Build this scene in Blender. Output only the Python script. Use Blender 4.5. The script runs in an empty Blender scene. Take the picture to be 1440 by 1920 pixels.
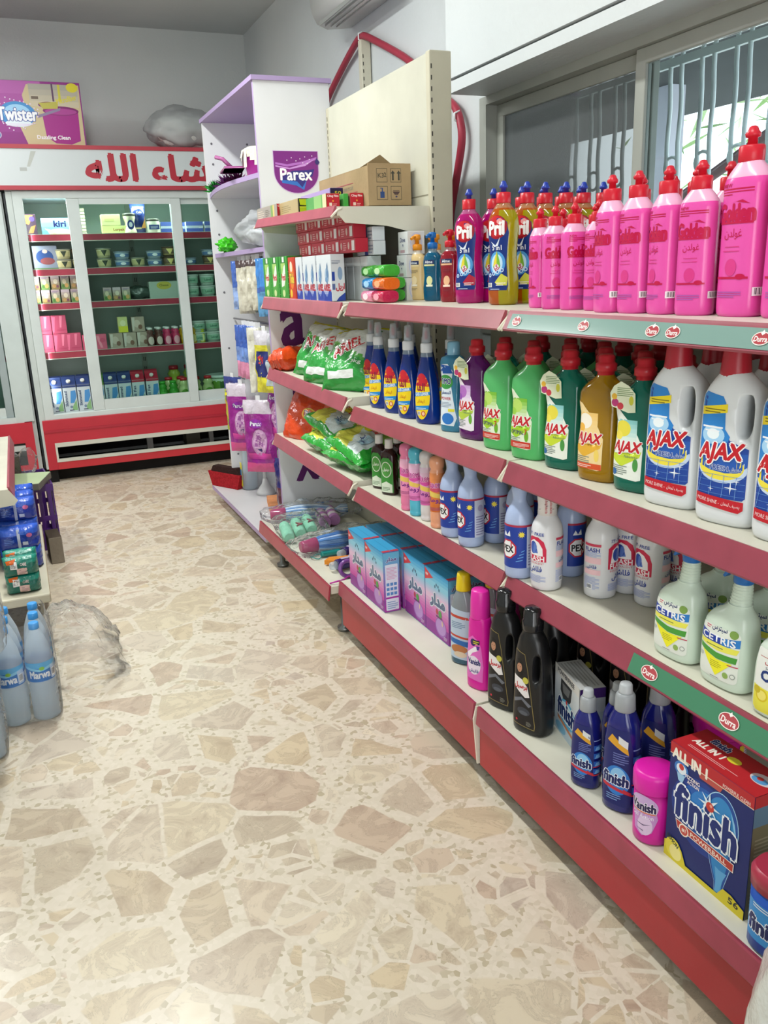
import bpy, bmesh, math, random
from mathutils import Matrix, Vector, noise
PI = math.pi
rnd = random.Random(7)
S = bpy.context.scene
COL = S.collection
# ------------------------------------------------------------------ camera
YAW, PITCH, ROLL = 0.395811, -0.280559, -0.0381764
fw = Vector((math.sin(YAW)*math.cos(PITCH), math.cos(YAW)*math.cos(PITCH), math.sin(PITCH)))
rt = Vector((math.cos(YAW), -math.sin(YAW), 0)); up = rt.cross(fw)
r2 = rt*math.cos(ROLL)+up*math.sin(ROLL); u2 = -rt*math.sin(ROLL)+up*math.cos(ROLL)
cd = bpy.data.cameras.new('camera'); cam = bpy.data.objects.new('camera', cd); COL.objects.link(cam)
m = Matrix((r2, u2, -fw)).transposed().to_4x4(); m.translation = Vector((0, 0, 1.28)); cam.matrix_world = m
cd.sensor_fit = 'HORIZONTAL'; cd.sensor_width = 36; cd.lens = 1566.69/1440*36; cd.clip_start = .02
S.camera = cam
# ------------------------------------------------------------------ world, lights, exposure
S.view_settings.view_transform = 'Standard'; S.view_settings.look = 'None'
S.view_settings.exposure = 0.30; S.view_settings.gamma = 1; S.view_settings.use_curve_mapping = False
S.cycles.use_denoising = True; S.cycles.max_bounces = 10; S.cycles.transparent_max_bounces = 24
S.cycles.caustics_reflective = False; S.cycles.caustics_refractive = False
S.cycles.sample_clamp_indirect = 6
W = bpy.data.worlds.new('world'); S.world = W; W.use_nodes = True
bg = W.node_tree.nodes['Background']; bg.inputs[0].default_value = (.90, .96, 1, 1); bg.inputs[1].default_value = 3.2
def area(name, loc, rot, sx, sy, power, col):
    d = bpy.data.lights.new(name, 'AREA'); d.shape = 'RECTANGLE'; d.size = sx; d.size_y = sy; d.energy = power; d.color = col
    o = bpy.data.objects.new(name, d); o.location = loc; o.rotation_euler = rot; COL.objects.link(o); return o
TUBE = (.98, 1, .965)
area('tube_lamp_light', (.2, .9, 2.83), (0, 0, 0), .16, 1.2, 20, TUBE)
area('tube_lamp_light', (.2, 3.3, 2.83), (0, 0, 0), .16, 1.2, 44, TUBE)
area('tube_lamp_light', (-.9, 5.0, 2.83), (0, 0, 0), .16, 1.2, 34, TUBE)
area('door_daylight', (-.4, -1.95, 1.25), (math.radians(90), 0, 0), 2.4, 2.2, 26, (1, .985, .95))
area('fridge_side_fill_light', (.15, 5.98, 1.12), (math.radians(90), 0, math.radians(-62)), .05, 1.2, 1.6, (.92, 1, .95))  # added fill lamp without a fixture, brightens the lower fridge shelves
area('fridge_tube_light', (.55, 6.0, 1.775), (math.radians(-10), 0, 0), 1.3, .05, 8.5, (.92, 1, .93))

# ------------------------------------------------------------------ materials
def lin(h):
    h = h.lstrip('#'); r = []
    for i in (0, 2, 4):
        c = int(h[i:i+2], 16)/255; r.append(c/12.92 if c <= .04045 else ((c+.055)/1.055)**2.4)
    return (*r, 1)
def mix(a, b, t):
    pa = [int(a.lstrip('#')[i:i+2], 16) for i in (0, 2, 4)]; pb = [int(b.lstrip('#')[i:i+2], 16) for i in (0, 2, 4)]
    return '#%02x%02x%02x' % tuple(int(round(x+(y-x)*t)) for x, y in zip(pa, pb))
def nmat(name):
    m = bpy.data.materials.new(name); m.use_nodes = True; nt = m.node_tree
    return m, nt, nt.nodes['Principled BSDF']
def setin(b, **k):
    for n, v in k.items():
        b.inputs[n.replace('_', ' ')].default_value = v
def colmat(name, rough, spec=.5, trans=0, metal=0, bump=0, bscale=40, var=.0, vscale=6, coat=0, ior=1.45, sss=0):
    """surface whose own colour is stored per face, with procedural grain"""
    m, nt, b = nmat(name); L = nt.links
    a = nt.nodes.new('ShaderNodeAttribute'); a.attribute_name = 'Col'
    src = a.outputs['Color']
    tc = nt.nodes.new('ShaderNodeTexCoord')
    if var:
        n = nt.nodes.new('ShaderNodeTexNoise'); n.inputs['Scale'].default_value = vscale; n.inputs['Detail'].default_value = 5
        L.new(tc.outputs['Object'], n.inputs['Vector'])
        r = nt.nodes.new('ShaderNodeMapRange'); r.inputs[1].default_value = .3; r.inputs[2].default_value = .7
        r.inputs[3].default_value = 1-var; r.inputs[4].default_value = 1+var*.5; L.new(n.outputs['Fac'], r.inputs[0])
        mx = nt.nodes.new('ShaderNodeMix'); mx.data_type = 'RGBA'; mx.blend_type = 'MULTIPLY'; mx.inputs[0].default_value = 1
        L.new(src, mx.inputs[6]); L.new(r.outputs[0], mx.inputs[7]); src = mx.outputs[2]
    L.new(src, b.inputs['Base Color'])
    if bump:
        n2 = nt.nodes.new('ShaderNodeTexNoise'); n2.inputs['Scale'].default_value = bscale; n2.inputs['Detail'].default_value = 4
        L.new(tc.outputs['Object'], n2.inputs['Vector'])
        bp = nt.nodes.new('ShaderNodeBump'); bp.inputs['Strength'].default_value = bump; bp.inputs['Distance'].default_value = .01
        L.new(n2.outputs['Fac'], bp.inputs['Height']); L.new(bp.outputs[0], b.inputs['Normal'])
    setin(b, Roughness=rough, Metallic=metal, IOR=ior)
    b.inputs['Specular IOR Level'].default_value = spec; b.inputs['Transmission Weight'].default_value = trans
    b.inputs['Coat Weight'].default_value = coat
    if sss:
        b.inputs['Subsurface Weight'].default_value = sss; b.inputs['Subsurface Radius'].default_value = (.01, .01, .01); b.inputs['Subsurface Scale'].default_value = .3
    return m
MT = dict(
 plastic=colmat('plastic', .32, bump=.03), gloss=colmat('glossy_plastic', .14, .6), pearl=colmat('pearl_plastic', .22, .6, bump=.04, bscale=30),
 printed=colmat('printed_label', .38, .4), card=colmat('cardboard', .42, .4, var=.05), kraft=colmat('kraft_cardboard', .85, .2, var=.14, vscale=9, bump=.15, bscale=60),
 paint=colmat('painted_metal', .4, .5, var=.10, vscale=5, bump=.03), rail=colmat('price_rail_plastic', .3, .5, var=.13, vscale=14),
 lam=colmat('laminate', .45, .4, var=.06, vscale=3), alu=colmat('white_aluminium', .38, .5, var=.06, vscale=8), steel=colmat('steel', .3, .5, metal=.8, var=.1),
 liquid=colmat('clear_bottle_liquid', .08, .6, trans=.5, ior=1.33, coat=.3), foil=colmat('pouch_film', .2, .7, bump=.75, bscale=28, coat=.2),
 matte=colmat('matte', .8, .2, var=.1, vscale=12), bristle=colmat('bristle', .9, .1, var=.3, vscale=80, bump=.6, bscale=200),
 rubber=colmat('rubber_hose', .45, .4, var=.08), cloth=colmat('cloth', .95, .1, var=.12, vscale=20, bump=.5, bscale=70))
def filmmat(name, tint, fac, rough=.08, bump=.9, bs=18, hazef=.0, haze=(.85, .88, .9, 1)):
    m, nt, b = nmat(name); nt.nodes.remove(b); L = nt.links; out = nt.nodes['Material Output']
    t = nt.nodes.new('ShaderNodeBsdfTransparent'); t.inputs[0].default_value = tint
    g = nt.nodes.new('ShaderNodeBsdfGlossy'); g.inputs['Roughness'].default_value = rough
    d = nt.nodes.new('ShaderNodeBsdfDiffuse'); d.inputs[0].default_value = haze
    tl = nt.nodes.new('ShaderNodeBsdfTranslucent'); tl.inputs[0].default_value = haze; dm = nt.nodes.new('ShaderNodeMixShader'); L.new(d.outputs[0], dm.inputs[1]); L.new(tl.outputs[0], dm.inputs[2])
    lw = nt.nodes.new('ShaderNodeLayerWeight'); lw.inputs[0].default_value = fac
    mx = nt.nodes.new('ShaderNodeMixShader'); L.new(lw.outputs['Fresnel'], mx.inputs[0]); L.new(t.outputs[0], mx.inputs[1]); L.new(g.outputs[0], mx.inputs[2])
    last = mx
    if hazef:
        m2 = nt.nodes.new('ShaderNodeMixShader'); m2.inputs[0].default_value = hazef; L.new(mx.outputs[0], m2.inputs[1]); L.new(dm.outputs[0], m2.inputs[2]); last = m2
    if bump:
        tc = nt.nodes.new('ShaderNodeTexCoord'); n = nt.nodes.new('ShaderNodeTexNoise'); n.inputs['Scale'].default_value = bs; n.inputs['Detail'].default_value = 3
        n.inputs['Distortion'].default_value = 1.2
        bp = nt.nodes.new('ShaderNodeBump'); bp.inputs['Strength'].default_value = bump; bp.inputs['Distance'].default_value = .02
        L.new(tc.outputs['Object'], n.inputs['Vector']); L.new(n.outputs['Fac'], bp.inputs['Height'])
        L.new(bp.outputs[0], g.inputs['Normal']); L.new(bp.outputs[0], lw.inputs['Normal'])
    L.new(last.outputs[0], out.inputs[0]); return m
MT['bag'] = filmmat('shiny_clear_bag', (.96, .97, .98, 1), .14, .10, bump=1.0, bs=14, hazef=.10)
MT['film'] = filmmat('clear_film', (.98, .99, 1, 1), .09, .1, hazef=.07)
MT['hazefilm'] = filmmat('milky_film', (.95, .96, .97, 1), .2, .15, hazef=.38)
MT['pet'] = filmmat('clear_bottle_plastic', (.97, .99, 1, 1), .12, .06, bump=.35, bs=40, hazef=.46, haze=(.82, .92, 1, 1))
MT['glass'] = filmmat('sliding_door_glass', (.84, .93, .90, 1), .08, .02, bump=0)
MT['winglass'] = filmmat('window_glass', (.80, .86, .88, 1), .15, .02, bump=0)
MT['screenglass'] = filmmat('tinted_window_glass', (.42, .44, .44, 1), .18, .03, bump=0, hazef=.10)
def emat(name, col, s):
    m, nt, b = nmat(name); b.inputs['Emission Color'].default_value = col; b.inputs['Emission Strength'].default_value = s; b.inputs['Base Color'].default_value = col; return m
MT['tube'] = emat('lit_tube', (.94, 1, .97, 1), 6)
def wallmat(name, c1, c2, rough=.75):
    m, nt, b = nmat(name); L = nt.links; tc = nt.nodes.new('ShaderNodeTexCoord')
    n = nt.nodes.new('ShaderNodeTexNoise'); n.inputs['Scale'].default_value = 1.3; n.inputs['Detail'].default_value = 6
    r = nt.nodes.new('ShaderNodeValToRGB'); r.color_ramp.elements[0].position = .35; r.color_ramp.elements[0].color = lin(c1); r.color_ramp.elements[1].position = .65; r.color_ramp.elements[1].color = lin(c2)
    n2 = nt.nodes.new('ShaderNodeTexNoise'); n2.inputs['Scale'].default_value = 60
    bp = nt.nodes.new('ShaderNodeBump'); bp.inputs['Strength'].default_value = .12; bp.inputs['Distance'].default_value = .01
    L.new(tc.outputs['Object'], n.inputs[0]); L.new(tc.outputs['Object'], n2.inputs[0]); L.new(n.outputs['Fac'], r.inputs[0]); L.new(r.outputs[0], b.inputs['Base Color'])
    L.new(n2.outputs['Fac'], bp.inputs['Height']); L.new(bp.outputs[0], b.inputs['Normal']); b.inputs['Roughness'].default_value = rough; return m
MT['wall'] = wallmat('painted_plaster', '#d3d8d8', '#dde1e0'); MT['wallr'] = wallmat('white_painted_plaster', '#cfd5d7', '#d8dddf', .5)
MT['ceil'] = wallmat('ceiling_paint', '#c2c9ca', '#cbd1d2')
def floormat():
    m, nt, b = nmat('crazy_paving_marble'); L = nt.links; N = nt.nodes.new
    tc = N('ShaderNodeTexCoord')
    nz = N('ShaderNodeTexNoise'); nz.inputs['Scale'].default_value = 3.5; nz.inputs['Detail'].default_value = 2
    L.new(tc.outputs['Object'], nz.inputs['Vector'])
    sub = N('ShaderNodeVectorMath'); sub.operation = 'SUBTRACT'; sub.inputs[1].default_value = (.5, .5, .5); L.new(nz.outputs['Color'], sub.inputs[0])
    sc = N('ShaderNodeVectorMath'); sc.operation = 'SCALE'; sc.inputs['Scale'].default_value = .045; L.new(sub.outputs[0], sc.inputs[0])
    ad = N('ShaderNodeVectorMath'); L.new(tc.outputs['Object'], ad.inputs[0]); L.new(sc.outputs[0], ad.inputs[1])
    ve = N('ShaderNodeTexVoronoi'); ve.feature = 'DISTANCE_TO_EDGE'; ve.inputs['Scale'].default_value = 6.2; L.new(ad.outputs[0], ve.inputs['Vector'])
    vc = N('ShaderNodeTexVoronoi'); vc.feature = 'F1'; vc.inputs['Scale'].default_value = 6.2; L.new(ad.outputs[0], vc.inputs['Vector'])
    sep = N('ShaderNodeSeparateColor'); L.new(vc.outputs['Color'], sep.inputs[0])
    ve2 = N('ShaderNodeTexVoronoi'); ve2.feature = 'DISTANCE_TO_EDGE'; ve2.inputs['Scale'].default_value = 15.5; L.new(ad.outputs[0], ve2.inputs['Vector'])
    vc2 = N('ShaderNodeTexVoronoi'); vc2.feature = 'F1'; vc2.inputs['Scale'].default_value = 15.5; L.new(ad.outputs[0], vc2.inputs['Vector'])
    pk = N('ShaderNodeMath'); pk.operation = 'GREATER_THAN'; pk.inputs[1].default_value = .62; L.new(sep.outputs[1], pk.inputs[0])
    hf = N('ShaderNodeMath'); hf.operation = 'MULTIPLY'; hf.inputs[1].default_value = .8; L.new(ve2.outputs['Distance'], hf.inputs[0])
    mn = N('ShaderNodeMath'); mn.operation = 'MINIMUM'; L.new(hf.outputs[0], mn.inputs[0]); L.new(ve.outputs['Distance'], mn.inputs[1])
    dsel = N('ShaderNodeMix'); dsel.data_type = 'FLOAT'; L.new(pk.outputs[0], dsel.inputs[0]); L.new(ve.outputs['Distance'], dsel.inputs[2]); L.new(mn.outputs[0], dsel.inputs[3])
    csel = N('ShaderNodeMix'); csel.data_type = 'RGBA'; L.new(pk.outputs[0], csel.inputs[0]); L.new(vc.outputs['Color'], csel.inputs[6]); L.new(vc2.outputs['Color'], csel.inputs[7])
    sep2 = N('ShaderNodeSeparateColor'); L.new(csel.outputs[2], sep2.inputs[0])
    # stone edge threshold differs from stone to stone
    th = N('ShaderNodeMapRange'); th.inputs[3].default_value = .004; th.inputs[4].default_value = .14; L.new(sep2.outputs[2], th.inputs[0])
    fn = N('ShaderNodeTexNoise'); fn.inputs['Scale'].default_value = 26; fn.inputs['Detail'].default_value = 4; L.new(tc.outputs['Object'], fn.inputs['Vector'])
    fm = N('ShaderNodeMath'); fm.operation = 'MULTIPLY_ADD'; fm.inputs[1].default_value = .03; fm.inputs[2].default_value = -.015; L.new(fn.outputs['Fac'], fm.inputs[0])
    a1 = N('ShaderNodeMath'); a1.operation = 'SUBTRACT'; L.new(dsel.outputs[0], a1.inputs[0]); L.new(th.outputs[0], a1.inputs[1])
    a2 = N('ShaderNodeMath'); a2.operation = 'ADD'; L.new(a1.outputs[0], a2.inputs[0]); L.new(fm.outputs[0], a2.inputs[1])
    mk = N('ShaderNodeMapRange'); mk.inputs[1].default_value = -.004; mk.inputs[2].default_value = .012; L.new(a2.outputs[0], mk.inputs[0])
    ramp = N('ShaderNodeValToRGB'); cr = ramp.color_ramp; cr.interpolation = 'LINEAR'
    cols = ['#c6b79d', '#d0c5af', '#bdb09d', '#cbbb9f', '#c2b6a8', '#d6ccb8', '#bfac99', '#cabfad']
    cr.elements[0].color = lin(cols[0]); cr.elements[1].color = lin(cols[-1])
    for i in range(1, 7):
        e = cr.elements.new(i/7); e.color = lin(cols[i])
    L.new(sep2.outputs[0], ramp.inputs[0])
    vn = N('ShaderNodeTexNoise'); vn.inputs['Scale'].default_value = 9; vn.inputs['Detail'].default_value = 9; vn.inputs['Roughness'].default_value = .68; vn.inputs['Distortion'].default_value = 1.6
    L.new(tc.outputs['Object'], vn.inputs['Vector'])
    vr = N('ShaderNodeValToRGB'); vr.color_ramp.elements[0].position = .34; vr.color_ramp.elements[0].color = (.77, .715, .69, 1); vr.color_ramp.elements[1].position = .56; vr.color_ramp.elements[1].color = (1.05, 1.03, 1, 1)
    L.new(vn.outputs['Fac'], vr.inputs[0])
    # thin dark veins
    va = N('ShaderNodeMath'); va.operation = 'SUBTRACT'; va.inputs[1].default_value = .5; L.new(vn.outputs['Fac'], va.inputs[0])
    vb = N('ShaderNodeMath'); vb.operation = 'ABSOLUTE'; L.new(va.outputs[0], vb.inputs[0])
    vd = N('ShaderNodeMapRange'); vd.inputs[1].default_value = 0; vd.inputs[2].default_value = .012; vd.inputs[3].default_value = .72; vd.inputs[4].default_value = 1; L.new(vb.outputs[0], vd.inputs[0])
    mu = N('ShaderNodeMix'); mu.data_type = 'RGBA'; mu.blend_type = 'MULTIPLY'; mu.inputs[0].default_value = 1; L.new(ramp.outputs[0], mu.inputs[6]); L.new(vr.outputs[0], mu.inputs[7])
    mu2 = N('ShaderNodeMix'); mu2.data_type = 'RGBA'; mu2.blend_type = 'MULTIPLY'; mu2.inputs[0].default_value = .8; L.new(mu.outputs[2], mu2.inputs[6]); L.new(vd.outputs[0], mu2.inputs[7])
    # cement with small chips
    cv = N('ShaderNodeTexVoronoi'); cv.inputs['Scale'].default_value = 85; L.new(tc.outputs['Object'], cv.inputs['Vector'])
    cs = N('ShaderNodeSeparateColor'); L.new(cv.outputs['Color'], cs.inputs[0])
    crr = N('ShaderNodeValToRGB'); e = crr.color_ramp.elements; e[0].position = 0; e[0].color = lin('#b3a68c'); e[1].position = .20; e[1].color = lin('#d1c6b3')
    e2 = crr.color_ramp.elements.new(1); e2.color = lin('#d8cdbc'); L.new(cs.outputs[0], crr.inputs[0])
    fin = N('ShaderNodeMix'); fin.data_type = 'RGBA'; L.new(mk.outputs[0], fin.inputs[0]); L.new(crr.outputs[0], fin.inputs[6]); L.new(mu2.outputs[2], fin.inputs[7])
    L.new(fin.outputs[2], b.inputs['Base Color'])
    b.inputs['Roughness'].default_value = .3
    rr = N('ShaderNodeMapRange'); rr.inputs[3].default_value = .2; rr.inputs[4].default_value = .42; L.new(fn.outputs['Fac'], rr.inputs[0]); L.new(rr.outputs[0], b.inputs['Roughness'])
    return m
MT['floor'] = floormat()

# ------------------------------------------------------------------ mesh helpers
jr = random.Random(11)
class M:
    def __init__(s): s.v = []; s.f = []; s.c = []; s.s = []
    def face(s, pts, col, smooth=False):
        i = len(s.v); s.v += [tuple(p) for p in pts]; s.f.append(tuple(range(i, i+len(pts)))); s.c.append(col); s.s.append(smooth); return s
    def raw(s, vs, fs, col, smooth=False):
        i = len(s.v); s.v += [tuple(p) for p in vs]
        for k, f in enumerate(fs):
            s.f.append(tuple(i+j for j in f)); s.c.append(col[k] if isinstance(col, list) else col); s.s.append(smooth)
        return s
    def box(s, x0, x1, y0, y1, z0, z1, col, cols=None, bev=0):
        j = lambda lo, hi: min(.0004, (hi-lo)*.04)*jr.random()
        x0, x1, y0, y1, z0, z1 = x0+j(x0, x1), x1-j(x0, x1), y0+j(y0, y1), y1-j(y0, y1), z0+j(z0, z1), z1-j(z0, z1)
        """cols: dict of face overrides x- x+ y- y+ z- z+"""
        cols = cols or {}
        if bev:
            b = min(bev, (x1-x0)*.45, (y1-y0)*.45, (z1-z0)*.45)
            bm = bmesh.new(); bmesh.ops.create_cube(bm, size=1)
            for v in bm.verts: v.co = Vector((x0+(v.co.x+.5)*(x1-x0), y0+(v.co.y+.5)*(y1-y0), z0+(v.co.z+.5)*(z1-z0)))
            bmesh.ops.bevel(bm, geom=list(bm.edges), offset=b, segments=2, profile=.5, affect='EDGES')
            bm.verts.index_update(); vs = [v.co[:] for v in bm.verts]; fs = []; cc = []
            for f in bm.faces:
                fs.append([v.index for v in f.verts]); n = f.normal; k = max(range(3), key=lambda a: abs(n[a])); key = 'xyz'[k]+('+' if n[k] > 0 else '-')
                cc.append(cols.get(key, col))
            bm.free(); return s.raw(vs, fs, cc)
        v = [(x, y, z) for z in (z0, z1) for y in (y0, y1) for x in (x0, x1)]
        fs = {'z-': (0, 2, 3, 1), 'z+': (4, 5, 7, 6), 'y-': (0, 1, 5, 4), 'y+': (2, 6, 7, 3), 'x-': (0, 4, 6, 2), 'x+': (1, 3, 7, 5)}
        return s.raw(v, list(fs.values()), [cols.get(k, col) for k in fs])
    def prism(s, pts, axis, a0, a1, col, smooth=False):
        """extrude 2D outline; axis 'x': pts=(y,z), 'y': pts=(x,z), 'z': pts=(x,y)"""
        def P(p, a): return {'x': (a, p[0], p[1]), 'y': (p[0], a, p[1]), 'z': (p[0], p[1], a)}[axis]
        n = len(pts); v = [P(p, a0) for p in pts]+[P(p, a1) for p in pts]
        fs = [tuple(range(n))[::-1], tuple(range(n, 2*n))]+[(i, (i+1) % n, n+(i+1) % n, n+i) for i in range(n)]
        i0 = len(s.v); s.v += v
        for k, f in enumerate(fs): s.f.append(tuple(i0+j for j in f)); s.c.append(col); s.s.append(smooth and k > 1)
        return s
    def loft(s, secs, col, seg=28, cap=True, T=None, smooth=True):
        """secs (z, rx, ry, cx, cy, n); col a colour or function of z"""
        i0 = len(s.v); T = T or (lambda p: p)
        for (z, rx, ry, cx, cy, n) in secs:
            for k in range(seg):
                a = 2*PI*k/seg; c, d = math.cos(a), math.sin(a)
                r = 1/((abs(c)**n+abs(d)**n)**(1/n))
                s.v.append(T((cx+rx*c*r, cy+ry*d*r, z)))
        f = col if callable(col) else (lambda z: col)
        for j in range(len(secs)-1):
            zc = (secs[j][0]+secs[j+1][0])/2
            for k in range(seg):
                k2 = (k+1) % seg
                s.f.append((i0+j*seg+k, i0+j*seg+k2, i0+(j+1)*seg+k2, i0+(j+1)*seg+k)); s.c.append(f(zc)); s.s.append(smooth)
        if cap:
            s.f.append(tuple(i0+k for k in range(seg))[::-1]); s.c.append(f(secs[0][0])); s.s.append(False)
            e = i0+(len(secs)-1)*seg; s.f.append(tuple(e+k for k in range(seg))); s.c.append(f(secs[-1][0])); s.s.append(False)
        return s
    def lathe(s, prof, col, seg=24, cx=0, cy=0, T=None, cap=True, smooth=True):
        return s.loft([(z, r, r, cx, cy, 2) for r, z in prof], col, seg, cap, T, smooth)
    def tube(s, pts, r, col, seg=8, closed=False):
        pts = [Vector(p) for p in pts]; n = len(pts); i0 = len(s.v); ref = Vector((0, 0, 1))
        prev = None
        for i, p in enumerate(pts):
            t = (pts[min(i+1, n-1)]-pts[max(i-1, 0)]).normalized() if not closed else (pts[(i+1) % n]-pts[i-1]).normalized()
            if prev is None:
                a = t.cross(ref if abs(t.z) < .9 else Vector((1, 0, 0))).normalized()
            else:
                a = (prev-t*prev.dot(t)).normalized()
            prev = a; b = t.cross(a); rr = r[i] if isinstance(r, (list, tuple)) else r
            for k in range(seg):
                an = 2*PI*k/seg; s.v.append(tuple(p+a*(math.cos(an)*rr)+b*(math.sin(an)*rr)))
        m_ = n if closed else n-1
        for j in range(m_):
            j2 = (j+1) % n
            for k in range(seg):
                k2 = (k+1) % seg; s.f.append((i0+j*seg+k, i0+j*seg+k2, i0+j2*seg+k2, i0+j2*seg+k)); s.c.append(col); s.s.append(True)
        if not closed:
            s.f.append(tuple(i0+k for k in range(seg))[::-1]); s.c.append(col); s.s.append(False)
            e = i0+(n-1)*seg; s.f.append(tuple(e+k for k in range(seg))); s.c.append(col); s.s.append(False)
        return s
    def mesh(s, name, mat):
        me = bpy.data.meshes.new(name); me.from_pydata(s.v, [], s.f)
        ca = me.color_attributes.new('Col', 'FLOAT_COLOR', 'CORNER'); cache = {}
        buf = []
        for f, c in zip(s.f, s.c):
            if c not in cache: cache[c] = lin(c)
            buf += list(cache[c])*len(f)
        ca.data.foreach_set('color', buf)
        me.polygons.foreach_set('use_smooth', s.s)
        me.materials.append(MT[mat]); me.update(); return me
def put(name, mb, mat, parent=None, label=None, cat=None, group=None, kind=None, loc=None, rz=0):
    me = mb.mesh(name, mat) if isinstance(mb, M) else mb
    o = bpy.data.objects.new(name, me); COL.objects.link(o)
    if parent is not None: o.parent = parent
    if loc: o.location = loc
    o.rotation_euler.z = rz
    return tag(o, label, cat, group, kind)
def tag(o, label=None, cat=None, group=None, kind=None):
    if label: o['label'] = label
    if cat: o['category'] = cat
    if group: o['group'] = group
    if kind: o['kind'] = kind
    return o
def root(name, label, cat, loc=(0, 0, 0), rz=0, group=None, rot=None):
    o = bpy.data.objects.new(name, None); o.empty_display_size = .05; COL.objects.link(o); o.location = loc
    o.rotation_euler = rot if rot else (0, 0, rz); return tag(o, label, cat, group)
# smooth the section list of a bottle
def dens(secs, k=3):
    secs = [tuple(x)+(0, 0, 2)[len(x)-3:] if len(x) < 6 else tuple(x) for x in secs]; out = []
    for i in range(len(secs)-1):
        p0, p1, p2, p3 = secs[max(i-1, 0)], secs[i], secs[i+1], secs[min(i+2, len(secs)-1)]
        sharp = (p2[0]-p1[0]) < .0035
        for j in range(1 if sharp else k):
            t = j/(1 if sharp else k); r = []
            for a in range(6):
                if a == 0: r.append(p1[0]+(p2[0]-p1[0])*t); continue
                h = p2[0]-p1[0]
                m1 = (p2[a]-p0[a])/max(p2[0]-p0[0], 1e-6)*h; m2 = (p3[a]-p1[a])/max(p3[0]-p1[0], 1e-6)*h
                lim = 1.5*abs(p2[a]-p1[a])+1e-9; m1 = max(-lim, min(lim, m1)); m2 = max(-lim, min(lim, m2))
                t2, t3 = t*t, t*t*t
                r.append((2*t3-3*t2+1)*p1[a]+(t3-2*t2+t)*m1+(-2*t3+3*t2)*p2[a]+(t3-t2)*m2)
            out.append(tuple(r))
    out.append(secs[-1]); return out
def at_z(secs, z):
    if z <= secs[0][0]: return secs[0]
    for a, b in zip(secs, secs[1:]):
        if z <= b[0]:
            t = (z-a[0])/max(b[0]-a[0], 1e-9); return tuple(x+(y-x)*t for x, y in zip(a, b))
    return secs[-1]
# ------------------------------------------------------------------ Arabic shaping (presentation forms, visual order)
AR = {'ا': (0xFE8D, 0), 'ب': (0xFE8F, 1), 'ت': (0xFE95, 1), 'د': (0xFEA9, 0), 'ر': (0xFEAD, 0), 'س': (0xFEB1, 1), 'ش': (0xFEB5, 1), 'غ': (0xFECD, 1),
      'ف': (0xFED1, 1), 'ل': (0xFEDD, 1), 'م': (0xFEE1, 1), 'ن': (0xFEE5, 1), 'ه': (0xFEE9, 1), 'و': (0xFEED, 0), 'ي': (0xFEF1, 1), 'ة': (0xFE93, 0), 'ء': (0xFE80, -1),
      'ع': (0xFEC9, 1), 'ط': (0xFEC1, 1), 'ك': (0xFED9, 1), 'ق': (0xFED5, 1), 'ح': (0xFEA1, 1), 'ص': (0xFEB9, 1), 'ز': (0xFEAF, 0)}
def arab(t):
    out = []
    for i, ch in enumerate(t):
        if ch not in AR: out.append(ch); continue
        b, d = AR[ch]; pj = i > 0 and t[i-1] in AR and AR[t[i-1]][1] == 1 and d >= 0
        nj = d == 1 and i < len(t)-1 and t[i+1] in AR and AR[t[i+1]][1] >= 0
        out.append(chr(b+(3 if pj and nj else 1 if pj else 2 if nj else 0)))
    return ''.join(out[::-1])
_tc = {}
def textmesh(t, bold):
    if (t, bold) in _tc: return _tc[(t, bold)]
    s = arab(t) if any(c in AR for c in t) else t
    c = bpy.data.curves.new('t', 'FONT'); c.body = s; c.size = 1; c.offset = bold; c.resolution_u = 2
    o = bpy.data.objects.new('t', c); COL.objects.link(o); bpy.context.view_layer.update()
    ev = o.evaluated_get(bpy.context.evaluated_depsgraph_get()); me = ev.to_mesh()
    v = [(p.co.x, p.co.y) for p in me.vertices]; f = [tuple(p.vertices) for p in me.polygons]; ev.to_mesh_clear()
    bpy.data.objects.remove(o); bpy.data.curves.remove(c)
    b = (min(p[0] for p in v), max(p[0] for p in v), min(p[1] for p in v), max(p[1] for p in v)); _tc[(t, bold)] = (v, f, b); return v, f, b
def ell(cx, cy, rx, ry, n=24, a0=0, a1=2*PI): return [(cx+rx*math.cos(a0+(a1-a0)*i/n), cy+ry*math.sin(a0+(a1-a0)*i/n)) for i in range(n if a1-a0 > 6.28 else n+1)]
def rrect(x0, y0, x1, y1, r):
    p = []
    for cx, cy, a in ((x1-r, y1-r, 0), (x0+r, y1-r, PI/2), (x0+r, y0+r, PI), (x1-r, y0+r, 1.5*PI)):
        p += [(cx+r*math.cos(a+PI/2*i/4), cy+r*math.sin(a+PI/2*i/4)) for i in range(5)]
    return p
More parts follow.
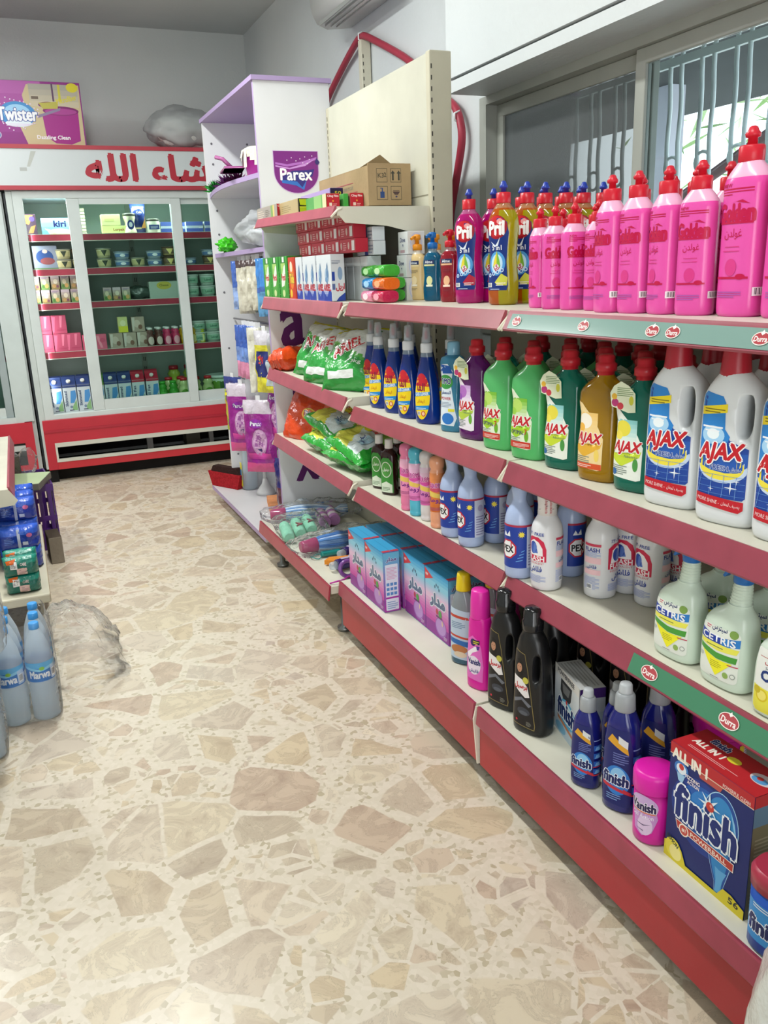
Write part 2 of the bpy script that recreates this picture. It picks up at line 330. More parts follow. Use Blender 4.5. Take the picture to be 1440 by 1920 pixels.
def decal(shapes, fmap, du=0, dv=0, base=.0005, step=.00005):
    """printed shapes in millimetres, carried onto a surface by fmap(u, v, offset) in metres"""
    out = M(); lay = 0
    for sh in shapes:
        k = sh[0]; items = []
        if k == 'r': items = [([(sh[1], sh[2]), (sh[3], sh[2]), (sh[3], sh[4]), (sh[1], sh[4])], [(0, 1, 2, 3)], sh[5])]
        elif k == 'e': items = [(ell(sh[1], sh[2], sh[3], sh[4]), None, sh[5])]
        elif k == 'p': items = [(list(sh[1]), None, sh[2])]
        elif k == 'g':
            n = sh[7] if len(sh) > 7 else 8
            for i in range(n):
                y0 = sh[2]+(sh[4]-sh[2])*i/n; y1 = sh[2]+(sh[4]-sh[2])*(i+1)/n
                items.append(([(sh[1], y0), (sh[3], y0), (sh[3], y1), (sh[1], y1)], [(0, 1, 2, 3)], mix(sh[5], sh[6], i/(n-1))))
        elif k == 't':   # text cx cy w h col [bold] [outline] [rot] [shear]
            _, t, cx, cy, w, h, col = sh[:7]; bold = sh[7] if len(sh) > 7 else .02; ol = sh[8] if len(sh) > 8 else None
            rot = sh[9] if len(sh) > 9 else 0; shr = sh[10] if len(sh) > 10 else 0
            b0 = textmesh(t, 0)[2]; sx = w/(b0[1]-b0[0]); sy = h/(b0[3]-b0[2]); mx_, my_ = (b0[0]+b0[1])/2, (b0[2]+b0[3])/2
            v, f, _b = textmesh(t, 0)
            for bb, cc in ((bold+(sh[11] if len(sh) > 11 else .05), ol), (bold, col)):
                if cc is None: continue
                bs_ = bb*min(abs(sx), abs(sy)); nn = 8 if bb > .06 else 4
                sft = [(0, 0)]+[(bs_*math.cos(2*PI*i/nn+.4), bs_*math.sin(2*PI*i/nn+.4)) for i in range(nn)] if bb > .012 else [(0, 0)]
                for ox, oy in sft:
                    vv = []
                    for x, y in v:
                        X = (x-mx_)*sx+shr*(y-my_)*sy+ox; Y = (y-my_)*sy+oy
                        vv.append((cx+X*math.cos(rot)-Y*math.sin(rot), cy+X*math.sin(rot)+Y*math.cos(rot)))
                    items.append((vv, f, cc))
        elif k == 'b':   # barcode x0 y0 x1 y1
            items.append(([(sh[1], sh[2]), (sh[3], sh[2]), (sh[3], sh[4]), (sh[1], sh[4])], [(0, 1, 2, 3)], '#f4f4f4'))
        elif k == 'n':   # fine print lines x0 y0 x1 y1 count col
            n = sh[5]; hh = (sh[4]-sh[2])/n
            for i in range(n):
                e = sh[3]-(sh[3]-sh[1])*(.0 if i % 3 else .22); y = sh[2]+hh*i
                items.append(([(sh[1], y), (e, y), (e, y+hh*.42), (sh[1], y+hh*.42)], [(0, 1, 2, 3)], sh[6]))
        groups = [items]
        if k == 't': groups = [[i] for i in items]
        if k == 'b':
            bars = []; x = sh[1]+.08*(sh[3]-sh[1]); q = random.Random(3)
            while x < sh[3]-.1*(sh[3]-sh[1]):
                w_ = (sh[3]-sh[1])*.02*q.choice((1, 2)); bars.append(([(x, sh[2]+.15*(sh[4]-sh[2])), (x+w_, sh[2]+.15*(sh[4]-sh[2])), (x+w_, sh[4]-.1*(sh[4]-sh[2])), (x, sh[4]-.1*(sh[4]-sh[2]))], [(0, 1, 2, 3)], '#333333')); x += w_+(sh[3]-sh[1])*.025*q.choice((1, 2))
            groups.append(bars)
        for g in groups:
            off = base+step*lay; lay += 1 if k != 't' else .22
            for (vv, ff, cc) in g:
                bm = bmesh.new(); bv = [bm.verts.new((x, y, 0)) for x, y in vv]
                for f in (ff or [tuple(range(len(vv)))]):
                    try: bm.faces.new([bv[i] for i in f])
                    except ValueError: pass
                if du or dv:
                    if ff is None: bmesh.ops.triangulate(bm, faces=bm.faces)
                    us = [v.co.x for v in bm.verts]; vs_ = [v.co.y for v in bm.verts]
                    for d, arr, no in ((du, us, (1, 0, 0)), (dv, vs_, (0, 1, 0))):
                        if not d: continue
                        q = math.floor(min(arr)/d)+1
                        while q*d < max(arr):
                            bmesh.ops.bisect_plane(bm, geom=bm.verts[:]+bm.edges[:]+bm.faces[:], plane_co=(no[0]*q*d, no[1]*q*d, 0), plane_no=no, dist=1e-5); q += 1
                bm.verts.index_update()
                out.raw([fmap(v.co.x/1000, v.co.y/1000, off) for v in bm.verts], [[v.index for v in f.verts] for f in bm.faces], cc, bool(du))
                bm.free()
    return out
def wrapmap(secs, zc, rot=0, rref=None):
    s0 = at_z(secs, zc); rr = rref or math.sqrt(s0[1]*s0[2])
    def f(u, v, off):
        z = zc+v; z_, rx, ry, cx, cy, n = at_z(secs, z); th = u/rr+rot; sn, cs = math.sin(th), -math.cos(th)
        r = 1/((abs(sn/(rx+off))**n+abs(cs/(ry+off))**n)**(1/n)); return (cx+sn*r, cy+cs*r, z)
    return f
def planemap(secs, zc, cx0=0, back=False):
    def f(u, v, off):
        z = zc+v; z_, rx, ry, cx, cy, n = at_z(secs, z); x = u+cx0
        q = min(.995, abs((x-cx)/rx)); y = (ry)*(1-q**n)**(1/n)+off
        return (x, cy-y, z) if not back else (2*cx-x, cy+y, z)
    return f
def facemap(o, ux, uy, nrm):
    o, ux, uy, nrm = Vector(o), Vector(ux), Vector(uy), Vector(nrm)
    return lambda u, v, off: tuple(o+ux*u+uy*v+nrm*off)
# ------------------------------------------------------------------ product kinds: built once, then set out as separate things
KIND = {}
class Kind:
    def __init__(s, key, name, cat): s.name, s.cat, s.parts = name, cat, []; KIND[key] = s
    def add(s, pname, mb, mat, parent=-1, label=None):
        if mb.f: s.parts.append((pname, mb.mesh(pname, mat), parent, label))
        return len(s.parts)-1
    def punch(s, idx, cx, zc, w, h, col, n=28):
        '''cut a rounded handle opening right through the body'''
        pn, me, par, lb = s.parts[idx]
        pts = [(cx+w*math.copysign(abs(math.cos(a))**.7, math.cos(a)), zc+h*math.copysign(abs(math.sin(a))**.7, math.sin(a))) for a in [2*PI*i/n for i in range(n)]]
        cu = bpy.data.objects.new('c', M().prism(pts, 'y', -.1, .1, col, True).mesh('c', 'plastic')); o = bpy.data.objects.new('b', me)
        bm = bmesh.new(); bm.from_mesh(cu.data); bmesh.ops.recalc_face_normals(bm, faces=bm.faces); bm.to_mesh(cu.data); bm.free()
        COL.objects.link(cu); COL.objects.link(o)
        md = o.modifiers.new('m', 'BOOLEAN'); md.object = cu; md.operation = 'DIFFERENCE'; md.solver = 'EXACT'
        bpy.context.view_layer.update(); dg = bpy.context.evaluated_depsgraph_get()
        nm = bpy.data.meshes.new_from_object(o.evaluated_get(dg)); nm.name = pn
        bpy.data.objects.remove(cu); bpy.data.objects.remove(o)
        mat = me.materials[0]; nm.materials.clear(); nm.materials.append(mat)
        for a in list(nm.color_attributes): nm.color_attributes.remove(a)
        ca = nm.color_attributes.new('Col', 'FLOAT_COLOR', 'CORNER'); ca.data.foreach_set('color', list(lin(col))*len(nm.loops))
        nm.polygons.foreach_set('material_index', [0]*len(nm.polygons)); s.parts[idx] = (pn, nm, par, lb)
def place(key, x, y, z, yaw, label, group=None, tilt=None, scale=1):
    k = KIND[key]; r = root(k.name, label, k.cat, (x, y, z), yaw, group)
    if tilt: r.rotation_euler = (tilt[0], tilt[1], yaw)
    if key == 'cetris' or key == 'lemon_spray': scale = .94
    if key == 'water_bottle': scale = .96
    if scale != 1: r.scale = (scale,)*3 if not isinstance(scale, tuple) else scale
    obs = []
    for (pn, me, par, lb) in k.parts:
        o = bpy.data.objects.new(pn, me); COL.objects.link(o); o.parent = r if par < 0 else obs[par]; obs.append(o)
        if lb: o['label'] = lb
    return r
ORD = ['first', 'second', 'third', 'fourth', 'fifth', 'sixth', 'seventh', 'eighth', 'ninth', 'tenth', 'eleventh', 'twelfth']
A0 = -PI/2   # front of a product turned to the aisle
# ================================================================== THE ROOM
def struct(name, mb, mat, parent=None):
    o = put(name, mb, mat, parent)
    if parent is None: o['kind'] = 'structure'
    return o
XW, YB, ZC = 1.77, 6.5, 2.935
struct('floor', M().box(-2.6, 2.1, -2.2, YB+.1, -.05, 0, '#d0c4a8'), 'floor')
struct('ceiling', M().box(-2.6, 2.1, -2.2, YB+.1, ZC, ZC+.06, '#cccccc'), 'ceil')
struct('wall_back', M().box(-2.6, 2.1, YB, YB+.1, 0, ZC, '#cccccc'), 'wall')
struct('wall_left', M().box(-2.6, -2.5, -2.2, YB, 0, ZC, '#cccccc'), 'wall')
WY0, WY1, WZ0, WZ1 = -.9, 3.10, 1.02, 1.905
w = M(); c = '#dddddd'
w.box(XW, XW+.22, WY1, YB, 0, ZC, c); w.box(XW, XW+.22, -2.2, WY1, 0, WZ0, c); w.box(XW, XW+.22, -2.2, WY1, WZ1, ZC, c); w.box(XW, XW+.22, -2.2, WY0, WZ0, WZ1, c)
struct('wall_right', w, 'wallr')
struct('wall_front', M().box(-2.5, -1.6, -2.2, -2.1, 0, ZC, c).box(-.5, XW, -2.2, -2.1, 0, ZC, c).box(-1.6, -.5, -2.2, -2.1, 2.1, ZC, c), 'wallr')
b = M().box(1.60, XW, -2.1, 3.05, 1.905, 1.945, '#dfe3e0').box(1.592, XW, -2.1, 3.05, 1.952, ZC, '#e2e6e4')
struct('trim_1', b, 'wallr')   # roller shutter housing above the window
# window: aluminium frame, sliding sashes, tinted left pane
ALU = '#a9aca5'
wf = M()
wf.box(XW-.01, XW+.09, WY1-.05, WY1, WZ0, WZ1, ALU).box(XW-.01, XW+.09, WY0, WY0+.05, WZ0, WZ1, ALU).box(XW-.01, XW+.09, WY0, WY1, WZ1-.03, WZ1, ALU).box(XW-.01, XW+.09, WY0, WY1, WZ0, WZ0+.04, ALU)
win = struct('window_1', wf, 'alu')
def sash(y0, y1, x, gl):
    f = M(); t = .045
    for a in ((y0, y0+t, WZ0+.04, WZ1-.03), (y1-t, y1, WZ0+.04, WZ1-.03), (y0, y1, WZ1-.075, WZ1-.03), (y0, y1, WZ0+.04, WZ0+.09)): f.box(x-.012, x+.012, *a, ALU, bev=.003)
    s = put('window_sash', f, 'alu', win)
    put('window_pane', M().box(x-.002, x+.002, y0+t, y1-t, WZ0+.09, WZ1-.075, '#ffffff'), gl, s)
sash(2.16, 3.05, XW+.05, 'screenglass'); sash(1.17, 2.205, XW+.02, 'winglass'); sash(.20, 1.21, XW+.05, 'winglass'); sash(-.85, .24, XW+.02, 'winglass')
# ---------------- outside the window
XG = 1.96
g = root('window_grille', 'pale steel grille of twisted vertical bars with rings outside the window', 'window bars', (XG, 0, 0))
rl = M()
for z in (1.12, 1.86): rl.box(-.008, .008, -.85, 3.05, z-.012, z+.012, '#e6efee')
put('grille_rail', rl, 'paint', g)
y = .35; k = 0
while y < 3.0:
    bm_ = M(); bm_.tube([(.002*math.sin(i*1.3), y+.002*math.cos(i*1.3), 1.0+i*.045) for i in range(22)], .007, '#e6efee', 6)
    put('grille_bar', bm_, 'paint', g)
    if k % 2 == 1:
        put('grille_ring', M().tube([(0, y-.022+.03*math.cos(a*PI/8), 1.56+.03*math.sin(a*PI/8)) for a in range(16)], .005, '#e6efee', 6, True), 'paint', g)
    y += .048 if k % 2 == 0 else .085; k += 1
put('porch_roof', M().box(2.2, 3.25, -2, 7.0, 1.98, 2.12, '#56585a'), 'matte', None, 'dark porch roof slab outside above the window bars', 'roof')
put('porch_post', M().box(2.62, 2.70, 3.02, 3.10, 0, 1.98, '#e4e2ee'), 'paint', None, 'white porch post outside the window behind the central mullion', 'post')
put('stair_handrail', M().tube([(2.5, 2.95, 1.45), (2.5, .9, 2.3)], .022, '#7c5a5c'), 'paint', None, 'sloping dark red handrail seen outside through the window bars', 'handrail')
put('garden_wall', M().box(3.6, 3.75, 5.3, 8.6, 0, 1.80, '#cfcec4').box(3.585, 3.6, 5.5, 6.0, .9, 1.5, '#a8a8a0'), 'matte', None, 'grey garden wall outside beyond the tinted window pane', 'wall')
tr = M(); q = random.Random(5)
for i in range(900):
    p = Vector((4.4+q.random()*1.6, .8+q.random()*5, 1.1+q.random()*2.4)); a = q.random()*PI; l = .08+q.random()*.12
    d = Vector((math.cos(a)*.3, math.sin(a), q.uniform(-.8, .5))).normalized()*l; e = Vector((.3, 0, 1)).cross(d).normalized()*l*.14
    tr.face([p-d, p+e, p+d, p-e], q.choice(['#a9c58a', '#8fae78', '#c3d8a8']))
t_ = root('garden_tree', 'pale green leafy tree outside beyond the window bars', 'tree', (0, 0, 0))
o_ = put('foliage', tr, 'matte', t_); put('trunk', M().tube([(5.1, 2.6, 0), (5.15, 2.7, 1.4), (5.0, 2.9, 2.6)], [.1, .08, .04], '#8c8272'), 'matte', t_)
put('ground_outside', M().box(1.99, 9, -3, 9, -.06, -.01, '#c9c7be'), 'matte', kind='structure')
# ---------------- ceiling tube lamps (their light is set at the top)
for i, (x, y) in enumerate(((.2, .9), (.2, 3.3), (-.9, 5.0))):
    r_ = root('tube_lamp', ['white ceiling tube lamp nearest the shop door', 'white ceiling tube lamp over the middle of the aisle', 'white ceiling tube lamp before the fridges'][i], 'lamp', (x, y, 0), 0, 'ceiling tube lamps')
    put('lamp_body', M().box(-.06, .06, -.65, .65, 2.87, 2.933, '#e9ecec', bev=.006), 'paint', r_)
    put('lamp_tube', M().tube([(0, -.6, 2.855), (0, .6, 2.855)], .013, '#ffffff'), 'tube', r_)

# ================================================================== GONDOLA SHELVING
CRM, ROSE, RED, CREAM = '#d6d3c3', '#9c4853', '#a92c33', '#c2bda8'
def upright(par, y, z1, x0=1.33, x1=1.40, w=.03):
    u = M().box(x0, x1, y-w/2, y+w/2, .02, z1, CREAM, bev=.003)
    z = .1
    while z < z1-.05:
        for dx in (.006,): u.box(x0+dx, x0+dx+.004, y-w/2-.0006, y-w/2+.0002, z, z+.016, '#3c3a33'); u.box(x0-.0006, x0+.0002, y-.002, y+.002, z, z+.016, '#3c3a33')
        z += .025
    return put('upright', u, 'paint', par)
def shelf(par, y0, y1, z, xf, railcol=ROSE, slope=0, xb=1.328, inserts=None, endbr=True, rise=0, rh=.040, ro=.020):
    """white shelf with a tilted price rail along its front; rise lifts the far end a little"""
    def Z(y): return z+rise*(y-y0)/(y1-y0)
    e = .004
    s = M()
    v = [(x, y, Z(y)+dz) for y in (y0+e, y1-e) for x in (xf+.004, xb) for dz in (-.028, 0)]
    s.raw(v, [(0, 1, 3, 2), (4, 6, 7, 5), (0, 4, 5, 1), (2, 3, 7, 6), (1, 5, 7, 3), (0, 2, 6, 4)], CRM)
    so = put('shelf', s, 'paint', par)
    r = M()
    pr = [(xf+.006, .001), (xf-.001, .003), (xf-.003, -.001), (xf-ro, -rh), (xf-ro+.002, -rh-.004), (xf-ro+.006, -rh-.001), (xf+.002, -.010)]
    n = len(pr); a = [(x, y0+.006, Z(y0)+dz) for x, dz in pr]; b_ = [(x, y1-.012, Z(y1)+dz) for x, dz in pr]
    r.raw(a+b_, [tuple(range(n))[::-1], tuple(range(n, 2*n))]+[(i, (i+1) % n, n+(i+1) % n, n+i) for i in range(n)], railcol)
    ra = put('price_rail', r, 'rail', so)
    for (ya, yb, col) in (inserts or []):
        q_ = M(); o1 = -.0008
        q_.face([(xf-.004+o1, yb, Z(yb)-.004), (xf-.004+o1, ya, Z(ya)-.004), (xf-ro+o1+.001, ya, Z(ya)-rh+.003), (xf-ro+o1+.001, yb, Z(yb)-rh+.003)], col)
        put('rail_insert', q_, 'gloss', ra)
    for yy in ((y0+.003, y1-.006) if endbr else ()):
        k = M().prism([(xf+.012, Z(yy)-.003), (xf+.004, Z(yy)-.02), (xf+.03, Z(yy)-.05), (xf+.18, Z(yy)-.062), (xb, Z(yy)-.10), (xb, Z(yy)-.003)], 'y', yy-.0015, yy+.0015, CRM)
        k.tube([(xf+.02, yy-.002, Z(yy)-.006), (xf+.004, yy-.002, Z(yy)-.012), (xf-ro-.002, yy-.002, Z(yy)-rh-.003)], .004, '#e6dfcc', 6)
        put('bracket', k, 'paint', so)
    return so, ra
def oval_mark(par, x, y, z, xf, zs, rh=.040, ro=.020, w=42, h=26):
    """printed oval on a tilted rail"""
    nx = Vector((-(rh-.007), 0, ro-.005)).normalized(); upv = Vector((ro-.005, 0, rh-.007)).normalized()
    f = facemap((xf-.0023-ro/2, y, zs-rh/2-.0005), (0, -1, 0), upv, nx)
    put('rail_mark', decal([('e', 0, 0, w/2, h/2, '#f0e6e0'), ('e', 0, 0, w/2-1.6, h/2-1.6, '#b0424a'), ('p', [(-4, h/2-3), (0, h/2-6), (4, h/2-3), (0, h/2+3)], '#f4eeea'), ('t', 'Durra', 0, -1, w*.72, h*.38, '#f6ecea', .03)], f, base=.0014), 'gloss', par)
SZ = dict(s1=1.183, s2=.839, s3=.556, s0=.22)
def bay(name_label, y0, y1, green):
    g = root('shelving_bay', name_label, 'shelf', (0, 0, 0), 0, 'steel shelving bays along the window wall')
    bp = M().box(1.552, 1.566, y0, y1, .06, 1.27, '#bdb9a6')
    for z in (.36, .66, .97): bp.box(1.5512, 1.5522, y0, y1, z, z+.004, '#85826f')
    put('back_panel', bp, 'paint', g)
    for key, xf in (('s1', 1.012), ('s2', 1.012), ('s3', 1.012)):
        ins = None
        if green and key == 's1': ins = [(y0+.02, y1-.03, '#7d9c94')]
        if green and key == 's3': ins = [(y0+.02, 1.18, '#3f7f5e')]
        so, ra = shelf(g, y0, y1, SZ[key], xf, ROSE if not green else '#963f4f', xb=1.549, inserts=ins, rh=.037 if key == 's1' else .042)
        if green and key == 's1':
            for yy in (1.60, 1.36, 1.165, 1.115, .93): oval_mark(ra, 0, yy, 0, xf, SZ[key], rh=.037, w=34, h=22)
        if green and key == 's3':
            for yy in (1.125, .928): oval_mark(ra, 0, yy, 0, xf, SZ[key], rh=.042, w=44, h=27)
    so, ra = shelf(g, y0, y1, SZ['s0'], .925, '#9e3f52', xb=1.549, endbr=False, rh=.045, ro=.008)
    put('kick_plate', M().box(.930, .938, y0+.005, y1-.008, .052, .178, RED, bev=.002), 'paint', g)
    put('end_plate', M().prism([(.926, .215), (.918, .18), (.928, .05), (.945, .05), (.945, .215)], 'y', y0-.0015, y0+.0035, '#e6dfd0'), 'paint', g)
    for yy in (y0+.10, y1-.10):
        put('foot', M().lathe([(.028, 0), (.03, .012), (.012, .016), (.011, .19)], '#2b2b2b', 14, 1.0, yy), 'plastic', g)
    upright(g, y0+.016, 1.29, 1.55, 1.60)
    return g
bayA = bay('nearest red and cream steel shelving bay with green rail strips', .661, 1.660, True)
bayB = bay('middle red and cream steel shelving bay with plain rose rails', 1.662, 2.660, False)
# far bay: taller back, shelves at other heights, no kick plate
g = root('shelving_bay', 'far tall cream steel shelving bay beside the white display stand', 'shelf', (0, 0, 0), 0, 'steel shelving bays along the window wall')
put('back_panel', M().box(1.332, 1.346, 2.68, 3.64, .1, 1.95, '#c6c5b5').box(1.3312, 1.3322, 2.68, 3.64, 1.52, 1.524, '#8a8776'), 'paint', g)
up_ = M().box(1.325, 1.405, 2.655, 2.685, .02, 1.953, CREAM, bev=.004)
z = .2
while z < 1.93:
    up_.box(1.330, 1.334, 2.6542, 2.6552, z, z+.014, '#2f2d28'); z += .0333
put('upright', up_, 'paint', g); upright(g, 3.645, 1.95)
CS = ((1.485, .99, .02, .03), (1.183, .995, .008, .045), (.868, .995, .02, .045), (.572, 1.0, .02, .045))
for z, xf, rise, rh in CS: shelf(g, 2.672, 3.64, z, xf, '#a85562', rise=rise, rh=rh, ro=.016)
shelf(g, 2.672, 3.64, .195, .897, '#a43f4e', endbr=False, rh=.05, ro=.01)
put('base_frame', M().box(.96, 1.32, 2.70, 2.72, .12, .165, CRM).box(.96, 1.32, 3.56, 3.58, .12, .165, CRM), 'paint', g)
for yy in (2.72, 3.52):
    put('foot', M().lathe([(.026, 0), (.028, .014), (.012, .02), (.011, .15)], '#8b8f90', 14, .96, yy), 'steel', g)
# loose slotted upright standing at the wall behind the far bay
u = M().box(1.715, 1.765, 4.17, 4.21, 0, 2.36, '#d3cfbb', bev=.003)
z = .1
while z < 2.3: u.box(1.722, 1.726, 4.1692, 4.1702, z, z+.016, '#3c3a33'); z += .033
put('slotted_post', u, 'paint', None, 'cream slotted steel post against the wall behind the far shelving bay', 'post')
# red hose on the wall
hp = [(1.74, 4.80, 2.14), (1.74, 4.74, 2.2), (1.74, 4.5, 2.30), (1.73, 4.27, 2.365), (1.73, 4.19, 2.375), (1.73, 4.10, 2.35), (1.74, 3.73, 2.186), (1.74, 3.55, 2.08), (1.74, 3.36, 1.96), (1.735, 3.25, 1.90), (1.735, 3.205, 1.83), (1.735, 3.20, 1.76), (1.74, 3.25, 1.65), (1.745, 3.32, 1.5), (1.75, 3.36, 1.3)]
def smoothpts(p, k=4):
    p = [Vector(a) for a in p]; o = []
    for i in range(len(p)-1):
        a, b_, c_, d = p[max(i-1, 0)], p[i], p[i+1], p[min(i+2, len(p)-1)]
        for j in range(k):
            t = j/k; o.append(.5*((2*b_)+(c_-a)*t+(2*a-5*b_+4*c_-d)*t*t+(3*b_-a-3*c_+d)*t**3))
    return o+[p[-1]]
hz = root('wall_hose', 'dark red rubber hose clipped along the white wall above the shelving', 'hose', (0, 0, 0))
put('hose', M().tube(smoothpts(hp), .016, '#a33447', 10), 'rubber', hz)
for (y, z) in ((4.19, 2.375), (3.215, 1.86)):
    put('hose_clip', M().tube([(1.735, y, z-.022), (1.712, y, z-.012), (1.712, y, z+.012), (1.735, y, z+.022)], .004, '#eceff0', 6), 'plastic', hz)
put('wall_cable', M().tube(smoothpts([(1.755, 3.45, 1.95), (1.755, 3.41, 1.7), (1.755, 3.4, 1.3)]), .008, '#d9dbd9'), 'plastic', None, 'pale cable conduit running down the wall beside the red hose', 'cable')
# air conditioner
ac = root('air_conditioner', 'white wall air conditioner at the top edge above the shelving', 'air conditioner', (0, 0, 0))
pf = [(1.765, 2.47), (1.64, 2.455), (1.585, 2.475), (1.56, 2.52), (1.55, 2.60), (1.55, 2.74), (1.57, 2.765), (1.765, 2.765)]
put('ac_body', M().prism(pf, 'y', 3.62, 4.42, '#dfe1dc', True), 'plastic', ac)
lv = M()
for i in range(4): lv.box(1.575+i*.03, 1.578+i*.03, 3.68, 4.36, 2.452, 2.47, '#9da09c')
put('air_vent', lv, 'plastic', ac)

# ================================================================== WHITE AND LILAC DISPLAY STAND
LIL, WHT, PURP = '#a894bd', '#dcdde0', '#5b2363'
ds = root('display_stand', 'tall white and lilac display stand with a purple and blue badge', 'display stand', (0, 0, 0))
put('side_panel', M().box(1.02, 1.35, 3.66, 3.68, .10, 2.05, WHT, {'x-': LIL}), 'lam', ds)
put('side_panel', M().box(1.02, 1.35, 4.68, 4.70, .10, 2.05, WHT), 'lam', ds)
put('back_board', M().box(1.335, 1.35, 3.68, 4.68, .10, 2.05, '#cfd0d4'), 'lam', ds)
put('top_board', M().box(1.012, 1.36, 3.652, 4.708, 2.05, 2.068, LIL), 'lam', ds)
def curvedshelf(z, d):
    p = [(1.333, 3.682), (1.333, 4.678)]+[(1.03-d*math.sin(PI*i/10), 4.678-(.996)*i/10) for i in range(11)]
    return M().prism(p, 'z', z-.018, z, '#d8d4de').prism([(a[0]-.002, a[1]) for a in p[2:]]+[(a[0]+.004, a[1]) for a in p[:1:-1]], 'z', z-.019, z+.001, LIL)
put('shelf', curvedshelf(1.70, .05), 'lam', ds); put('shelf', curvedshelf(1.40, .0), 'lam', ds)
put('hook_bar', M().tube([(1.28, 3.69, 1.375), (1.28, 4.67, 1.375)], .006, '#77757d'), 'steel', ds)
for z in (1.06, .74, .45): put('hook_bar', M().tube([(1.10, 3.69, z), (1.10, 4.67, z)], .005, '#6d6b73').tube([(1.10, 4.665, z), (1.10, 4.665, z-.0), (1.33, 4.665, z)], .004, '#6d6b73'), 'steel', ds)
put('base_tray', M().box(.925, 1.34, 3.665, 4.84, .075, .10, '#c9c6c9', {'x-': LIL}).box(1.0, 1.34, 3.7, 4.68, .0, .075, '#8f8c92'), 'lam', ds)
for y, x in ((4.45, 1.10), (4.0, 1.10)):
    put('top_pin', M().lathe([(.012, 2.068), (.012, 2.08), (.004, 2.082), (.004, 2.115)], '#b8bcc0', 10, x, y), 'steel', ds)
fm = facemap((1.185, 3.66, 1.69), (1, 0, 0), (0, 0, 1), (0, -1, 0))
shield = [(-98, 92), (98, 92), (98, 10)]+[(98*math.cos(a), 10-84*math.sin(a)) for a in [PI*i/20 for i in range(1, 20)]]+[(-98, 10)]
put('badge', decal([('p', [(x*1.03, y*1.03-1) for x, y in shield], '#c9a9d6'), ('p', shield, '#7b2a80'), ('p', [(-92, 48), (-40, 40), (30, 52), (92, 70), (94, 60), (30, 42), (-40, 31), (-92, 40)], '#b06cc0'), ('p', [(-92, 36), (-30, 26), (40, 44), (92, 66), (40, 34), (-30, 20), (-92, 30)], '#c78fd4'),
  ('p', [(-70, -12), (-20, 14), (50, 18), (80, 22), (70, -8), (44, -12), (30, -60), (-20, -40), (-66, -30)], '#38307e'), ('p', [(-70, -22), (0, -28), (22, -52), (44, -20), (30, -62), (-5, -44), (-66, -34)], '#3a6fc0'),
  ('t', 'Parex', -2, 0, 140, 46, '#f4f2f6', .03)]+[('e', x, y, 2.2, 2.2, '#ecdcf2') for x, y in ((-20, 66), (0, 54), (18, 62), (40, 70), (60, 60), (72, 74), (-40, 56), (50, 44), (30, 46))]+[('p', [(92, 66), (84, 50), (90, 40), (100, 40), (106, 50), (98, 60)], '#3a2f6e')], fm), 'printed', ds)
fl_ = lambda z: facemap((1.125 if z > .8 else 1.15, 3.66, z), (1, 0, 0), (0, 0, 1), (0, -1, 0))
put('panel_letter', decal([('t', 'a', 0, 0, 105, 170, PURP, .03)], fl_(1.055)), 'printed', ds)
put('panel_letter', decal([('t', 'r', 0, 0, 80, 160, PURP, .03)], fl_(.80)), 'printed', ds)
put('panel_letter', decal([('t', 'x', 0, 0, 105, 150, PURP, .03)], fl_(.43)), 'printed', ds)
fh = M()
for z in (.30, .5, .9, 1.2, 1.5, 1.62, 1.85, 1.95):
    for x in (1.06, 1.25): fh.tube([(x, 4.6795, z), (x, 4.6785, z)], .006, '#6b6970', 8)
put('screw_cap', fh, 'plastic', ds)

# ================================================================== FRIDGES
YF = 5.91
FW = '#cdd6d5'; FR = '#c02c3c'
fr = root('glass_door_fridge', 'large white and red drinks fridge with sliding glass doors at the end of the aisle', 'fridge', (0, 0, 0))
bd = M()
bd.box(.06, 1.62, 6.42, 6.46, .1, 1.86, '#a9bab0').box(.04, .10, YF, 6.46, .10, 1.84, FW).box(1.58, 1.64, YF, 6.46, .10, 1.84, FW).box(.04, 1.64, YF+.02, 6.46, 1.80, 1.86, FW).box(.10, 1.58, YF+.04, 6.42, .40, .43, '#a7b1ad')
bd.box(.108, .115, 6.0, 6.41, .5, 1.78, '#88928f')
put('cabinet', bd, 'alu', fr)
rear = M()
for x in (.45, .82, 1.18):
    rear.box(x-.018, x+.018, 6.412, 6.42, .45, 1.8, '#9fa69a')
    z = .5
    while z < 1.75: rear.box(x-.008, x-.003, 6.410, 6.4125, z, z+.03, '#2f3330').box(x+.003, x+.008, 6.410, 6.4125, z, z+.03, '#2f3330'); z += .07
put('shelf_rail', rear, 'alu', fr)
FSH = [1.578, 1.366, 1.154, .842]
for i, z in enumerate(FSH):
    so = put('shelf', M().box(.11, 1.57, 5.98, 6.41, z-.012, z, '#b9c0b8'), 'paint', fr)
    put('price_strip', M().box(.14 if i == 0 else .11, 1.57, 5.972, 5.98, z-.036, z+.002, '#a63348').box(.11, 1.57, 5.970, 5.978, z-.041, z-.036, '#c9c8bd').box(.11, 1.57, 5.970, 5.978, z+.002, z+.005, '#c9c8bd'), 'rail', so)
put('cabinet_floor', M().box(.11, 1.57, 5.95, 6.41, .43, .447, '#c2c9c6'), 'paint', fr)
rm = M()
rm.box(.075, .135, YF-.02, YF+.03, .42, 1.81, FW, bev=.004); rm.box(.075, 1.6, YF-.02, YF+.03, 1.79, 1.835, FW, bev=.004); rm.box(.075, 1.6, YF-.02, YF+.03, .415, .452, FW, bev=.004)
put('door_frame', rm, 'alu', fr)
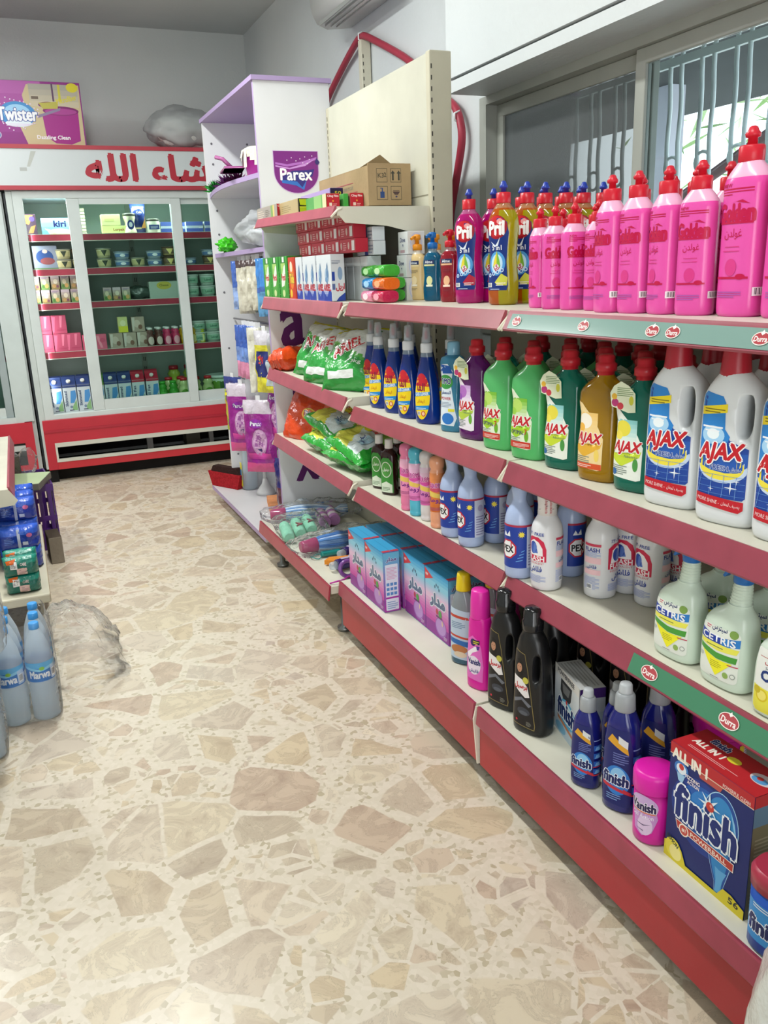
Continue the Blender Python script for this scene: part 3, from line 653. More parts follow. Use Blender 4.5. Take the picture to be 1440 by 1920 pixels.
def fdoor(x0, x1, y, t0=.06, t1=.06, zt=1.79, zb=.452, tb=.07, tt=.035):
    d = M().box(x0, x0+t0, y, y+.022, zb, zt, FW, bev=.003).box(x1-t1, x1, y, y+.022, zb, zt, FW, bev=.003).box(x0+t0, x1-t1, y, y+.022, zb, zb+tb, FW).box(x0+t0, x1-t1, y, y+.022, zt-tt, zt, FW)
    do = put('sliding_door', d, 'alu', fr)
    put('door_pane', M().box(x0+t0, x1-t1, y+.008, y+.012, zb+tb, zt-tt, '#ffffff'), 'glass', do)
fdoor(.386, 1.095, YF-.016, .075, .065); fdoor(1.03, 1.60, YF+.01, .07, .06)
put('red_panel', M().box(.055, 1.64, YF-.03, YF+.01, .285, .418, FR, bev=.003).box(.055, 1.64, YF-.034, YF+.01, .335, .352, '#b3283a'), 'paint', fr)
rp = M(); rp.box(.055, .115, YF-.03, YF+.0, .085, .29, FR).box(.115, 1.64, YF-.03, YF+.0, .085, .135, '#c8303a').box(.115, 1.64, YF-.03, YF+.0, .262, .290, FR)
put('lower_panel', rp, 'paint', fr)
put('vent_frame', M().box(.115, 1.62, YF-.034, YF-.01, .235, .264, '#cfcfc4').box(.115, 1.62, YF-.034, YF-.01, .134, .155, '#cfcfc4').box(.113, .126, YF-.034, YF-.01, .134, .264, '#cfcfc4'), 'alu', fr)
cpx = M().box(.14, 1.55, 6.35, 6.36, .1, .4, '#1d1c1b').box(.72, .76, 6.0, 6.03, .05, .28, '#8a8a8a').box(1.16, 1.19, 6.0, 6.03, .05, .28, '#8a8a8a').box(1.02, 1.12, 6.15, 6.3, .10, .27, '#6f6a5c')
cpx.box(.1, 1.6, YF+.08, 6.4, .05, .07, '#2a2826'); put('compressor_bay', cpx, 'matte', fr)
put('plinth', M().box(.0, 1.62, YF+.06, YF+.10, 0, .10, '#232221').box(.03, .11, YF-.02, YF+.06, 0, .085, '#1b1a1a').box(1.5, 1.58, YF-.02, YF+.06, 0, .085, '#1b1a1a'), 'matte', fr)
put('gap_shade_strip', M().box(.028, .040, YF-.015, YF+.05, .1, 1.82, '#20262c'), 'rubber', fr)  # near-black strip painted in as the shade of the gap between the fridges
put('side_post', M().box(.040, .076, YF-.022, YF+.03, .09, 1.83, '#c3ccca', bev=.003), 'alu', fr)
# header sign shared by both fridges
hs = root('fridge_header_sign', 'white header sign with red Arabic lettering above the fridges', 'sign', (0, 0, 0))
put('sign_box', M().box(-1.5, 1.66, YF-.04, 6.46, 1.86, 2.085, '#ccd3d6'), 'plastic', hs)
put('sign_border', M().box(-1.5, 1.66, YF-.046, YF-.036, 2.072, 2.096, '#b33a48').box(-1.5, 1.66, YF-.046, YF-.036, 1.836, 1.862, '#b33a48').box(-1.5, 1.66, YF-.045, 6.46, 2.085, 2.096, '#b33a48'), 'paint', hs)
fs = facemap((.915, YF-.04, 1.966), (1, 0, 0), (0, 0, 1), (0, -1, 0))
put('sign_lettering', decal([('t', 'ما شاء الله', 135, -2, 1040, 165, '#b0303f', .045)], fs), 'printed', hs)
put('sign_tape', decal([('p', [(-640, 88), (-610, 88), (-655, 0), (-672, 0)], '#b9bdb8'), ('r', -715, -25, -675, -5, '#b4b8b6')], facemap((.86, YF-.04, 1.97), (1, 0, 0), (0, 0, 1), (0, -1, 0))), 'card', hs)
# the neighbouring fridge, cut by the frame
f2 = root('glass_door_fridge', 'second white and red fridge at the left edge beside the large one', 'fridge', (0, 0, 0))
put('cabinet', M().box(-1.2, -1.14, YF, 6.46, .1, 1.83, FW).box(-.06, .02, YF, 6.46, .1, 1.83, FW).box(-1.14, -.06, 6.4, 6.46, .1, 1.83, '#8fa49b').box(-1.14, -.06, YF+.02, 6.4, .40, .43, FW), 'alu', f2)
put('door_frame', M().box(-.10, .012, YF-.02, YF+.03, .42, 1.825, '#c4cfce', bev=.004).box(-1.2, .012, YF-.02, YF+.03, 1.79, 1.83, FW).box(-1.2, -.05, YF-.02, YF+.03, .415, .455, FW), 'alu', f2)
d2 = put('sliding_door', M().box(-.15, -.105, YF-.005, YF+.015, .455, 1.79, '#9aa6a8', bev=.003).box(-.8, -.755, YF-.005, YF+.015, .455, 1.79, FW).box(-.755, -.15, YF-.005, YF+.015, .455, .52, FW), 'alu', f2)
put('door_pane', M().box(-.755, -.15, YF+.003, YF+.007, .52, 1.79, '#ffffff'), 'glass', d2)
put('red_panel', M().box(-1.2, -.005, YF-.03, YF+.01, .285, .418, FR).box(-.065, -.005, YF-.03, YF, .085, .29, FR).box(-1.2, -.065, YF-.03, YF, .085, .135, FR), 'paint', f2)
put('vent_frame', M().box(-1.2, -.065, YF-.034, YF-.01, .235, .27, '#bfc4c2'), 'alu', f2)
for z in FSH: put('shelf', M().box(-1.13, -.07, 5.98, 6.39, z-.012, z, '#b9c0b8').box(-1.13, -.07, 5.97, 5.98, z-.036, z+.002, '#a63348'), 'rail', f2)
put('plinth', M().box(-1.2, 0, YF+.06, YF+.10, 0, .10, '#232221'), 'matte', f2)

# ================================================================== LEFT SHELVING
lg = root('shelving_bay', 'cream steel shelving at the left edge of the aisle', 'shelf', (0, 0, 0))
put('base_shelf', M().box(-.50, -.03, 3.10, 4.1, .165, .20, '#cfc9b4', {'x+': '#b8a98a'}, bev=.006), 'paint', lg)
put('kick_plate', M().box(-.07, -.06, 3.12, 4.1, .04, .165, '#8f8573'), 'paint', lg)
put('shelf', M().box(-.50, -.125, 3.42, 4.7, .50, .53, CRM), 'paint', lg)
put('price_rail', M().prism([(-.128, .533), (-.120, .533), (-.105, .49), (-.112, .488)], 'y', 3.45, 4.7, '#a85562'), 'rail', lg)
put('bracket', M().prism([(-.5, .528), (-.125, .532), (-.095, .485), (-.11, .468), (-.5, .44)], 'y', 3.415, 3.42, CRM), 'paint', lg)
put('back_panel', M().box(-.52, -.50, 3.1, 4.7, .05, 1.2, '#c8c2ae'), 'paint', lg)
put('base_shelf', M().box(-.50, -.13, 4.1, 4.7, .165, .20, '#cfc9b4'), 'paint', lg)
for yy in (3.2, 4.0): put('foot', M().lathe([(.025, 0), (.012, .02), (.011, .16)], '#333333', 12, -.2, yy), 'plastic', lg)
# ================================================================== PRODUCT KINDS (front of each faces local -Y)
def scaled(secs, f): return [(z, rx*f, ry*f)+tuple(r) for z, rx, ry, *r in secs]
# ---- floor cleaner bottle with slanted grip, red cap
def cleaner(key, liq, face, fresh=True, mat='liquid', fill='#d9d9d0'):
    K = Kind(key, 'cleaner_bottle', 'bottle')
    secs = dens([(0, .041, .026, 0, 0, 3), (.005, .047, .031, 0, 0, 3), (.03, .050, .033, 0, 0, 2.8), (.07, .050, .033, 0, 0, 2.8), (.11, .047, .032, .002, 0, 2.8), (.14, .047, .031, .002, 0, 2.7), (.165, .050, .032, 0, 0, 2.6), (.185, .049, .031, 0, 0, 2.5), (.200, .040, .027, .002, 0, 2.3), (.213, .025, .021, .004, 0, 2), (.222, .017, .017, .005, 0, 2), (.232, .0155, .0155, .005, 0, 2)])
    b = M().loft(secs, liq, 32)
    bi = K.add('bottle_body', b, mat)
    r = M()
    for i in range(6):   # grip ribs on the right side
        z = .085+i*.017; s_ = at_z(secs, z); r.tube([(s_[3]+s_[1]*.62, -s_[2]*.86, z), (s_[3]+s_[1]*.93, -s_[2]*.45, z+.002), (s_[3]+s_[1]*1.0, 0, z+.004)], .0012, liq, 5)
    K.add('grip_ribs', r, mat, bi)
    K.add('cap', M().lathe([(.0165, .208), (.0175, .212), (.0175, .228), (.0215, .229), (.0215, .243), (.018, .246), (.0165, .2475), (.0165, .258), (.0135, .262), (.004, .263)], '#b8202e', 20, .005), 'plastic')
    f = planemap(secs, .085)
    lab = [('p', [(-47, -55), (14, -60), (24, -57), (26, 8), (14, 30), (-5, 55), (-30, 78), (-46, 82)], face[0]),
           ('g', -46, 10, 12, 60, face[0], face[1], 6), ('e', -20, 42, 18, 16, face[2]), ('e', -30, 28, 10, 9, face[3]), ('p', [(-46, -20), (-20, -34), (20, -12), (24, 0), (-10, -24), (-46, -10)], face[4]),
           ('t', 'AJAX', -10, 4, 62, 27, '#c4202b', .045, '#f6f2f2', .0, .25), ('e', 12, -28, 6, 13, face[5]), ('n', -42, -50, -6, -30, 5, '#7c8a80')]
    if face[6] == 'opt':
        lab += [('t', 'OPTIMAL', -16, -20, 40, 9, '#3c3c6a', .02), ('t', '7', 10, -18, 7, 13, '#c4202b', .02), ('r', -44, -57, 24, -42, '#cc3a2a'), ('n', -30, -54, 20, -45, 3, '#f1d9d0')]
    elif face[6] == 'org': lab += [('r', -46, -58, 24, -46, '#d9562c'), ('n', -40, -55, 0, -48, 2, '#f1d9d0')]
    else: lab += [('e', -38, -46, 7, 7, '#2f69a8'), ('t', 'fabuloso', 2, -12, 30, 5, '#4c6a70', .0)]
    K.add('label', decal(lab, f, 6, 14), 'printed', bi)
    if fresh:
        K.add('neck_tag', decal([('p', [(-46, 84), (-50, 110), (-42, 124), (-26, 134), (-8, 126), (6, 112), (8, 76), (-8, 74), (-30, 80)], '#dfe6c8'), ('e', -38, 92, 8, 8, '#b23a74'), ('e', -26, 86, 7, 7, '#c9404c'), ('e', -40, 104, 6, 6, '#e3b23c'), ('e', -2, 98, 5, 9, '#c9c842'), ('n', -34, 106, 2, 124, 5, '#7f9a6a')], lambda u, v, o: (u, -.0335-o, .085+v)), 'printed')
cleaner('aj_green', '#52b568', ('#e6f0d8', '#7fbf3c', '#b9dc6a', '#9ccf4a', '#a8d430', '#6fae2c', 'opt'), False, 'pearl')
cleaner('aj_teal', '#0f8a74', ('#eef3ea', '#8fcfd0', '#e8d94a', '#f0e05a', '#c9dc3a', '#4f9a4a', ''))
cleaner('aj_purple', '#7a1f86', ('#f0e8f2', '#c9a0d8', '#b06cc0', '#8f4ab0', '#b8d04a', '#6fae3c', ''))
cleaner('aj_yellow', '#cf9a10', ('#f4d9a0', '#f0c878', '#f7efe0', '#f2b84a', '#e8b23a', '#f4d56a', 'org'), False)
# ---- white abrasive cleaner with handle hole and red collar cap
K = Kind('aj_white', 'cream_cleaner_bottle', 'bottle')
secs = dens([(0, .048, .028, 0, 0, 3.2), (.006, .054, .033, 0, 0, 3.2), (.02, .0565, .035, 0, 0, 3.2), (.10, .0565, .035, 0, 0, 3.2), (.19, .0555, .0345, 0, 0, 3), (.215, .054, .034, 0, 0, 3), (.235, .045, .030, -.002, 0, 2.6), (.255, .027, .025, -.006, 0, 2.2), (.262, .020, .020, -.008, 0, 2)])
b = M(); WB = '#dfe3e6'
b.loft(secs, WB, 36)
bi = K.add('bottle_body', b, 'pearl')
K.add('cap', M().lathe([(.026, .250), (.0245, .262), (.021, .30), (.0195, .318), (.004, .32)], '#a81d2e', 24, -.008), 'plastic')
lab = [('p', [(-44, -66), (40, -66), (44, -62), (44, 22), (34, 26), (12, 34), (0, 52), (0, 96), (-6, 106), (-40, 112), (-46, 106), (-46, -62)], '#2348a0'),
       ('p', [(-46, 0), (-46, 106), (-40, 112), (-6, 106), (0, 96), (2, 52), (12, 40), (0, 10)], '#2f84d0'), ('e', -20, 40, 22, 16, '#a8d4f4'), ('e', -20, 42, 12, 9, '#eef7fc'),
       ('p', [(-46, 72), (4, 80), (4, 94), (-46, 86)], '#f2dc2a'), ('n', -40, 78, 0, 87, 2, '#8a7a20'), ('r', -42, 52, -2, 55, '#f0f4fa'), ('r', -36, 46, -8, 48.5, '#f0f4fa'),
       ('e', 0, -14, 45, 26, '#c8d8ee'), ('e', -2, -11, 42, 24, '#f2e04a'), ('p', [(-44, 14), (-44, -12), (-20, -20), (8, -22), (30, -19), (44, -8), (44, 14)], '#2a5cb4'),
       ('t', 'FRESH', -4, -14, 34, 8, '#23489a', .03, '#dfe8f4'), ('t', 'منعش', 26, -15, 20, 9, '#23489a', .03, '#dfe8f4')]
for i in range(4): lab += [('p', [(-44+i*24, -64), (-43+i*24, -64), (-36+i*22, -26), (-37+i*22, -26)], '#6f9ad8'), ('r', -45, -60+i*11, 43, -59.3+i*11, '#5f8ccc')]
for x, y, s_ in ((20, -46, 12), (-16, -52, 6), (30, -34, 6)):
    lab += [('p', [(x-s_, y), (x, y+s_*.12), (x+s_, y), (x, y-s_*.12)], '#eef4fc'), ('p', [(x, y-s_), (x+s_*.12, y), (x, y+s_), (x-s_*.12, y)], '#eef4fc')]
lab += [('p', [(-46, -80), (36, -88), (43, -82), (43, -68), (-46, -62)], '#c3202e'), ('t', 'MORE SHINE -', -20, -73, 44, 6.5, '#f2dede', .01, None, -.07), ('t', 'يصيف لمعان', 22, -76, 32, 8, '#f2dede', .0, None, -.07),
        ('t', 'AJAX', -4, 10, 80, 36, '#c4202b', .05, '#f4f4f6', .06, .25, .06)]
K.add('label', decal(lab, planemap(secs, .115), 6, 14), 'printed', bi)
K.punch(bi, .033, .190, .0135, .037, WB)
# ---- pink dish soap
def golden(key, H, rx, ry, hw):
    K = Kind(key, 'dish_soap_bottle', 'bottle'); s = H/.26; PK = '#e552aa'; PL = '#ecb4d2'
    secs = dens([(0, rx*.86, ry*.86, 0, 0, 2.6), (.004*s, rx*.97, ry*.97, 0, 0, 2.6), (.016*s, rx, ry, 0, 0, 2.6), (.11*s, rx*.985, ry, 0, 0, 2.6), (.182*s, rx, ry, 0, 0, 2.6), (.192*s, rx*.95, ry*.95, 0, 0, 2.4), (.203*s, rx*.76, ry*.8, 0, 0, 2.2), (.212*s, rx*.54, ry*.66, 0, 0, 2), (.216*s, .0135*hw, .0135*hw, 0, 0, 2)])
    bi = K.add('bottle_body', M().loft(secs, lambda z: PK if z < .193*s else PL, 30), 'pearl')
    z0 = .212*s; k = hw
    ci = K.add('cap', M().lathe([(.0155*k, z0), (.0165*k, z0+.002), (.0165*k, z0+.019*k), (.015*k, z0+.021*k), (.0065*k, z0+.022*k)], '#cf1f33', 20), 'plastic')
    K.add('push_top', M().lathe([(.0065*k, z0+.021*k), (.0062*k, z0+.030*k), (.0092*k, z0+.031*k), (.0102*k, z0+.035*k), (.007*k, z0+.039*k), (.0055*k, z0+.043*k), (.003*k, z0+.0445*k)], '#cf1f33', 14), 'plastic', ci)
    w = rx*1000; D = '#c00e48'; f = wrapmap(secs, .10*s)
    def L(cx):
        return [('r', cx-w*.8, 76*s, cx+w*.8, 78*s, D), ('r', cx-w*.8, 72.5*s, cx+w*.8, 74*s, D), ('r', cx-w*.8, 69*s, cx-w*.2, 70.5*s, D), ('t', 'NEW', cx-w*.5, 82*s, w*.5, 5*s, D, .02), ('p', [(cx-w*.3, 58*s), (cx+w*.4, 62*s), (cx+w*.7, 56*s), (cx+w*.1, 60*s)], D),
                ('t', 'Golden', cx, 45*s, w*1.75, 23*s, D, .08), ('r', cx-w*.85, 30*s, cx+w*.85, 33*s, D), ('t', 'غولدن', cx, 16*s, w*.95, 15*s, D, .01), ('r', cx-w*.4, -2*s, cx+w*.4, -1*s, mix(PK, D, .5)), ('r', cx-w*.5, -8*s, cx+w*.4, -7*s, mix(PK, D, .5)),
                ('e', cx, -30*s, w*.32, 12*s, mix(PK, D, .35)), ('r', cx-w*.8, -46*s, cx+w*.8, -43*s, D), ('e', cx+w*.5, -43*s, w*.2, 4*s, D), ('n', cx-w*.7, -72*s, cx+w*.6, -62*s, 3, mix(PK, '#8a5ab0', .6))]
    lab = L(0)+L(rx*1000*2.6)+[('b', w*.95, -70*s, w*1.9, -58*s)]+L(-rx*1000*2.6)
    K.add('print', decal(lab, f, 6, 0, base=.0003), 'printed', bi)
golden('gold_s', .220, .0285, .022, .95); golden('gold_m', .260, .034, .026, 1.1); golden('gold_l', .302, .041, .029, 1.25)
# ---- washing-up liquid with waist, red collar and blue push cap
def pril(key, c1, c2, accent):
    K = Kind(key, 'washing_up_liquid_bottle', 'bottle')
    secs = dens([(0, .034, .022, 0, 0, 2.4), (.006, .041, .027, 0, 0, 2.4), (.05, .043, .029, 0, 0, 2.4), (.10, .0385, .027, 0, 0, 2.4), (.135, .037, .026, 0, 0, 2.4), (.19, .043, .029, 0, 0, 2.4), (.215, .041, .028, 0, 0, 2.3), (.235, .031, .024, 0, 0, 2.1), (.25, .018, .017, 0, 0, 2), (.262, .016, .016, 0, 0, 2)])
    bo_ = M().loft(secs, lambda z: c1 if z < .238 else mix(c1, '#e8d8d8', .5), 40)
    if c2 != c1:   # two liquids side by side
        for i_, f_ in enumerate(bo_.f):
            c_ = [sum(bo_.v[j][a] for j in f_)/len(f_) for a in (0, 2)]
            if c_[0] > .007 and c_[1] < .236: bo_.c[i_] = c2
    bi = K.add('bottle_body', bo_, 'liquid')
    ci = K.add('collar', M().lathe([(.018, .252), (.0185, .254), (.0185, .277), (.016, .2785), (.007, .279)], '#cf1f2f', 20), 'plastic')
    K.add('push_cap', M().lathe([(.007, .278), (.0068, .288), (.0105, .289), (.0112, .293), (.0085, .297), (.0065, .303), (.004, .306)], '#2740a8', 14), 'plastic', ci)
    lab = [('p', [(-30, -72), (30, -72), (33, -60), (27, 0), (29, 34), (34, 70), (30, 95), (16, 108), (-8, 110), (-26, 98), (-33, 70), (-28, 30), (-26, 0), (-33, -58)], '#12307c'),
           ('e', 0, 84, 31, 29, '#9c1226'), ('e', -2, 86, 28, 26, '#c9202c'), ('e', 10, 98, 9, 7, '#e8a0a0'), ('e', 0, -5, 25, 30, '#4f9ad8'), ('e', 0, -6, 18, 24, '#bfe0f4'), ('p', [(-12, -12), (-9, 2), (0, 26), (9, 2), (12, -12), (0, -26)], '#7ab23c'), ('p', [(-12, -12), (-9, 2), (0, 26), (0, -6)], '#e3cf3c'), ('p', [(-11, -14), (11, -14), (0, -28)], '#b01c3a'),
           ('e', 0, -13, 7, 7, '#eee8f0'), ('t', '5', 0, -13, 7, 10, '#a8203a', .04), ('p', [(-20, 50), (-4, 40), (2, 46), (12, 60), (4, 38), (-8, 36)], '#dfe8f4'), ('t', '5 in1', 0, 34, 30, 12, '#eef2f8', .02)]
    for i in range(4): lab += [('e', -22+i*13, -34+i*4, 5, 5, '#cfe2f2'), ('e', -22+i*13, -34+i*4, 3, 3, '#3f6ab0')]
    lab += [('p', [(-4, -52), (16, -30), (32, -40), (31, -60), (6, -60)], accent), ('n', 0, -60, 28, -50, 2, '#f0e8e8'), ('b', -30, -64, -14, -53), ('n', -20, -70, 20, -66, 1, '#c8d4ec'), ('t', 'Pril', 0, 82, 46, 32, '#f6f4f4', .06)]
    K.add('label', decal(lab, planemap(secs, .11), 6, 12), 'printed', bi)
pril('pril_pink', '#d8148c', '#d8148c', '#b0203a'); pril('pril_yellow', '#dd6a0c', '#c9c010', '#c9cc4a')
# ---- hand soap pump
def soap(key, body, pump, lab2, mat='liquid'):
    K = Kind(key, 'soap_pump_bottle', 'bottle')
    secs = dens([(0, .027, .018, 0, 0, 2.4), (.005, .032, .022, 0, 0, 2.4), (.04, .033, .023, 0, 0, 2.4), (.075, .029, .021, 0, 0, 2.4), (.115, .032, .022, 0, 0, 2.4), (.135, .029, .021, 0, 0, 2.3), (.147, .018, .016, 0, 0, 2), (.152, .013, .013, 0, 0, 2), (.162, .013, .013, 0, 0, 2)])
    bi = K.add('bottle_body', M().loft(secs, lambda z: body if z < .146 else mix(body, '#dddddd', .7), 26), mat)
    ci = K.add('pump_collar', M().lathe([(.016, .158), (.016, .174), (.013, .177), (.007, .178)], pump, 18), 'plastic')
    p = M().lathe([(.007, .178), (.0065, .190), (.012, .191), (.0125, .203), (.010, .207), (.003, .208)], pump, 16)
    p.tube([(0, 0, .200), (.0, -.022, .199), (0, -.033, .193)], .0045, pump, 8)
    K.add('pump_head', p, 'plastic', ci)
    K.add('label', decal([('r', -20, 38, 18, 50, '#20305c'), ('t', 'Alme', -2, 44, 28, 8, '#e8ecf2', .02), ('r', -20, 32, 18, 37, lab2), ('n', -14, 12, 14, 24, 3, mix(body, '#333333', .4)), ('e', 0, -12, 11, 14, lab2), ('r', -12, -30, 12, -24, mix(lab2, '#ffffff', .5)), ('n', -12, -42, 12, -34, 2, mix(body, '#333333', .4))], planemap(secs, .075), 6, 12), 'printed', bi)
soap('soap_cream', '#e3c790', '#e8921c', '#f0dcb0', 'pearl'); soap('soap_blue', '#0d6f9c', '#1468b4', '#d8d8a0'); soap('soap_red', '#b01c34', '#c8182c', '#e8b890')
# ---- blue glass cleaner
K = Kind('glass_cleaner', 'glass_cleaner_bottle', 'bottle')
secs = dens([(0, .034, .022, 0, 0, 2.4), (.006, .040, .026, 0, 0, 2.4), (.03, .042, .0275, 0, 0, 2.4), (.08, .041, .027, 0, 0, 2.4), (.13, .034, .025, 0, 0, 2.3), (.165, .026, .021, 0, 0, 2.2), (.19, .020, .018, 0, 0, 2), (.207, .0165, .0165, 0, 0, 2), (.214, .016, .016, 0, 0, 2)])
bi = K.add('bottle_body', M().loft(secs, lambda z: '#0c3fae' if z < .198 else '#9fb4cc', 28), 'liquid')
ci = K.add('collar', M().lathe([(.0165, .208), (.0175, .21), (.0175, .232), (.015, .235), (.009, .236), (.0075, .245)], '#dfe3e8', 20), 'plastic')
K.add('nozzle', M().lathe([(.0045, .244), (.005, .262), (.003, .272)], '#b02034', 10), 'plastic', ci)
K.add('overcap', M().lathe([(.0125, .236), (.0115, .262), (.0095, .279), (.008, .281)], '#ffffff', 16), 'pet', ci)
K.add('label', decal([('e', 0, -6, 30, 68, '#f2d21c'), ('p', [(30*math.cos(a), -6+68*math.sin(a)) for a in [math.asin(.45)+(PI-2*math.asin(.45))*i/14 for i in range(15)]], '#c3202e'), ('t', 'الفا', -2, 22, 30, 22, '#8a1a3a', .05),
   ('p', [(-30, -8), (30, 0), (30, 10), (-30, 4)], '#1a86d0'), ('t', 'GLASS CLEANER', 0, 2, 52, 9, '#f0f4f8', .03, None, .1), ('t', 'ايفار', -2, -20, 30, 12, '#c87a20', .02), ('p', [(-29, -36), (28, -30), (26, -42), (-27, -48)], '#1a86d0'), ('n', -22, -44, 18, -37, 2, '#d8ecf8'), ('e', 8, -56, 8, 8, '#c3303a'), ('e', 8, -56, 5.5, 5.5, '#f2c8a0'), ('b', -16, -62, -4, -50)], planemap(secs, .088), 6, 10), 'printed', bi)
# ---- light blue disinfectant
K = Kind('disinfectant', 'disinfectant_bottle', 'bottle')
secs = dens([(0, .032, .022, 0, 0, 2.6), (.005, .037, .026, 0, 0, 2.6), (.05, .036, .026, 0, 0, 2.6), (.10, .033, .024, 0, 0, 2.6), (.15, .034, .0245, .002, 0, 2.5), (.19, .037, .025, 0, 0, 2.4), (.205, .033, .024, 0, 0, 2.2), (.213, .018, .018, .004, 0, 2)])
bi = K.add('bottle_body', M().loft(secs, '#49a9d6', 28), 'liquid')
K.add('cap', M().lathe([(.0175, .210), (.0185, .214), (.0175, .245), (.014, .249), (.003, .25)], '#7fb4d0', 20, .004), 'gloss')
K.add('label', decal([('p', [(-31, -80), (18, -82), (26, -60), (16, -10), (10, 30), (16, 70), (0, 90), (-24, 88), (-32, 70)], '#dfeaf2'), ('p', [(-32, 62), (16, 64), (8, 84), (-24, 88)], '#1f5ab0'), ('e', -8, 40, 24, 20, '#3f9a4a'), ('t', 'OMO', -8, 42, 34, 15, '#16306c', .05, '#eef2f6'), ('t', 'المعطر', -8, 10, 34, 12, '#20407c', .02), ('t', 'POWER', -8, -6, 34, 8, '#c0304a', .02), ('n', -26, -30, 10, -14, 4, '#8a9ab0'), ('e', -2, -62, 20, 16, '#2f78c8'), ('r', 0, -42, 20, -34, '#e6dc3a')], planemap(secs, .10), 6, 12), 'printed', bi)
# ---- dark antiseptic
K = Kind('antiseptic', 'antiseptic_bottle', 'bottle')
secs = dens([(0, .025, .017, 0, 0, 3), (.004, .0295, .020, 0, 0, 3), (.13, .0295, .020, 0, 0, 3), (.145, .024, .018, 0, 0, 2.6), (.155, .013, .013, 0, 0, 2), (.162, .012, .012, 0, 0, 2)])
bi = K.add('bottle_body', M().loft(secs, '#2a0a0c', 26), 'gloss')
K.add('cap', M().lathe([(.0135, .158), (.014, .160), (.0135, .186), (.012, .188), (.003, .188)], '#e0dcd8', 18), 'plastic')
K.add('label', decal([('p', [(-25, -62), (25, -62), (25, 40), (12, 56), (-12, 56), (-25, 40)], '#3f8f3c'), ('p', [(-22, -62), (22, -62), (22, -34), (0, -24), (-22, -34)], '#d8e4d0'), ('e', 0, 16, 21, 27, '#dfe8d8'), ('e', 0, 16, 18, 24, '#57a04a'), ('t', 'ديتول', 0, 16, 26, 13, '#eef2e8', .03), ('n', -18, -56, 14, -42, 3, '#6a8a66')], planemap(secs, .072), 6, 12), 'printed', bi)
# ---- perfumed powder cylinders
def aroma(key, cap, mid1, mid2):
    K = Kind(key, 'scented_powder_canister', 'canister')
    pr = [(.018, 0), (.0215, .003), (.022, .012), (.0205, .016), (.022, .020), (.022, .034), (.0215, .05), (.0215, .15), (.022, .165), (.0185, .172), (.0185, .176), (.022, .182), (.0225, .195), (.020, .206), (.012, .211), (.003, .212)]
    K.add('canister_body', M().lathe(pr, lambda z: cap if z < .045 or z > .168 else (mid1 if z > .10 else mid2), 24), 'gloss')
    f = lambda u, v, o: ((.0217+o)*math.sin(u/.0217), -(.0217+o)*math.cos(u/.0217), .105+v)
    K.add('label', decal([('g', -50, -55, 50, 55, mid2, mid1, 10), ('p', [(-45, 18), (-15, 34), (10, 26), (40, 40), (40, 14), (10, 4), (-20, 10)], mix(mid2, '#d03a9a', .6)), ('p', [(-40, 2), (-10, 6), (30, -4), (40, 4), (20, -14), (-20, -8)], '#e6c860'), ('t', 'AROMA', 10, 24, 44, 14, '#b8308c', .05, '#f2dcec', .1), ('t', 'اروما', 8, -20, 40, 18, '#7c2a88', .03), ('n', -20, -50, 26, -40, 3, '#a04a80')], f, 5, 0), 'printed', 0)
aroma('aroma_pink', '#ec7fa8', '#f2b8d4', '#ee8ab4'); aroma('aroma_blue', '#54b8d0', '#eac0dc', '#e47ac0'); aroma('aroma_white', '#d8d6d8', '#dcc4d8', '#d86ab4'); aroma('aroma_orange', '#eea680', '#e89058', '#d8702c')
# ---- pale blue bleach with hourglass neck
K = Kind('bleach', 'bleach_bottle', 'bottle')
secs = dens([(0, .028, .028, 0, 0, 2), (.005, .034, .034, 0, 0, 2), (.03, .0355, .0355, 0, 0, 2), (.14, .0355, .0355, 0, 0, 2), (.165, .030, .030, 0, 0, 2), (.180, .021, .021, 0, 0, 2), (.192, .0165, .0165, 0, 0, 2), (.205, .0175, .0175, 0, 0, 2), (.218, .020, .020, 0, 0, 2), (.226, .018, .018, 0, 0, 2)])
bi = K.add('bottle_body', M().loft(secs, '#a9b9dc', 30), 'pearl')
K.add('cap', M().lathe([(.0185, .223), (.019, .225), (.019, .243), (.016, .246), (.003, .246)], '#53408c', 18), 'plastic')
oct_ = lambda cx, cy, r: [(cx+r*math.cos(PI/8+i*PI/4), cy+r*math.sin(PI/8+i*PI/4)) for i in range(8)]
f = wrapmap(secs, .082)
lab = []
for cx in (-4,):
    lab += [('r', -76, -52, 40, 50, '#23409c'), ('r', 40, -52, 76, 50, '#c8cfe4'), ('n', 44, -46, 72, 10, 8, '#8a84b0'), ('e', 58, 28, 9, 9, '#a8a4c8'), ('r', -76, 50, 76, 55, '#b0304a')]
for cx in (-44, -2):
    lab += [('p', oct_(cx-6, -6, 25), '#c0283c'), ('p', oct_(cx-6, -6, 21), '#f0f0f2'), ('t', 'PEX', cx-6, -6, 32, 16, '#1c1c24', .04), ('p', [(cx-20, 26), (cx-14, 38), (cx-8, 28), (cx, 40), (cx+2, 26)], '#eef0f4')]
for i in range(9):
    a = 2*PI*i/9; lab.append(('p', [(27+9*math.cos(a), 32+9*math.sin(a)), (27+3*math.cos(a+.9), 32+3*math.sin(a+.9)), (27+3*math.cos(a-.9), 32+3*math.sin(a-.9))], '#f0dc4a'))
lab += [('e', 27, 32, 4, 4, '#f0dc4a')]+[('p', [(14+i*4, -36+i*8), (30+i*1.5, -32+i*8), (30+i*1.5, -30+i*8), (14+i*4, -34+i*8)], '#6aa4e0') for i in range(4)]
K.add('label', decal(lab, f, 6, 0), 'printed', bi)
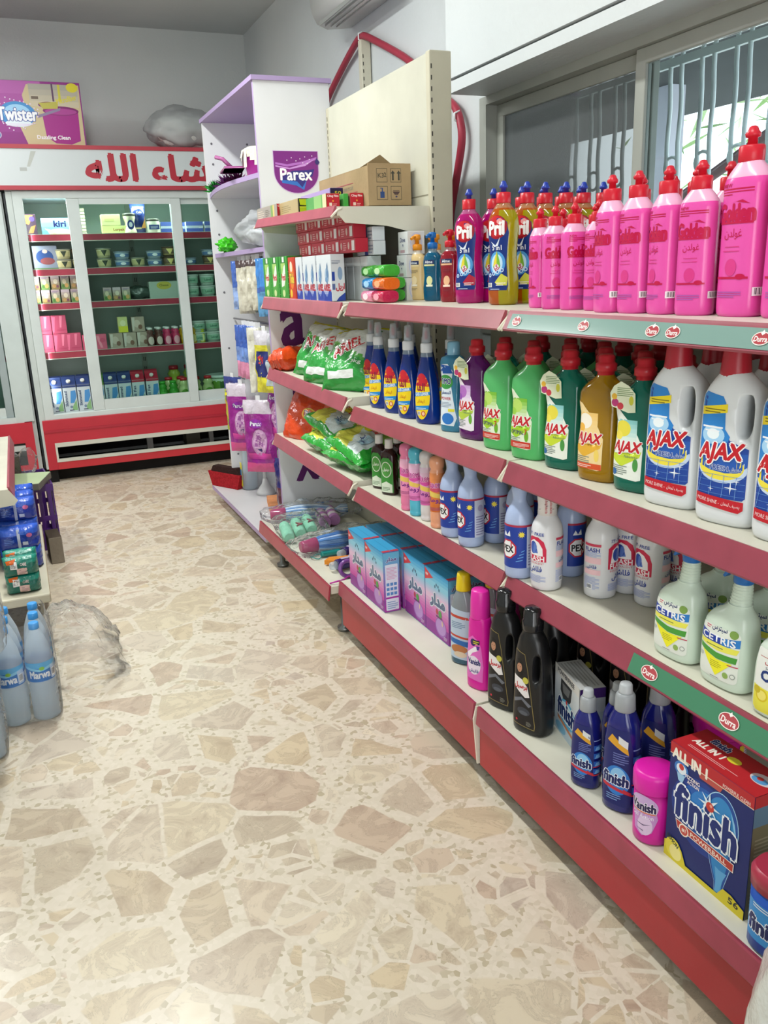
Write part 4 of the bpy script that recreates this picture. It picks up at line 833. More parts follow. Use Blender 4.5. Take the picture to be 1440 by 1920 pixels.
# ---- white bleach with printed neck sleeve
K = Kind('flash', 'bleach_bottle', 'bottle'); WB2 = '#dcdce0'
secs = dens([(0, .029, .029, 0, 0, 2), (.005, .035, .035, 0, 0, 2), (.03, .0365, .0365, 0, 0, 2), (.135, .0365, .0365, 0, 0, 2), (.155, .033, .033, 0, 0, 2), (.172, .024, .024, 0, 0, 2), (.180, .021, .021, 0, 0, 2), (.222, .0195, .0195, 0, 0, 2), (.228, .016, .016, 0, 0, 2)])
b = M().loft(secs, WB2, 30)
bi = K.add('bottle_body', b, 'pearl')
nk = M().lathe([(.0225, .178), (.0215, .20), (.0235, .216), (.0235, .238), (.020, .246), (.004, .247)], '#dfdad8', 20)
ni = K.add('neck_sleeve', nk, 'gloss')
q = random.Random(2); sh = []
for i in range(26):
    u, v = q.uniform(-60, 60), q.uniform(-22, 26); sh.append(('p', [(u, v), (u+4, v+1.2), (u+5, v+.4), (u+1.5, v-1)], '#5a5458'))
sh += [('n', -6, -24, -1, 28, 18, '#c04a5a'), ('n', 4, -24, 9, 28, 18, '#c04a5a')]
K.add('sleeve_print', decal(sh, lambda u, v, o: ((.0237+o)*math.sin(u/.0237), -(.0237+o)*math.cos(u/.0237), .209+v), 5, 8), 'printed', ni)
f = wrapmap(secs, .080)
def flash(cx):
    return [('p', [(cx-28, -8), (cx+28, -8), (cx+28, 22), (cx+22, 40), (cx+8, 50), (cx-14, 50), (cx-28, 40)], '#cc2a4c'), ('p', [(cx-22, 6), (cx+20, 6), (cx+19, 24), (cx+10, 38), (cx-4, 44), (cx-18, 36)], '#f0ecee'), ('e', cx-6, 24, 11, 15, '#2f4fa8'), ('p', [(cx-8, 10), (cx+8, 12), (cx+2, 36), (cx-4, 34)], '#5a78c4'),
            ('t', 'FLASH', cx, -1, 46, 12, '#f6eef0', .03), ('t', 'EQUIVALENT', cx, -13, 46, 5, '#cc4a5c', .01), ('t', '٪٢٠ FREE', cx, 57, 44, 7, '#34489a', .02), ('t', 'فلاش', cx, -28, 36, 17, '#34489a', .02), ('n', cx-27, -58, cx+27, -40, 7, '#9aa6d4')]
lab = flash(-30)+[('r', 20, 44, 62, 50, '#c8405a'), ('t', 'FLASH', 41, 36, 36, 9, '#34489a', .03), ('n', 20, 20, 62, 32, 5, '#a4b4e0'), ('r', 20, 4, 62, 18, '#eec4cc'), ('t', 'فلاش', 41, -4, 24, 10, '#34489a', .02), ('r', 20, -22, 62, -10, '#eec4cc'), ('n', 20, -56, 60, -26, 10, '#aab6de'), ('b', 30, -56, 44, -44)]+flash(106)
K.add('print', decal(lab, f, 6, 0, base=.0003), 'printed', bi)
# ---- trigger spray
K = Kind('cetris', 'trigger_spray_bottle', 'spray bottle'); GB = '#cfdfd0'
secs = dens([(0, .044, .026, 0, 0, 2.8), (.006, .053, .032, 0, 0, 2.8), (.03, .0555, .034, 0, 0, 2.8), (.09, .0545, .034, 0, 0, 2.8), (.125, .050, .033, .001, 0, 2.7), (.145, .040, .029, .006, 0, 2.5), (.158, .026, .023, .012, 0, 2.2), (.17, .019, .019, .015, 0, 2), (.205, .0165, .0165, .017, 0, 2), (.212, .015, .015, .017, 0, 2)])
bi = K.add('bottle_body', M().loft(secs, GB, 34), 'pearl')
r = M()
for i in range(7):
    z = .165+i*.006; s_ = at_z(secs, z); r.lathe([(s_[1]+.0002, z), (s_[1]+.0012, z+.0015), (s_[1]+.0002, z+.003)], GB, 18, s_[3], cap=False)
K.add('neck_ribs', r, 'pearl', bi)
tr_ = K.add('collar', M().lathe([(.017, .208), (.018, .21), (.018, .232), (.015, .236)], '#1f66b0', 20, .017), 'plastic')
h = M().prism([(-.022, .246), (-.022, .262), (-.010, .272), (.045, .274), (.052, .262), (.030, .244), (.026, .234), (.006, .234)], 'y', -.010, .010, '#e8eaea', False)
K.add('trigger_head', h, 'plastic', tr_)
K.add('trigger', M().prism([(-.004, .248), (.006, .246), (-.004, .226), (-.022, .208), (-.026, .210), (-.014, .230)], 'y', -.006, .006, '#1f66b0'), 'plastic', tr_)
K.add('nozzle', M().box(-.030, -.022, -.008, .008, .247, .261, '#1f66b0'), 'plastic', tr_)
K.add('label', decal([('p', rrect(-46, -52, 44, 50, 10), '#e3e8e0'), ('t', 'سيترس', 2, 46, 34, 11, '#2a3a6a', .03), ('e', 32, 45, 8, 8, '#7fa050'), ('n', -30, 42, -18, 50, 2, '#c0405a'), ('p', [(-44, 20), (0, 14), (44, 22), (44, 38), (0, 30), (-44, 38)], '#1f3fa0'), ('p', [(10, 16), (44, 22), (44, 38), (10, 31)], '#2f7cc8'), ('t', 'CETRIS', -1, 27, 76, 13, '#f0f2f4', .03),
   ('p', [(-44, 18), (44, 18), (40, 8), (0, 4), (-42, 10)], '#e9e45a'), ('n', -26, 10, 24, 14, 1, '#6a7a40'), ('p', [(-44, 8), (0, 0), (42, 2), (40, -10), (0, -12), (-42, -2)], '#4a9a3c'), ('p', [(-36, -4), (0, -13), (34, -12), (0, -46)], '#f0ea2a'), ('n', -14, -30, 12, -16, 4, '#b0a820'), ('n', -44, -18, -32, -10, 3, '#9aa0a0'), ('r', 24, -17, 44, -15, '#c0405a'), ('e', 22, -38, 6, 6, '#8fae5a'), ('e', 36, -36, 5, 5, '#9aa09a'), ('e', 36, -36, 3.5, 3.5, '#e3e8e0'), ('r', -12, -50, 8, -49, '#6a7070')], planemap(secs, .072), 6, 12), 'printed', bi)
# ---- lemon refill spray (cut by the frame)
K = Kind('lemon_spray', 'trigger_spray_bottle', 'spray bottle')
bi = K.add('bottle_body', M().loft(secs, '#d2dfd2', 34), 'pearl')
ti = K.add('collar', M().lathe([(.017, .208), (.018, .21), (.018, .232), (.015, .236)], '#1f66b0', 20, .017), 'plastic')
K.add('trigger_head', h, 'plastic', ti)
K.add('label', decal([('p', rrect(-46, -62, 46, 56, 8), '#e9ebe6'), ('t', 'سيترس', 6, 50, 40, 11, '#b03038', .02), ('r', -38, 41, 40, 42, '#b03038'), ('t', 'بديل الشامل', 4, 34, 62, 11, '#b03038', .02), ('t', 'Super Strength', 0, 22, 50, 6, '#2a3a6a', .01), ('t', 'CETRIS', 4, 8, 72, 19, '#1f3a7a', .06), ('t', 'Multi Purpose', 6, -6, 46, 7, '#b03038', .02), ('p', [(-46, -14), (46, -24), (46, -56), (40, -62), (-40, -62), (-46, -56)], '#e6de4a'), ('e', -28, -30, 12, 12, '#d8c020'), ('e', -28, -30, 9, 9, '#efe070'), ('e', -38, -22, 7, 7, '#c8b428'), ('n', -6, -54, 14, -26, 9, '#8a8440'), ('b', 20, -48, 32, -30)], planemap(secs, .072), 6, 12), 'printed', bi)
# ---- dark shampoo (black laundry liquid) with face-free portrait patch
K = Kind('black_wash', 'black_laundry_liquid_bottle', 'bottle'); BK = '#141416'
secs = dens([(0, .040, .026, 0, 0, 3), (.006, .047, .032, 0, 0, 3), (.04, .048, .033, 0, 0, 3), (.10, .046, .032, 0, 0, 2.8), (.16, .044, .031, -.001, 0, 2.6), (.20, .041, .029, -.002, 0, 2.5), (.235, .033, .026, -.003, 0, 2.3), (.252, .024, .023, -.004, 0, 2), (.262, .0225, .0225, -.004, 0, 2)])
bi = K.add('bottle_body', M().loft(secs, BK, 32), 'plastic')
K.punch(bi, .025, .172, .0085, .034, BK)
K.add('cap', M().lathe([(.0235, .256), (.0250, .260), (.0250, .281), (.0225, .284), (.0222, .303), (.0195, .310), (.003, .312)], '#17171a', 22, -.004), 'gloss')
lab = [('p', [(-38, -104), (26, -108), (28, -96), (16, -20), (6, 40), (-4, 78), (-34, 84), (-38, 78)], '#8a7a4a'), ('p', [(-36.5, -102), (24.5, -106), (26, -96), (14.5, -20), (4.5, 40), (-5, 76.5), (-33.5, 82), (-36.5, 77)], '#1c1a1c'),
       ('e', -20, 40, 14, 24, '#0c0c0e'), ('e', -19, 42, 8, 12, '#b48468'), ('p', [(-28, 44), (-24, 56), (-12, 56), (-9, 44), (-14, 52), (-22, 52)], '#0c0c0e'), ('e', -16, 44, 1.2, .9, '#2a1c18'), ('e', -22, 44, 1.2, .9, '#2a1c18'), ('p', [(-21, 35), (-19, 34), (-16, 35.5), (-19, 36)], '#9a4a44'),
       ('p', [(-36, 20), (-10, 14), (6, -2), (12, -26), (0, -30), (-36, -8)], '#e3dfe0'), ('e', 0, 14, 8, 8, '#bfb84a'), ('t', 'برسيل', -14, -4, 38, 16, '#b8202c', .05), ('p', [(-34, -40), (-10, -30), (18, -46), (10, -52), (-10, -38), (-34, -50)], '#6a6e78'), ('e', -4, -66, 18, 10, '#3c3f48'), ('e', -4, -70, 12, 5, '#565a64'), ('e', -24, -92, 3, 3, '#c83040'), ('n', 4, -100, 18, -88, 4, '#8a8a80')]
K.add('label', decal(lab, planemap(secs, .125), 6, 12), 'printed', bi)
# ---- yellow capped carpet shampoo
K = Kind('carpet_shampoo', 'carpet_shampoo_bottle', 'bottle')
secs = dens([(0, .030, .024, 0, 0, 2.6), (.005, .036, .028, 0, 0, 2.6), (.05, .037, .029, 0, 0, 2.6), (.15, .036, .028, 0, 0, 2.6), (.19, .030, .025, 0, 0, 2.3), (.21, .021, .020, 0, 0, 2), (.222, .018, .018, 0, 0, 2)])
bi = K.add('bottle_body', M().loft(secs, lambda z: '#4a7f9c' if z < .145 else '#aeb8be', 28), 'liquid')
K.add('cap', M().lathe([(.021, .215), (.0215, .218), (.018, .258), (.0165, .265), (.003, .266)], '#e3c81a', 20), 'plastic')
K.add('label', decal([('p', [(-32, -80), (30, -84), (30, 60), (-32, 68)], '#b8cadc'), ('p', [(-32, 50), (30, 44), (30, 36), (-32, 42)], '#c04a3a'), ('n', -24, 10, 20, 30, 4, '#6a86a4'), ('p', [(-32, -8), (30, -16), (30, -22), (-32, -14)], '#c04a3a'), ('p', [(-32, -20), (30, -28), (30, -44), (-32, -34)], '#2f6ab0'), ('e', 0, -52, 26, 13, '#b8794a'), ('e', 4, -68, 20, 9, '#dccab0')], planemap(secs, .10), 6, 12), 'printed', bi)
# ---- pink stain remover
K = Kind('stain_remover', 'stain_remover_bottle', 'bottle'); MG = '#d8149a'
secs = dens([(0, .030, .021, 0, 0, 2.6), (.005, .036, .025, 0, 0, 2.6), (.05, .037, .026, 0, 0, 2.6), (.12, .033, .025, 0, 0, 2.5), (.18, .031, .024, 0, 0, 2.3), (.20, .027, .024, 0, 0, 2.1)])
bi = K.add('bottle_body', M().loft(secs, MG, 28), 'plastic')
K.add('cap', M().lathe([(.0255, .198), (.026, .20), (.025, .245), (.023, .270), (.0215, .273), (.003, .274)], '#e02aa4', 20), 'plastic')
K.add('label', decal([('p', [(-26, -70), (24, -74), (26, -30), (20, 20), (14, 40), (-6, 52), (-22, 40), (-28, -10)], '#e06ac0'), ('e', -2, -30, 21, 26, '#e9dcec'), ('p', [(-26, 0), (0, 22), (16, 26), (12, 14), (-6, 4), (-20, -16)], '#f0e8f0'), ('p', [(6, 26), (16, 26), (14, 16), (8, 14)], '#5a2a8a'), ('t', 'Vanish', -2, -20, 40, 15, '#2c2a6c', .06, '#f4eef4'), ('t', 'فانيش', -2, -46, 30, 12, '#4a4a8c', .03), ('e', -4, 34, 9, 10, '#3c1f6a'), ('r', -6, 30, 16, 42, '#2c2c3c'), ('n', -4, 31, 14, 41, 2, '#e6dc3a')], planemap(secs, .10), 6, 12), 'printed', bi)
# ---- dishwasher rinse aid
def rinse(key, H):
    s = H/.226; K = Kind(key, 'rinse_aid_bottle', 'bottle')
    secs = dens([(0, .026, .019, 0, 0, 2.5), (.005*s, .031, .023, 0, 0, 2.5), (.06*s, .032, .024, 0, 0, 2.5), (.12*s, .030, .023, 0, 0, 2.5), (.15*s, .027, .022, 0, 0, 2.3), (.165*s, .021, .019, 0, 0, 2.1), (.178*s, .0145, .0145, 0, 0, 2)])
    if H > .25: secs = scaled(secs, 1.18)
    bi = K.add('bottle_body', M().loft(secs, '#161a6c', 28), 'gloss')
    k = 1.18 if H > .25 else 1; z0 = .174*s
    ci = K.add('cap_base', M().lathe([(.017*k, z0), (.0175*k, z0+.002), (.016*k, z0+.026*k), (.013*k, z0+.031*k)], '#9a9ea2', 20), 'plastic')
    K.add('cap_tip', M().lathe([(.0122*k, z0+.030*k), (.0112*k, z0+.034*k), (.0105*k, z0+.045*k), (.009*k, z0+.0475*k), (.002, z0+.048*k)], '#b4b8bc', 16), 'plastic', ci)
    a, c_ = k, s
    lab = [('p', [(x*a, y*c_) for x, y in [(-26, -70), (24, -72), (27, -40), (25, 30), (18, 62), (-20, 62), (-27, 20)]], '#1c2466'), ('p', [(x*a, y*c_) for x, y in [(-18, 40), (20, 22), (18, 32), (-10, 52)]], '#d8a030'), ('p', [(x*a, y*c_) for x, y in [(2, 52), (18, 44), (18, 32), (2, 40)]], '#d8dcdc'),
           ('n', -6*a, 4*c_, 20*a, 24*c_, 5, '#6a74b0'), ('e', 2*a, -26*c_, 22*a, 26*c_, '#2f7ccc'), ('e', 4*a, -20*c_, 14*a, 17*c_, '#8ac4ec'), ('t', 'finish', -1*a, -24*c_, 44*a, 19*c_, '#14205c', .06, '#e8f0f8', -.04), ('p', [(x*a, y*c_) for x, y in [(-24, -34), (20, -42), (24, -48), (-24, -40)]], '#c03040'), ('n', -16*a, -62*c_, 10*a, -50*c_, 3, '#7a9ad0'), ('p', [(x*a, y*c_) for x, y in [(14, -38), (26, -44), (26, -50), (14, -45)]], '#c03040')]
    K.add('label', decal(lab, planemap(secs, .085*s), 6, 12), 'printed', bi)
    f = wrapmap(secs, .085*s, rot=math.radians(72)); sh = []
    for i in range(4): sh += [('r', -8, (-46+i*18)*c_, 8, (-34+i*18)*c_, '#2a5cb4'), ('p', [(-6, (-45+i*18)*c_), (6, (-45+i*18)*c_), (3, (-37+i*18)*c_), (-3, (-37+i*18)*c_)], '#7ab0e4')]
    sh += [('r', -9, -30*c_, 9, -28*c_, '#c03040'), ('r', -9, -50*c_, 9, -47*c_, '#c03040'), ('r', -8, 30*c_, 8, 32*c_, '#8a9ad0')]
    K.add('side_print', decal(sh, f, 5, 0), 'printed', bi)
rinse('rinse_s', .226); rinse('rinse_l', .285)
# ---- pink tub with magenta lid
K = Kind('powder_tub', 'stain_powder_tub', 'tub')
bi = K.add('tub_body', M().lathe([(.030, 0), (.036, .004), (.037, .02), (.037, .115)], '#d41e9c', 28), 'plastic')
K.add('lid', M().lathe([(.0385, .108), (.040, .111), (.0405, .140), (.0385, .147), (.033, .150), (.004, .151)], '#de1ca6', 28), 'plastic')
f = lambda u, v, o: ((.0372+o)*math.sin(u/.0372), -(.0372+o)*math.cos(u/.0372), .06+v)
K.add('label', decal([('e', -4, 22, 30, 24, '#c9a8d8'), ('p', [(18, 36), (26, 0), (16, -30), (-2, -40), (-20, -30), (-24, 0), (-6, 8)], '#c490cc'), ('e', 2, -18, 15, 20, '#dcc4e4'), ('t', 'Vanish', -4, 22, 50, 18, '#2c2050', .06, '#f4f0f4'), ('r', -28, 9, 22, 11, '#e07a40'), ('t', 'Oxi Action', -4, 2, 44, 9, '#eadcf0', .03), ('p', [(-18, -14), (0, -18), (14, -12), (0, -16)], '#4a3a6a'), ('p', [(-16, -26), (0, -30), (0, -28)], '#4a3a6a'),
   ('r', 46, -46, 76, 38, '#d8c8d8'), ('r', 46, -46, 56, 38, '#e0c030'), ('r', 46, 14, 56, 26, '#3f6ab8'), ('r', 46, -16, 56, 10, '#3f9a4a'), ('n', 58, -42, 74, 34, 16, '#6a5a7a')], f, 6, 0), 'printed', bi)
# ---- cartons
def carton(key, name, w, d, h, col, front=None, left=None, top=None, cols=None, mat='card', cat='box'):
    """w along the shelf (local x), d deep, front at -Y; left = face towards local +X which turns to the camera"""
    K = Kind(key, name, cat)
    bi = K.add('carton', M().box(-w/2, w/2, 0, d, 0, h, col, cols, bev=.0012), mat)
    if front: K.add('front_print', decal(front, facemap((0, 0, h/2), (1, 0, 0), (0, 0, 1), (0, -1, 0))), 'printed', bi)
    if left: K.add('side_print', decal(left, facemap((w/2, d/2, h/2), (0, 1, 0), (0, 0, 1), (1, 0, 0))), 'printed', bi)
    if top: K.add('top_print', decal(top, facemap((0, d/2, h), (1, 0, 0), (0, 1, 0), (0, 0, 1))), 'printed', bi)
    return K
fr_ = [('g', -75, -100, 75, 100, '#8a2a8e', '#c0409c', 5), ('g', -75, -60, 75, 20, '#c0409c', '#dcb8d4', 8), ('g', -75, 20, 75, 60, '#dcb8d4', '#86c4dc', 6), ('g', -75, 60, 75, 100, '#86c4dc', '#3f9fd0', 4),
       ('e', 25, -62, 36, 30, '#9a5ab0'), ('e', 25, -60, 31, 26, '#b48ac8'), ('p', [(-75, 100), (-20, 80), (-75, 62)], '#cc3a3e'), ('t', 'NEW', -62, 81, 16, 8, '#f4e4e4', .03)]
for a, l in ((-.5, 30), (-.15, 34), (.2, 32), (.5, 26)): fr_.append(('e', 5+math.sin(a)*l, 28+math.cos(a)*l*1.1, 3.2, 5, '#3a5a78'))
fr_ += [('t', 'مدار', 6, 12, 92, 42, '#5a6a88', .08, '#dfe8ee', 0, 0, .07), ('e', 2, -18, 7, 9, '#b8404c'), ('e', 22, -22, 10, 13, '#4f9a4a'), ('r', -4, -36, 34, -30, '#6a3a6a'), ('e', 36, -46, 4, 9, '#dcc0a0'), ('n', 44, -92, 66, -80, 3, '#d8c0e0')]
sd_ = [('g', -28, -100, 28, 100, '#a83aa0', '#6ab4d8', 9), ('p', rrect(-22, -96, 22, 60, 3), '#dfe2f0'), ('t', 'مدار', 0, 76, 34, 16, '#5a4a8c', .06, '#e6eef4'), ('n', -18, 10, 18, 52, 9, '#d89ac0'), ('r', -22, -56, 22, -50, '#a83aa0')]
for i in range(3):
    for j in range(3): sd_.append(('r', -19+i*13, -44+j*16, -9+i*13, -34+j*16, '#5a8cc8'))
sd_ += [('n', -18, -90, 18, -62, 4, '#8aa4cc')]
carton('madar', 'detergent_box', .150, .056, .205, '#3f9fd0', fr_, sd_, [('r', -75, -28, 75, 28, '#3a9ccc'), ('r', 60, -28, 75, 28, '#c23a48'), ('r', -75, -1, 75, 1, '#2f86b4')], {'x+': '#7a6ab0', 'x-': '#9a2a90', 'y+': '#8a3a90'})
# big dishwasher tablet box
def LENS(d):
    a = [(30+(40-d)*math.cos(t), 26+(58-d)*math.sin(t)) for t in [-.75+(PI+1.5)*i/22 for i in range(23)]]
    return a+[(14+d*.5, -62), (26+d*.4, -90), (28+d*.3, -118), (46-d*.3, -118), (48-d*.5, -88), (58-d*.8, -50)]
fr_ = [('r', -95, -118, 95, 118, '#14256a'), ('e', -10, 10, 76, 70, '#1a3a8c'), ('e', -6, 14, 60, 56, '#1f58ac'), ('e', 0, 20, 44, 44, '#2c7cc8'),
       ('p', LENS(0), '#a8d4f0'), ('p', LENS(1.6), '#1d4c9c'), ('p', LENS(9), '#2f86c8'), ('p', [(28, -118), (38, -118), (44, -80), (52, -60), (36, -62), (26, -60), (30, -84)], '#5fa8dc'), ('p', [(50, 62), (60, 44), (66, 20), (62, 22), (56, 42)], '#8ac4ea'),
       ('p', [(-95, 96), (95, 96), (95, 118), (-95, 118)], '#b8262e'), ('p', [(-30, 96), (30, 96), (24, 84), (-22, 84)], '#b8504a'), ('r', -95, 94.6, 95, 96.4, '#e0c8b0'),
       ('t', 'ALL IN 1', -48, 100, 82, 19, '#f0e8dc', .06), ('t', 'POWERFUL CLEAN', 58, 101, 58, 6.5, '#f0d8d0', .02), ('e', -66, 76, 17, 14, '#3c78c0'), ('e', -66, 76, 12, 10, '#dfe8f2'), ('e', -66, 80, 6, 6, '#c83a34'), ('p', [(-76, 66), (-56, 66), (-62, 48), (-72, 52)], '#9ac4e4'), ('t', 'FIZZING', -38, 70, 34, 7, '#f0e4e4', .03), ('t', 'ACTION', -36, 61, 28, 6.5, '#f0e4e4', .03),
       ('p', [(-72, -27), (66, -29), (66, -46), (-66, -44)], '#f0ece8'), ('p', [(-70, -28.5), (64.5, -30.5), (64.5, -44.5), (-65, -42.5)], '#b83a34'), ('t', 'POWERBALL', 8, -37.5, 84, 8.5, '#f2e0d4', .03), ('e', -50, -40, 12, 12, '#f0e4d8'), ('e', -50, -40, 9.5, 9.5, '#c24a42'), ('t', '#1', -50, -40, 9, 8, '#f4e8e0', .03),
       ('p', [(4+math.cos(i*PI/8)*(26 if i % 2 == 0 else 8), 45+math.sin(i*PI/8)*(26 if i % 2 == 0 else 8)) for i in range(16)], '#dff0fa'), ('t', 'finish', -4, 13, 140, 64, '#132a72', .05, '#eef4fa', 0, 0, .045), ('e', 6, 44, 9, 9, '#c63a30'), ('e', 8, 47, 3, 3, '#e8a090'),
       ('p', [(-95, -118), (95, -118), (95, -100), (66, -90), (48, -90), (36, -108), (-40, -108), (-52, -84), (-72, -78), (-95, -86)], '#d9c82c'), ('e', -72, -92, 20, 20, '#e6d848'), ('e', -66, -98, 15, 15, '#efe490'), ('t', 'LEMON', -74, -78, 30, 8, '#1c3a2c', .04, None, -.4), ('t', '56', 72, -101, 22, 12, '#2a2c30', .02)]
tp_ = [('r', -95, -40, 95, 40, '#b8262e'), ('t', 'finish', -40, 22, 40, 16, '#132a72', .05, '#e8eef4', 0, 0, .05), ('t', 'ALL IN 1', -44, -4, 66, 15, '#f0e8dc', .05), ('e', 4, 6, 14, 9, '#e0d23c'), ('n', -70, -28, 40, -20, 2, '#e0a0a0'), ('e', 66, 4, 22, 15, '#d8ccd0'), ('e', 64, 0, 15, 9, '#5a9ad0'), ('e', 62, 4, 6, 5, '#c83a34')]
carton('tablet_box', 'dishwasher_tablet_box', .190, .082, .236, '#14256a', fr_, [('r', -41, -118, 41, 118, '#6d6a50'), ('r', -41, 60, 41, 96, '#5a7c98'), ('r', -41, 96, 41, 118, '#b8262e'), ('n', -34, -90, 30, 40, 18, '#8f8c74')], tp_, {'x+': '#1c3c80', 'x-': '#1c3c80', 'z+': '#b8262e'})
# white tablet carton with window
fr_ = [('g', -70, -85, 70, 85, '#bcd0e0', '#d8dadc', 8), ('p', [(-34, 60), (30, 60), (24, 26), (8, 10), (-20, 14), (-36, 30)], '#3a3c40'), ('p', [(-26, 52), (20, 52), (10, 30), (-20, 30)], '#77797c'), ('r', -70, 62, 70, 85, '#d8d6d2'), ('t', 'POWERFREE', -6, 74, 96, 11, '#3a3a44', .04), ('e', 4, -16, 50, 34, '#5fb0dc'), ('e', 2, -14, 42, 26, '#c0e0f0'), ('t', 'finish', 0, -12, 98, 42, '#16306c', .06, '#eef4f8', -.03), ('e', 2, 14, 5, 5, '#c83a34'), ('p', [(-50, -38), (50, -54), (50, -62), (-48, -46)], '#c8825a'), ('e', -30, -66, 30, 12, '#7ab8dc')]
carton('white_tablet_box', 'dishwasher_tablet_box', .140, .062, .165, '#cfd0d0', fr_, [('r', -30, 58, 30, 82, '#4a2a7c'), ('g', -30, -82, 30, 58, '#8fb0c8', '#b8c0c8', 4)], [('n', -60, -24, 60, 24, 6, '#a8a8a8')])
# small oval tub of tablets at the frame edge
K = Kind('tablet_tub', 'dishwasher_tablet_tub', 'tub')
secs = [(0, .038, .030, 0, 0, 2.4), (.004, .042, .034, 0, 0, 2.4), (.10, .043, .035, 0, 0, 2.4)]
bi = K.add('tub_body', M().loft(secs, '#1d4fae', 28), 'plastic')
K.add('lid', M().loft([(.098, .044, .036, 0, 0, 2.4), (.12, .045, .037, 0, 0, 2.4), (.128, .040, .032, 0, 0, 2.4)], '#a83048', 28), 'plastic')
K.add('label', decal([('r', -34, -30, 34, 30, '#2f8ad0'), ('t', 'finish', 0, -4, 60, 24, '#14205c', .06, '#e8f0f8'), ('n', -24, 22, 24, 30, 2, '#e0e4f0')], planemap(secs, .05), 6), 'printed', bi)
# ================================================================== GOODS SET OUT ON THE SHELVES
def row(key, pts, z, labels, group, yaw=25, jit=6):
    for i, p in enumerate(pts):
        a = math.radians((p[2] if len(p) > 2 else yaw)+rnd.uniform(-jit, jit)*(0 if len(p) > 2 else 1))
        place(key, p[0], p[1], z, A0+a, labels[i] if isinstance(labels, list) else labels, group)
D = math.radians
T1, T2, T3, T0 = SZ['s1'], SZ['s2'], SZ['s3'], SZ['s0']
# ---- top shelf, near bay: pink dish soap
row('gold_s', [(1.140, 1.728, -12), (1.130, 1.652, 66), (1.128, 1.577, 84), (1.135, 1.502, 14)], T1, ['small pink dish soap bottle, front row, %s of the small ones' % s for s in ('leftmost', 'second from left', 'third from left', 'rightmost')], 'small pink dish soap bottles')
row('gold_s', [(1.215, 1.745), (1.205, 1.675), (1.20, 1.60), (1.205, 1.535)], T1, ['small pink dish soap bottle, second row, %s of the small ones' % s for s in ('leftmost', 'second from left', 'third from left', 'rightmost')], 'small pink dish soap bottles')
row('gold_m', [(1.108, 1.428, -8), (1.115, 1.358, 2), (1.122, 1.283, -10), (1.125, 1.205, 20)], T1, ['tall pink dish soap bottle, front row, %s of the tall ones' % s for s in ('leftmost', 'second from left', 'third from left', 'fourth from left')], 'tall pink dish soap bottles')
row('gold_m', [(1.186, 1.435), (1.190, 1.362), (1.195, 1.290), (1.20, 1.215), (1.262, 1.43), (1.268, 1.355)], T1, ['tall pink dish soap bottle in the second row, %s' % s for s in ('behind the leftmost tall one', 'behind the second tall one', 'behind the third tall one', 'behind the fourth tall one')]+['tall pink dish soap bottle in the third row, at the left end', 'tall pink dish soap bottle in the third row, right of its end bottle'], 'tall pink dish soap bottles')
row('gold_l', [(1.145, 1.118, 2), (1.150, 1.022, 20)], T1, ['largest pink dish soap bottle, whole, at the right of the top shelf', 'largest pink dish soap bottle, cut by the right edge of the picture'], 'largest pink dish soap bottles')
row('gold_l', [(1.225, 1.12), (1.23, 1.03)], T1, ['largest pink dish soap bottle behind the whole front one', 'largest pink dish soap bottle behind the cut off front one'], 'largest pink dish soap bottles')
# ---- washing-up liquid
row('pril_pink', [(1.195, 2.165, 30)], T1, ['magenta washing-up liquid bottle with blue cap, in front at the left'], 'magenta washing-up liquid bottles')
row('pril_pink', [(1.265, 2.150, 30)], T1, ['magenta washing-up liquid bottle half hidden behind the yellow one'], 'magenta washing-up liquid bottles')
row('pril_yellow', [(1.185, 1.965, 20), (1.262, 1.975, 22)], T1, ['front yellow and orange washing-up liquid bottle with a blue cap', 'yellow and orange washing-up liquid bottle just right of and behind the front one'], 'yellow washing-up liquid bottles')
nm_ = ('third', 'fourth', 'fifth', 'sixth')
row('pril_yellow', [(1.325, 1.985), (1.385, 1.978), (1.443, 1.98), (1.503, 1.975)], T1, ['yellow washing-up liquid bottle, %s in the line running back to the window' % s for s in nm_], 'yellow washing-up liquid bottles', 38, 3)
row('pril_yellow', [(1.325, 2.10), (1.385, 2.085), (1.445, 2.085), (1.503, 2.08)], T1, ['yellow washing-up liquid bottle behind the magenta ones, %s from the aisle' % s for s in ('nearest', 'second', 'third', 'farthest')], 'yellow washing-up liquid bottles', 38, 3)
row('soap_cream', [(1.238, 2.595, 30)], T1, ['cream hand soap bottle with orange pump beside the white soap boxes'], 'hand soap pump bottles')
row('soap_blue', [(1.222, 2.450, 30)], T1, ['blue hand soap bottle with blue pump'], 'hand soap pump bottles')
row('soap_red', [(1.210, 2.310, 30), (1.27, 2.30, 30)], T1, ['front red hand soap bottle next to the magenta washing-up liquid', 'red hand soap bottle behind the front red one'], 'hand soap pump bottles')
row('soap_cream', [(1.30, 2.46, 30), (1.31, 2.60, 20)], T1, ['cream hand soap bottle with orange pump behind the blue pump bottle', 'cream hand soap bottle behind the front cream one'], 'hand soap pump bottles')
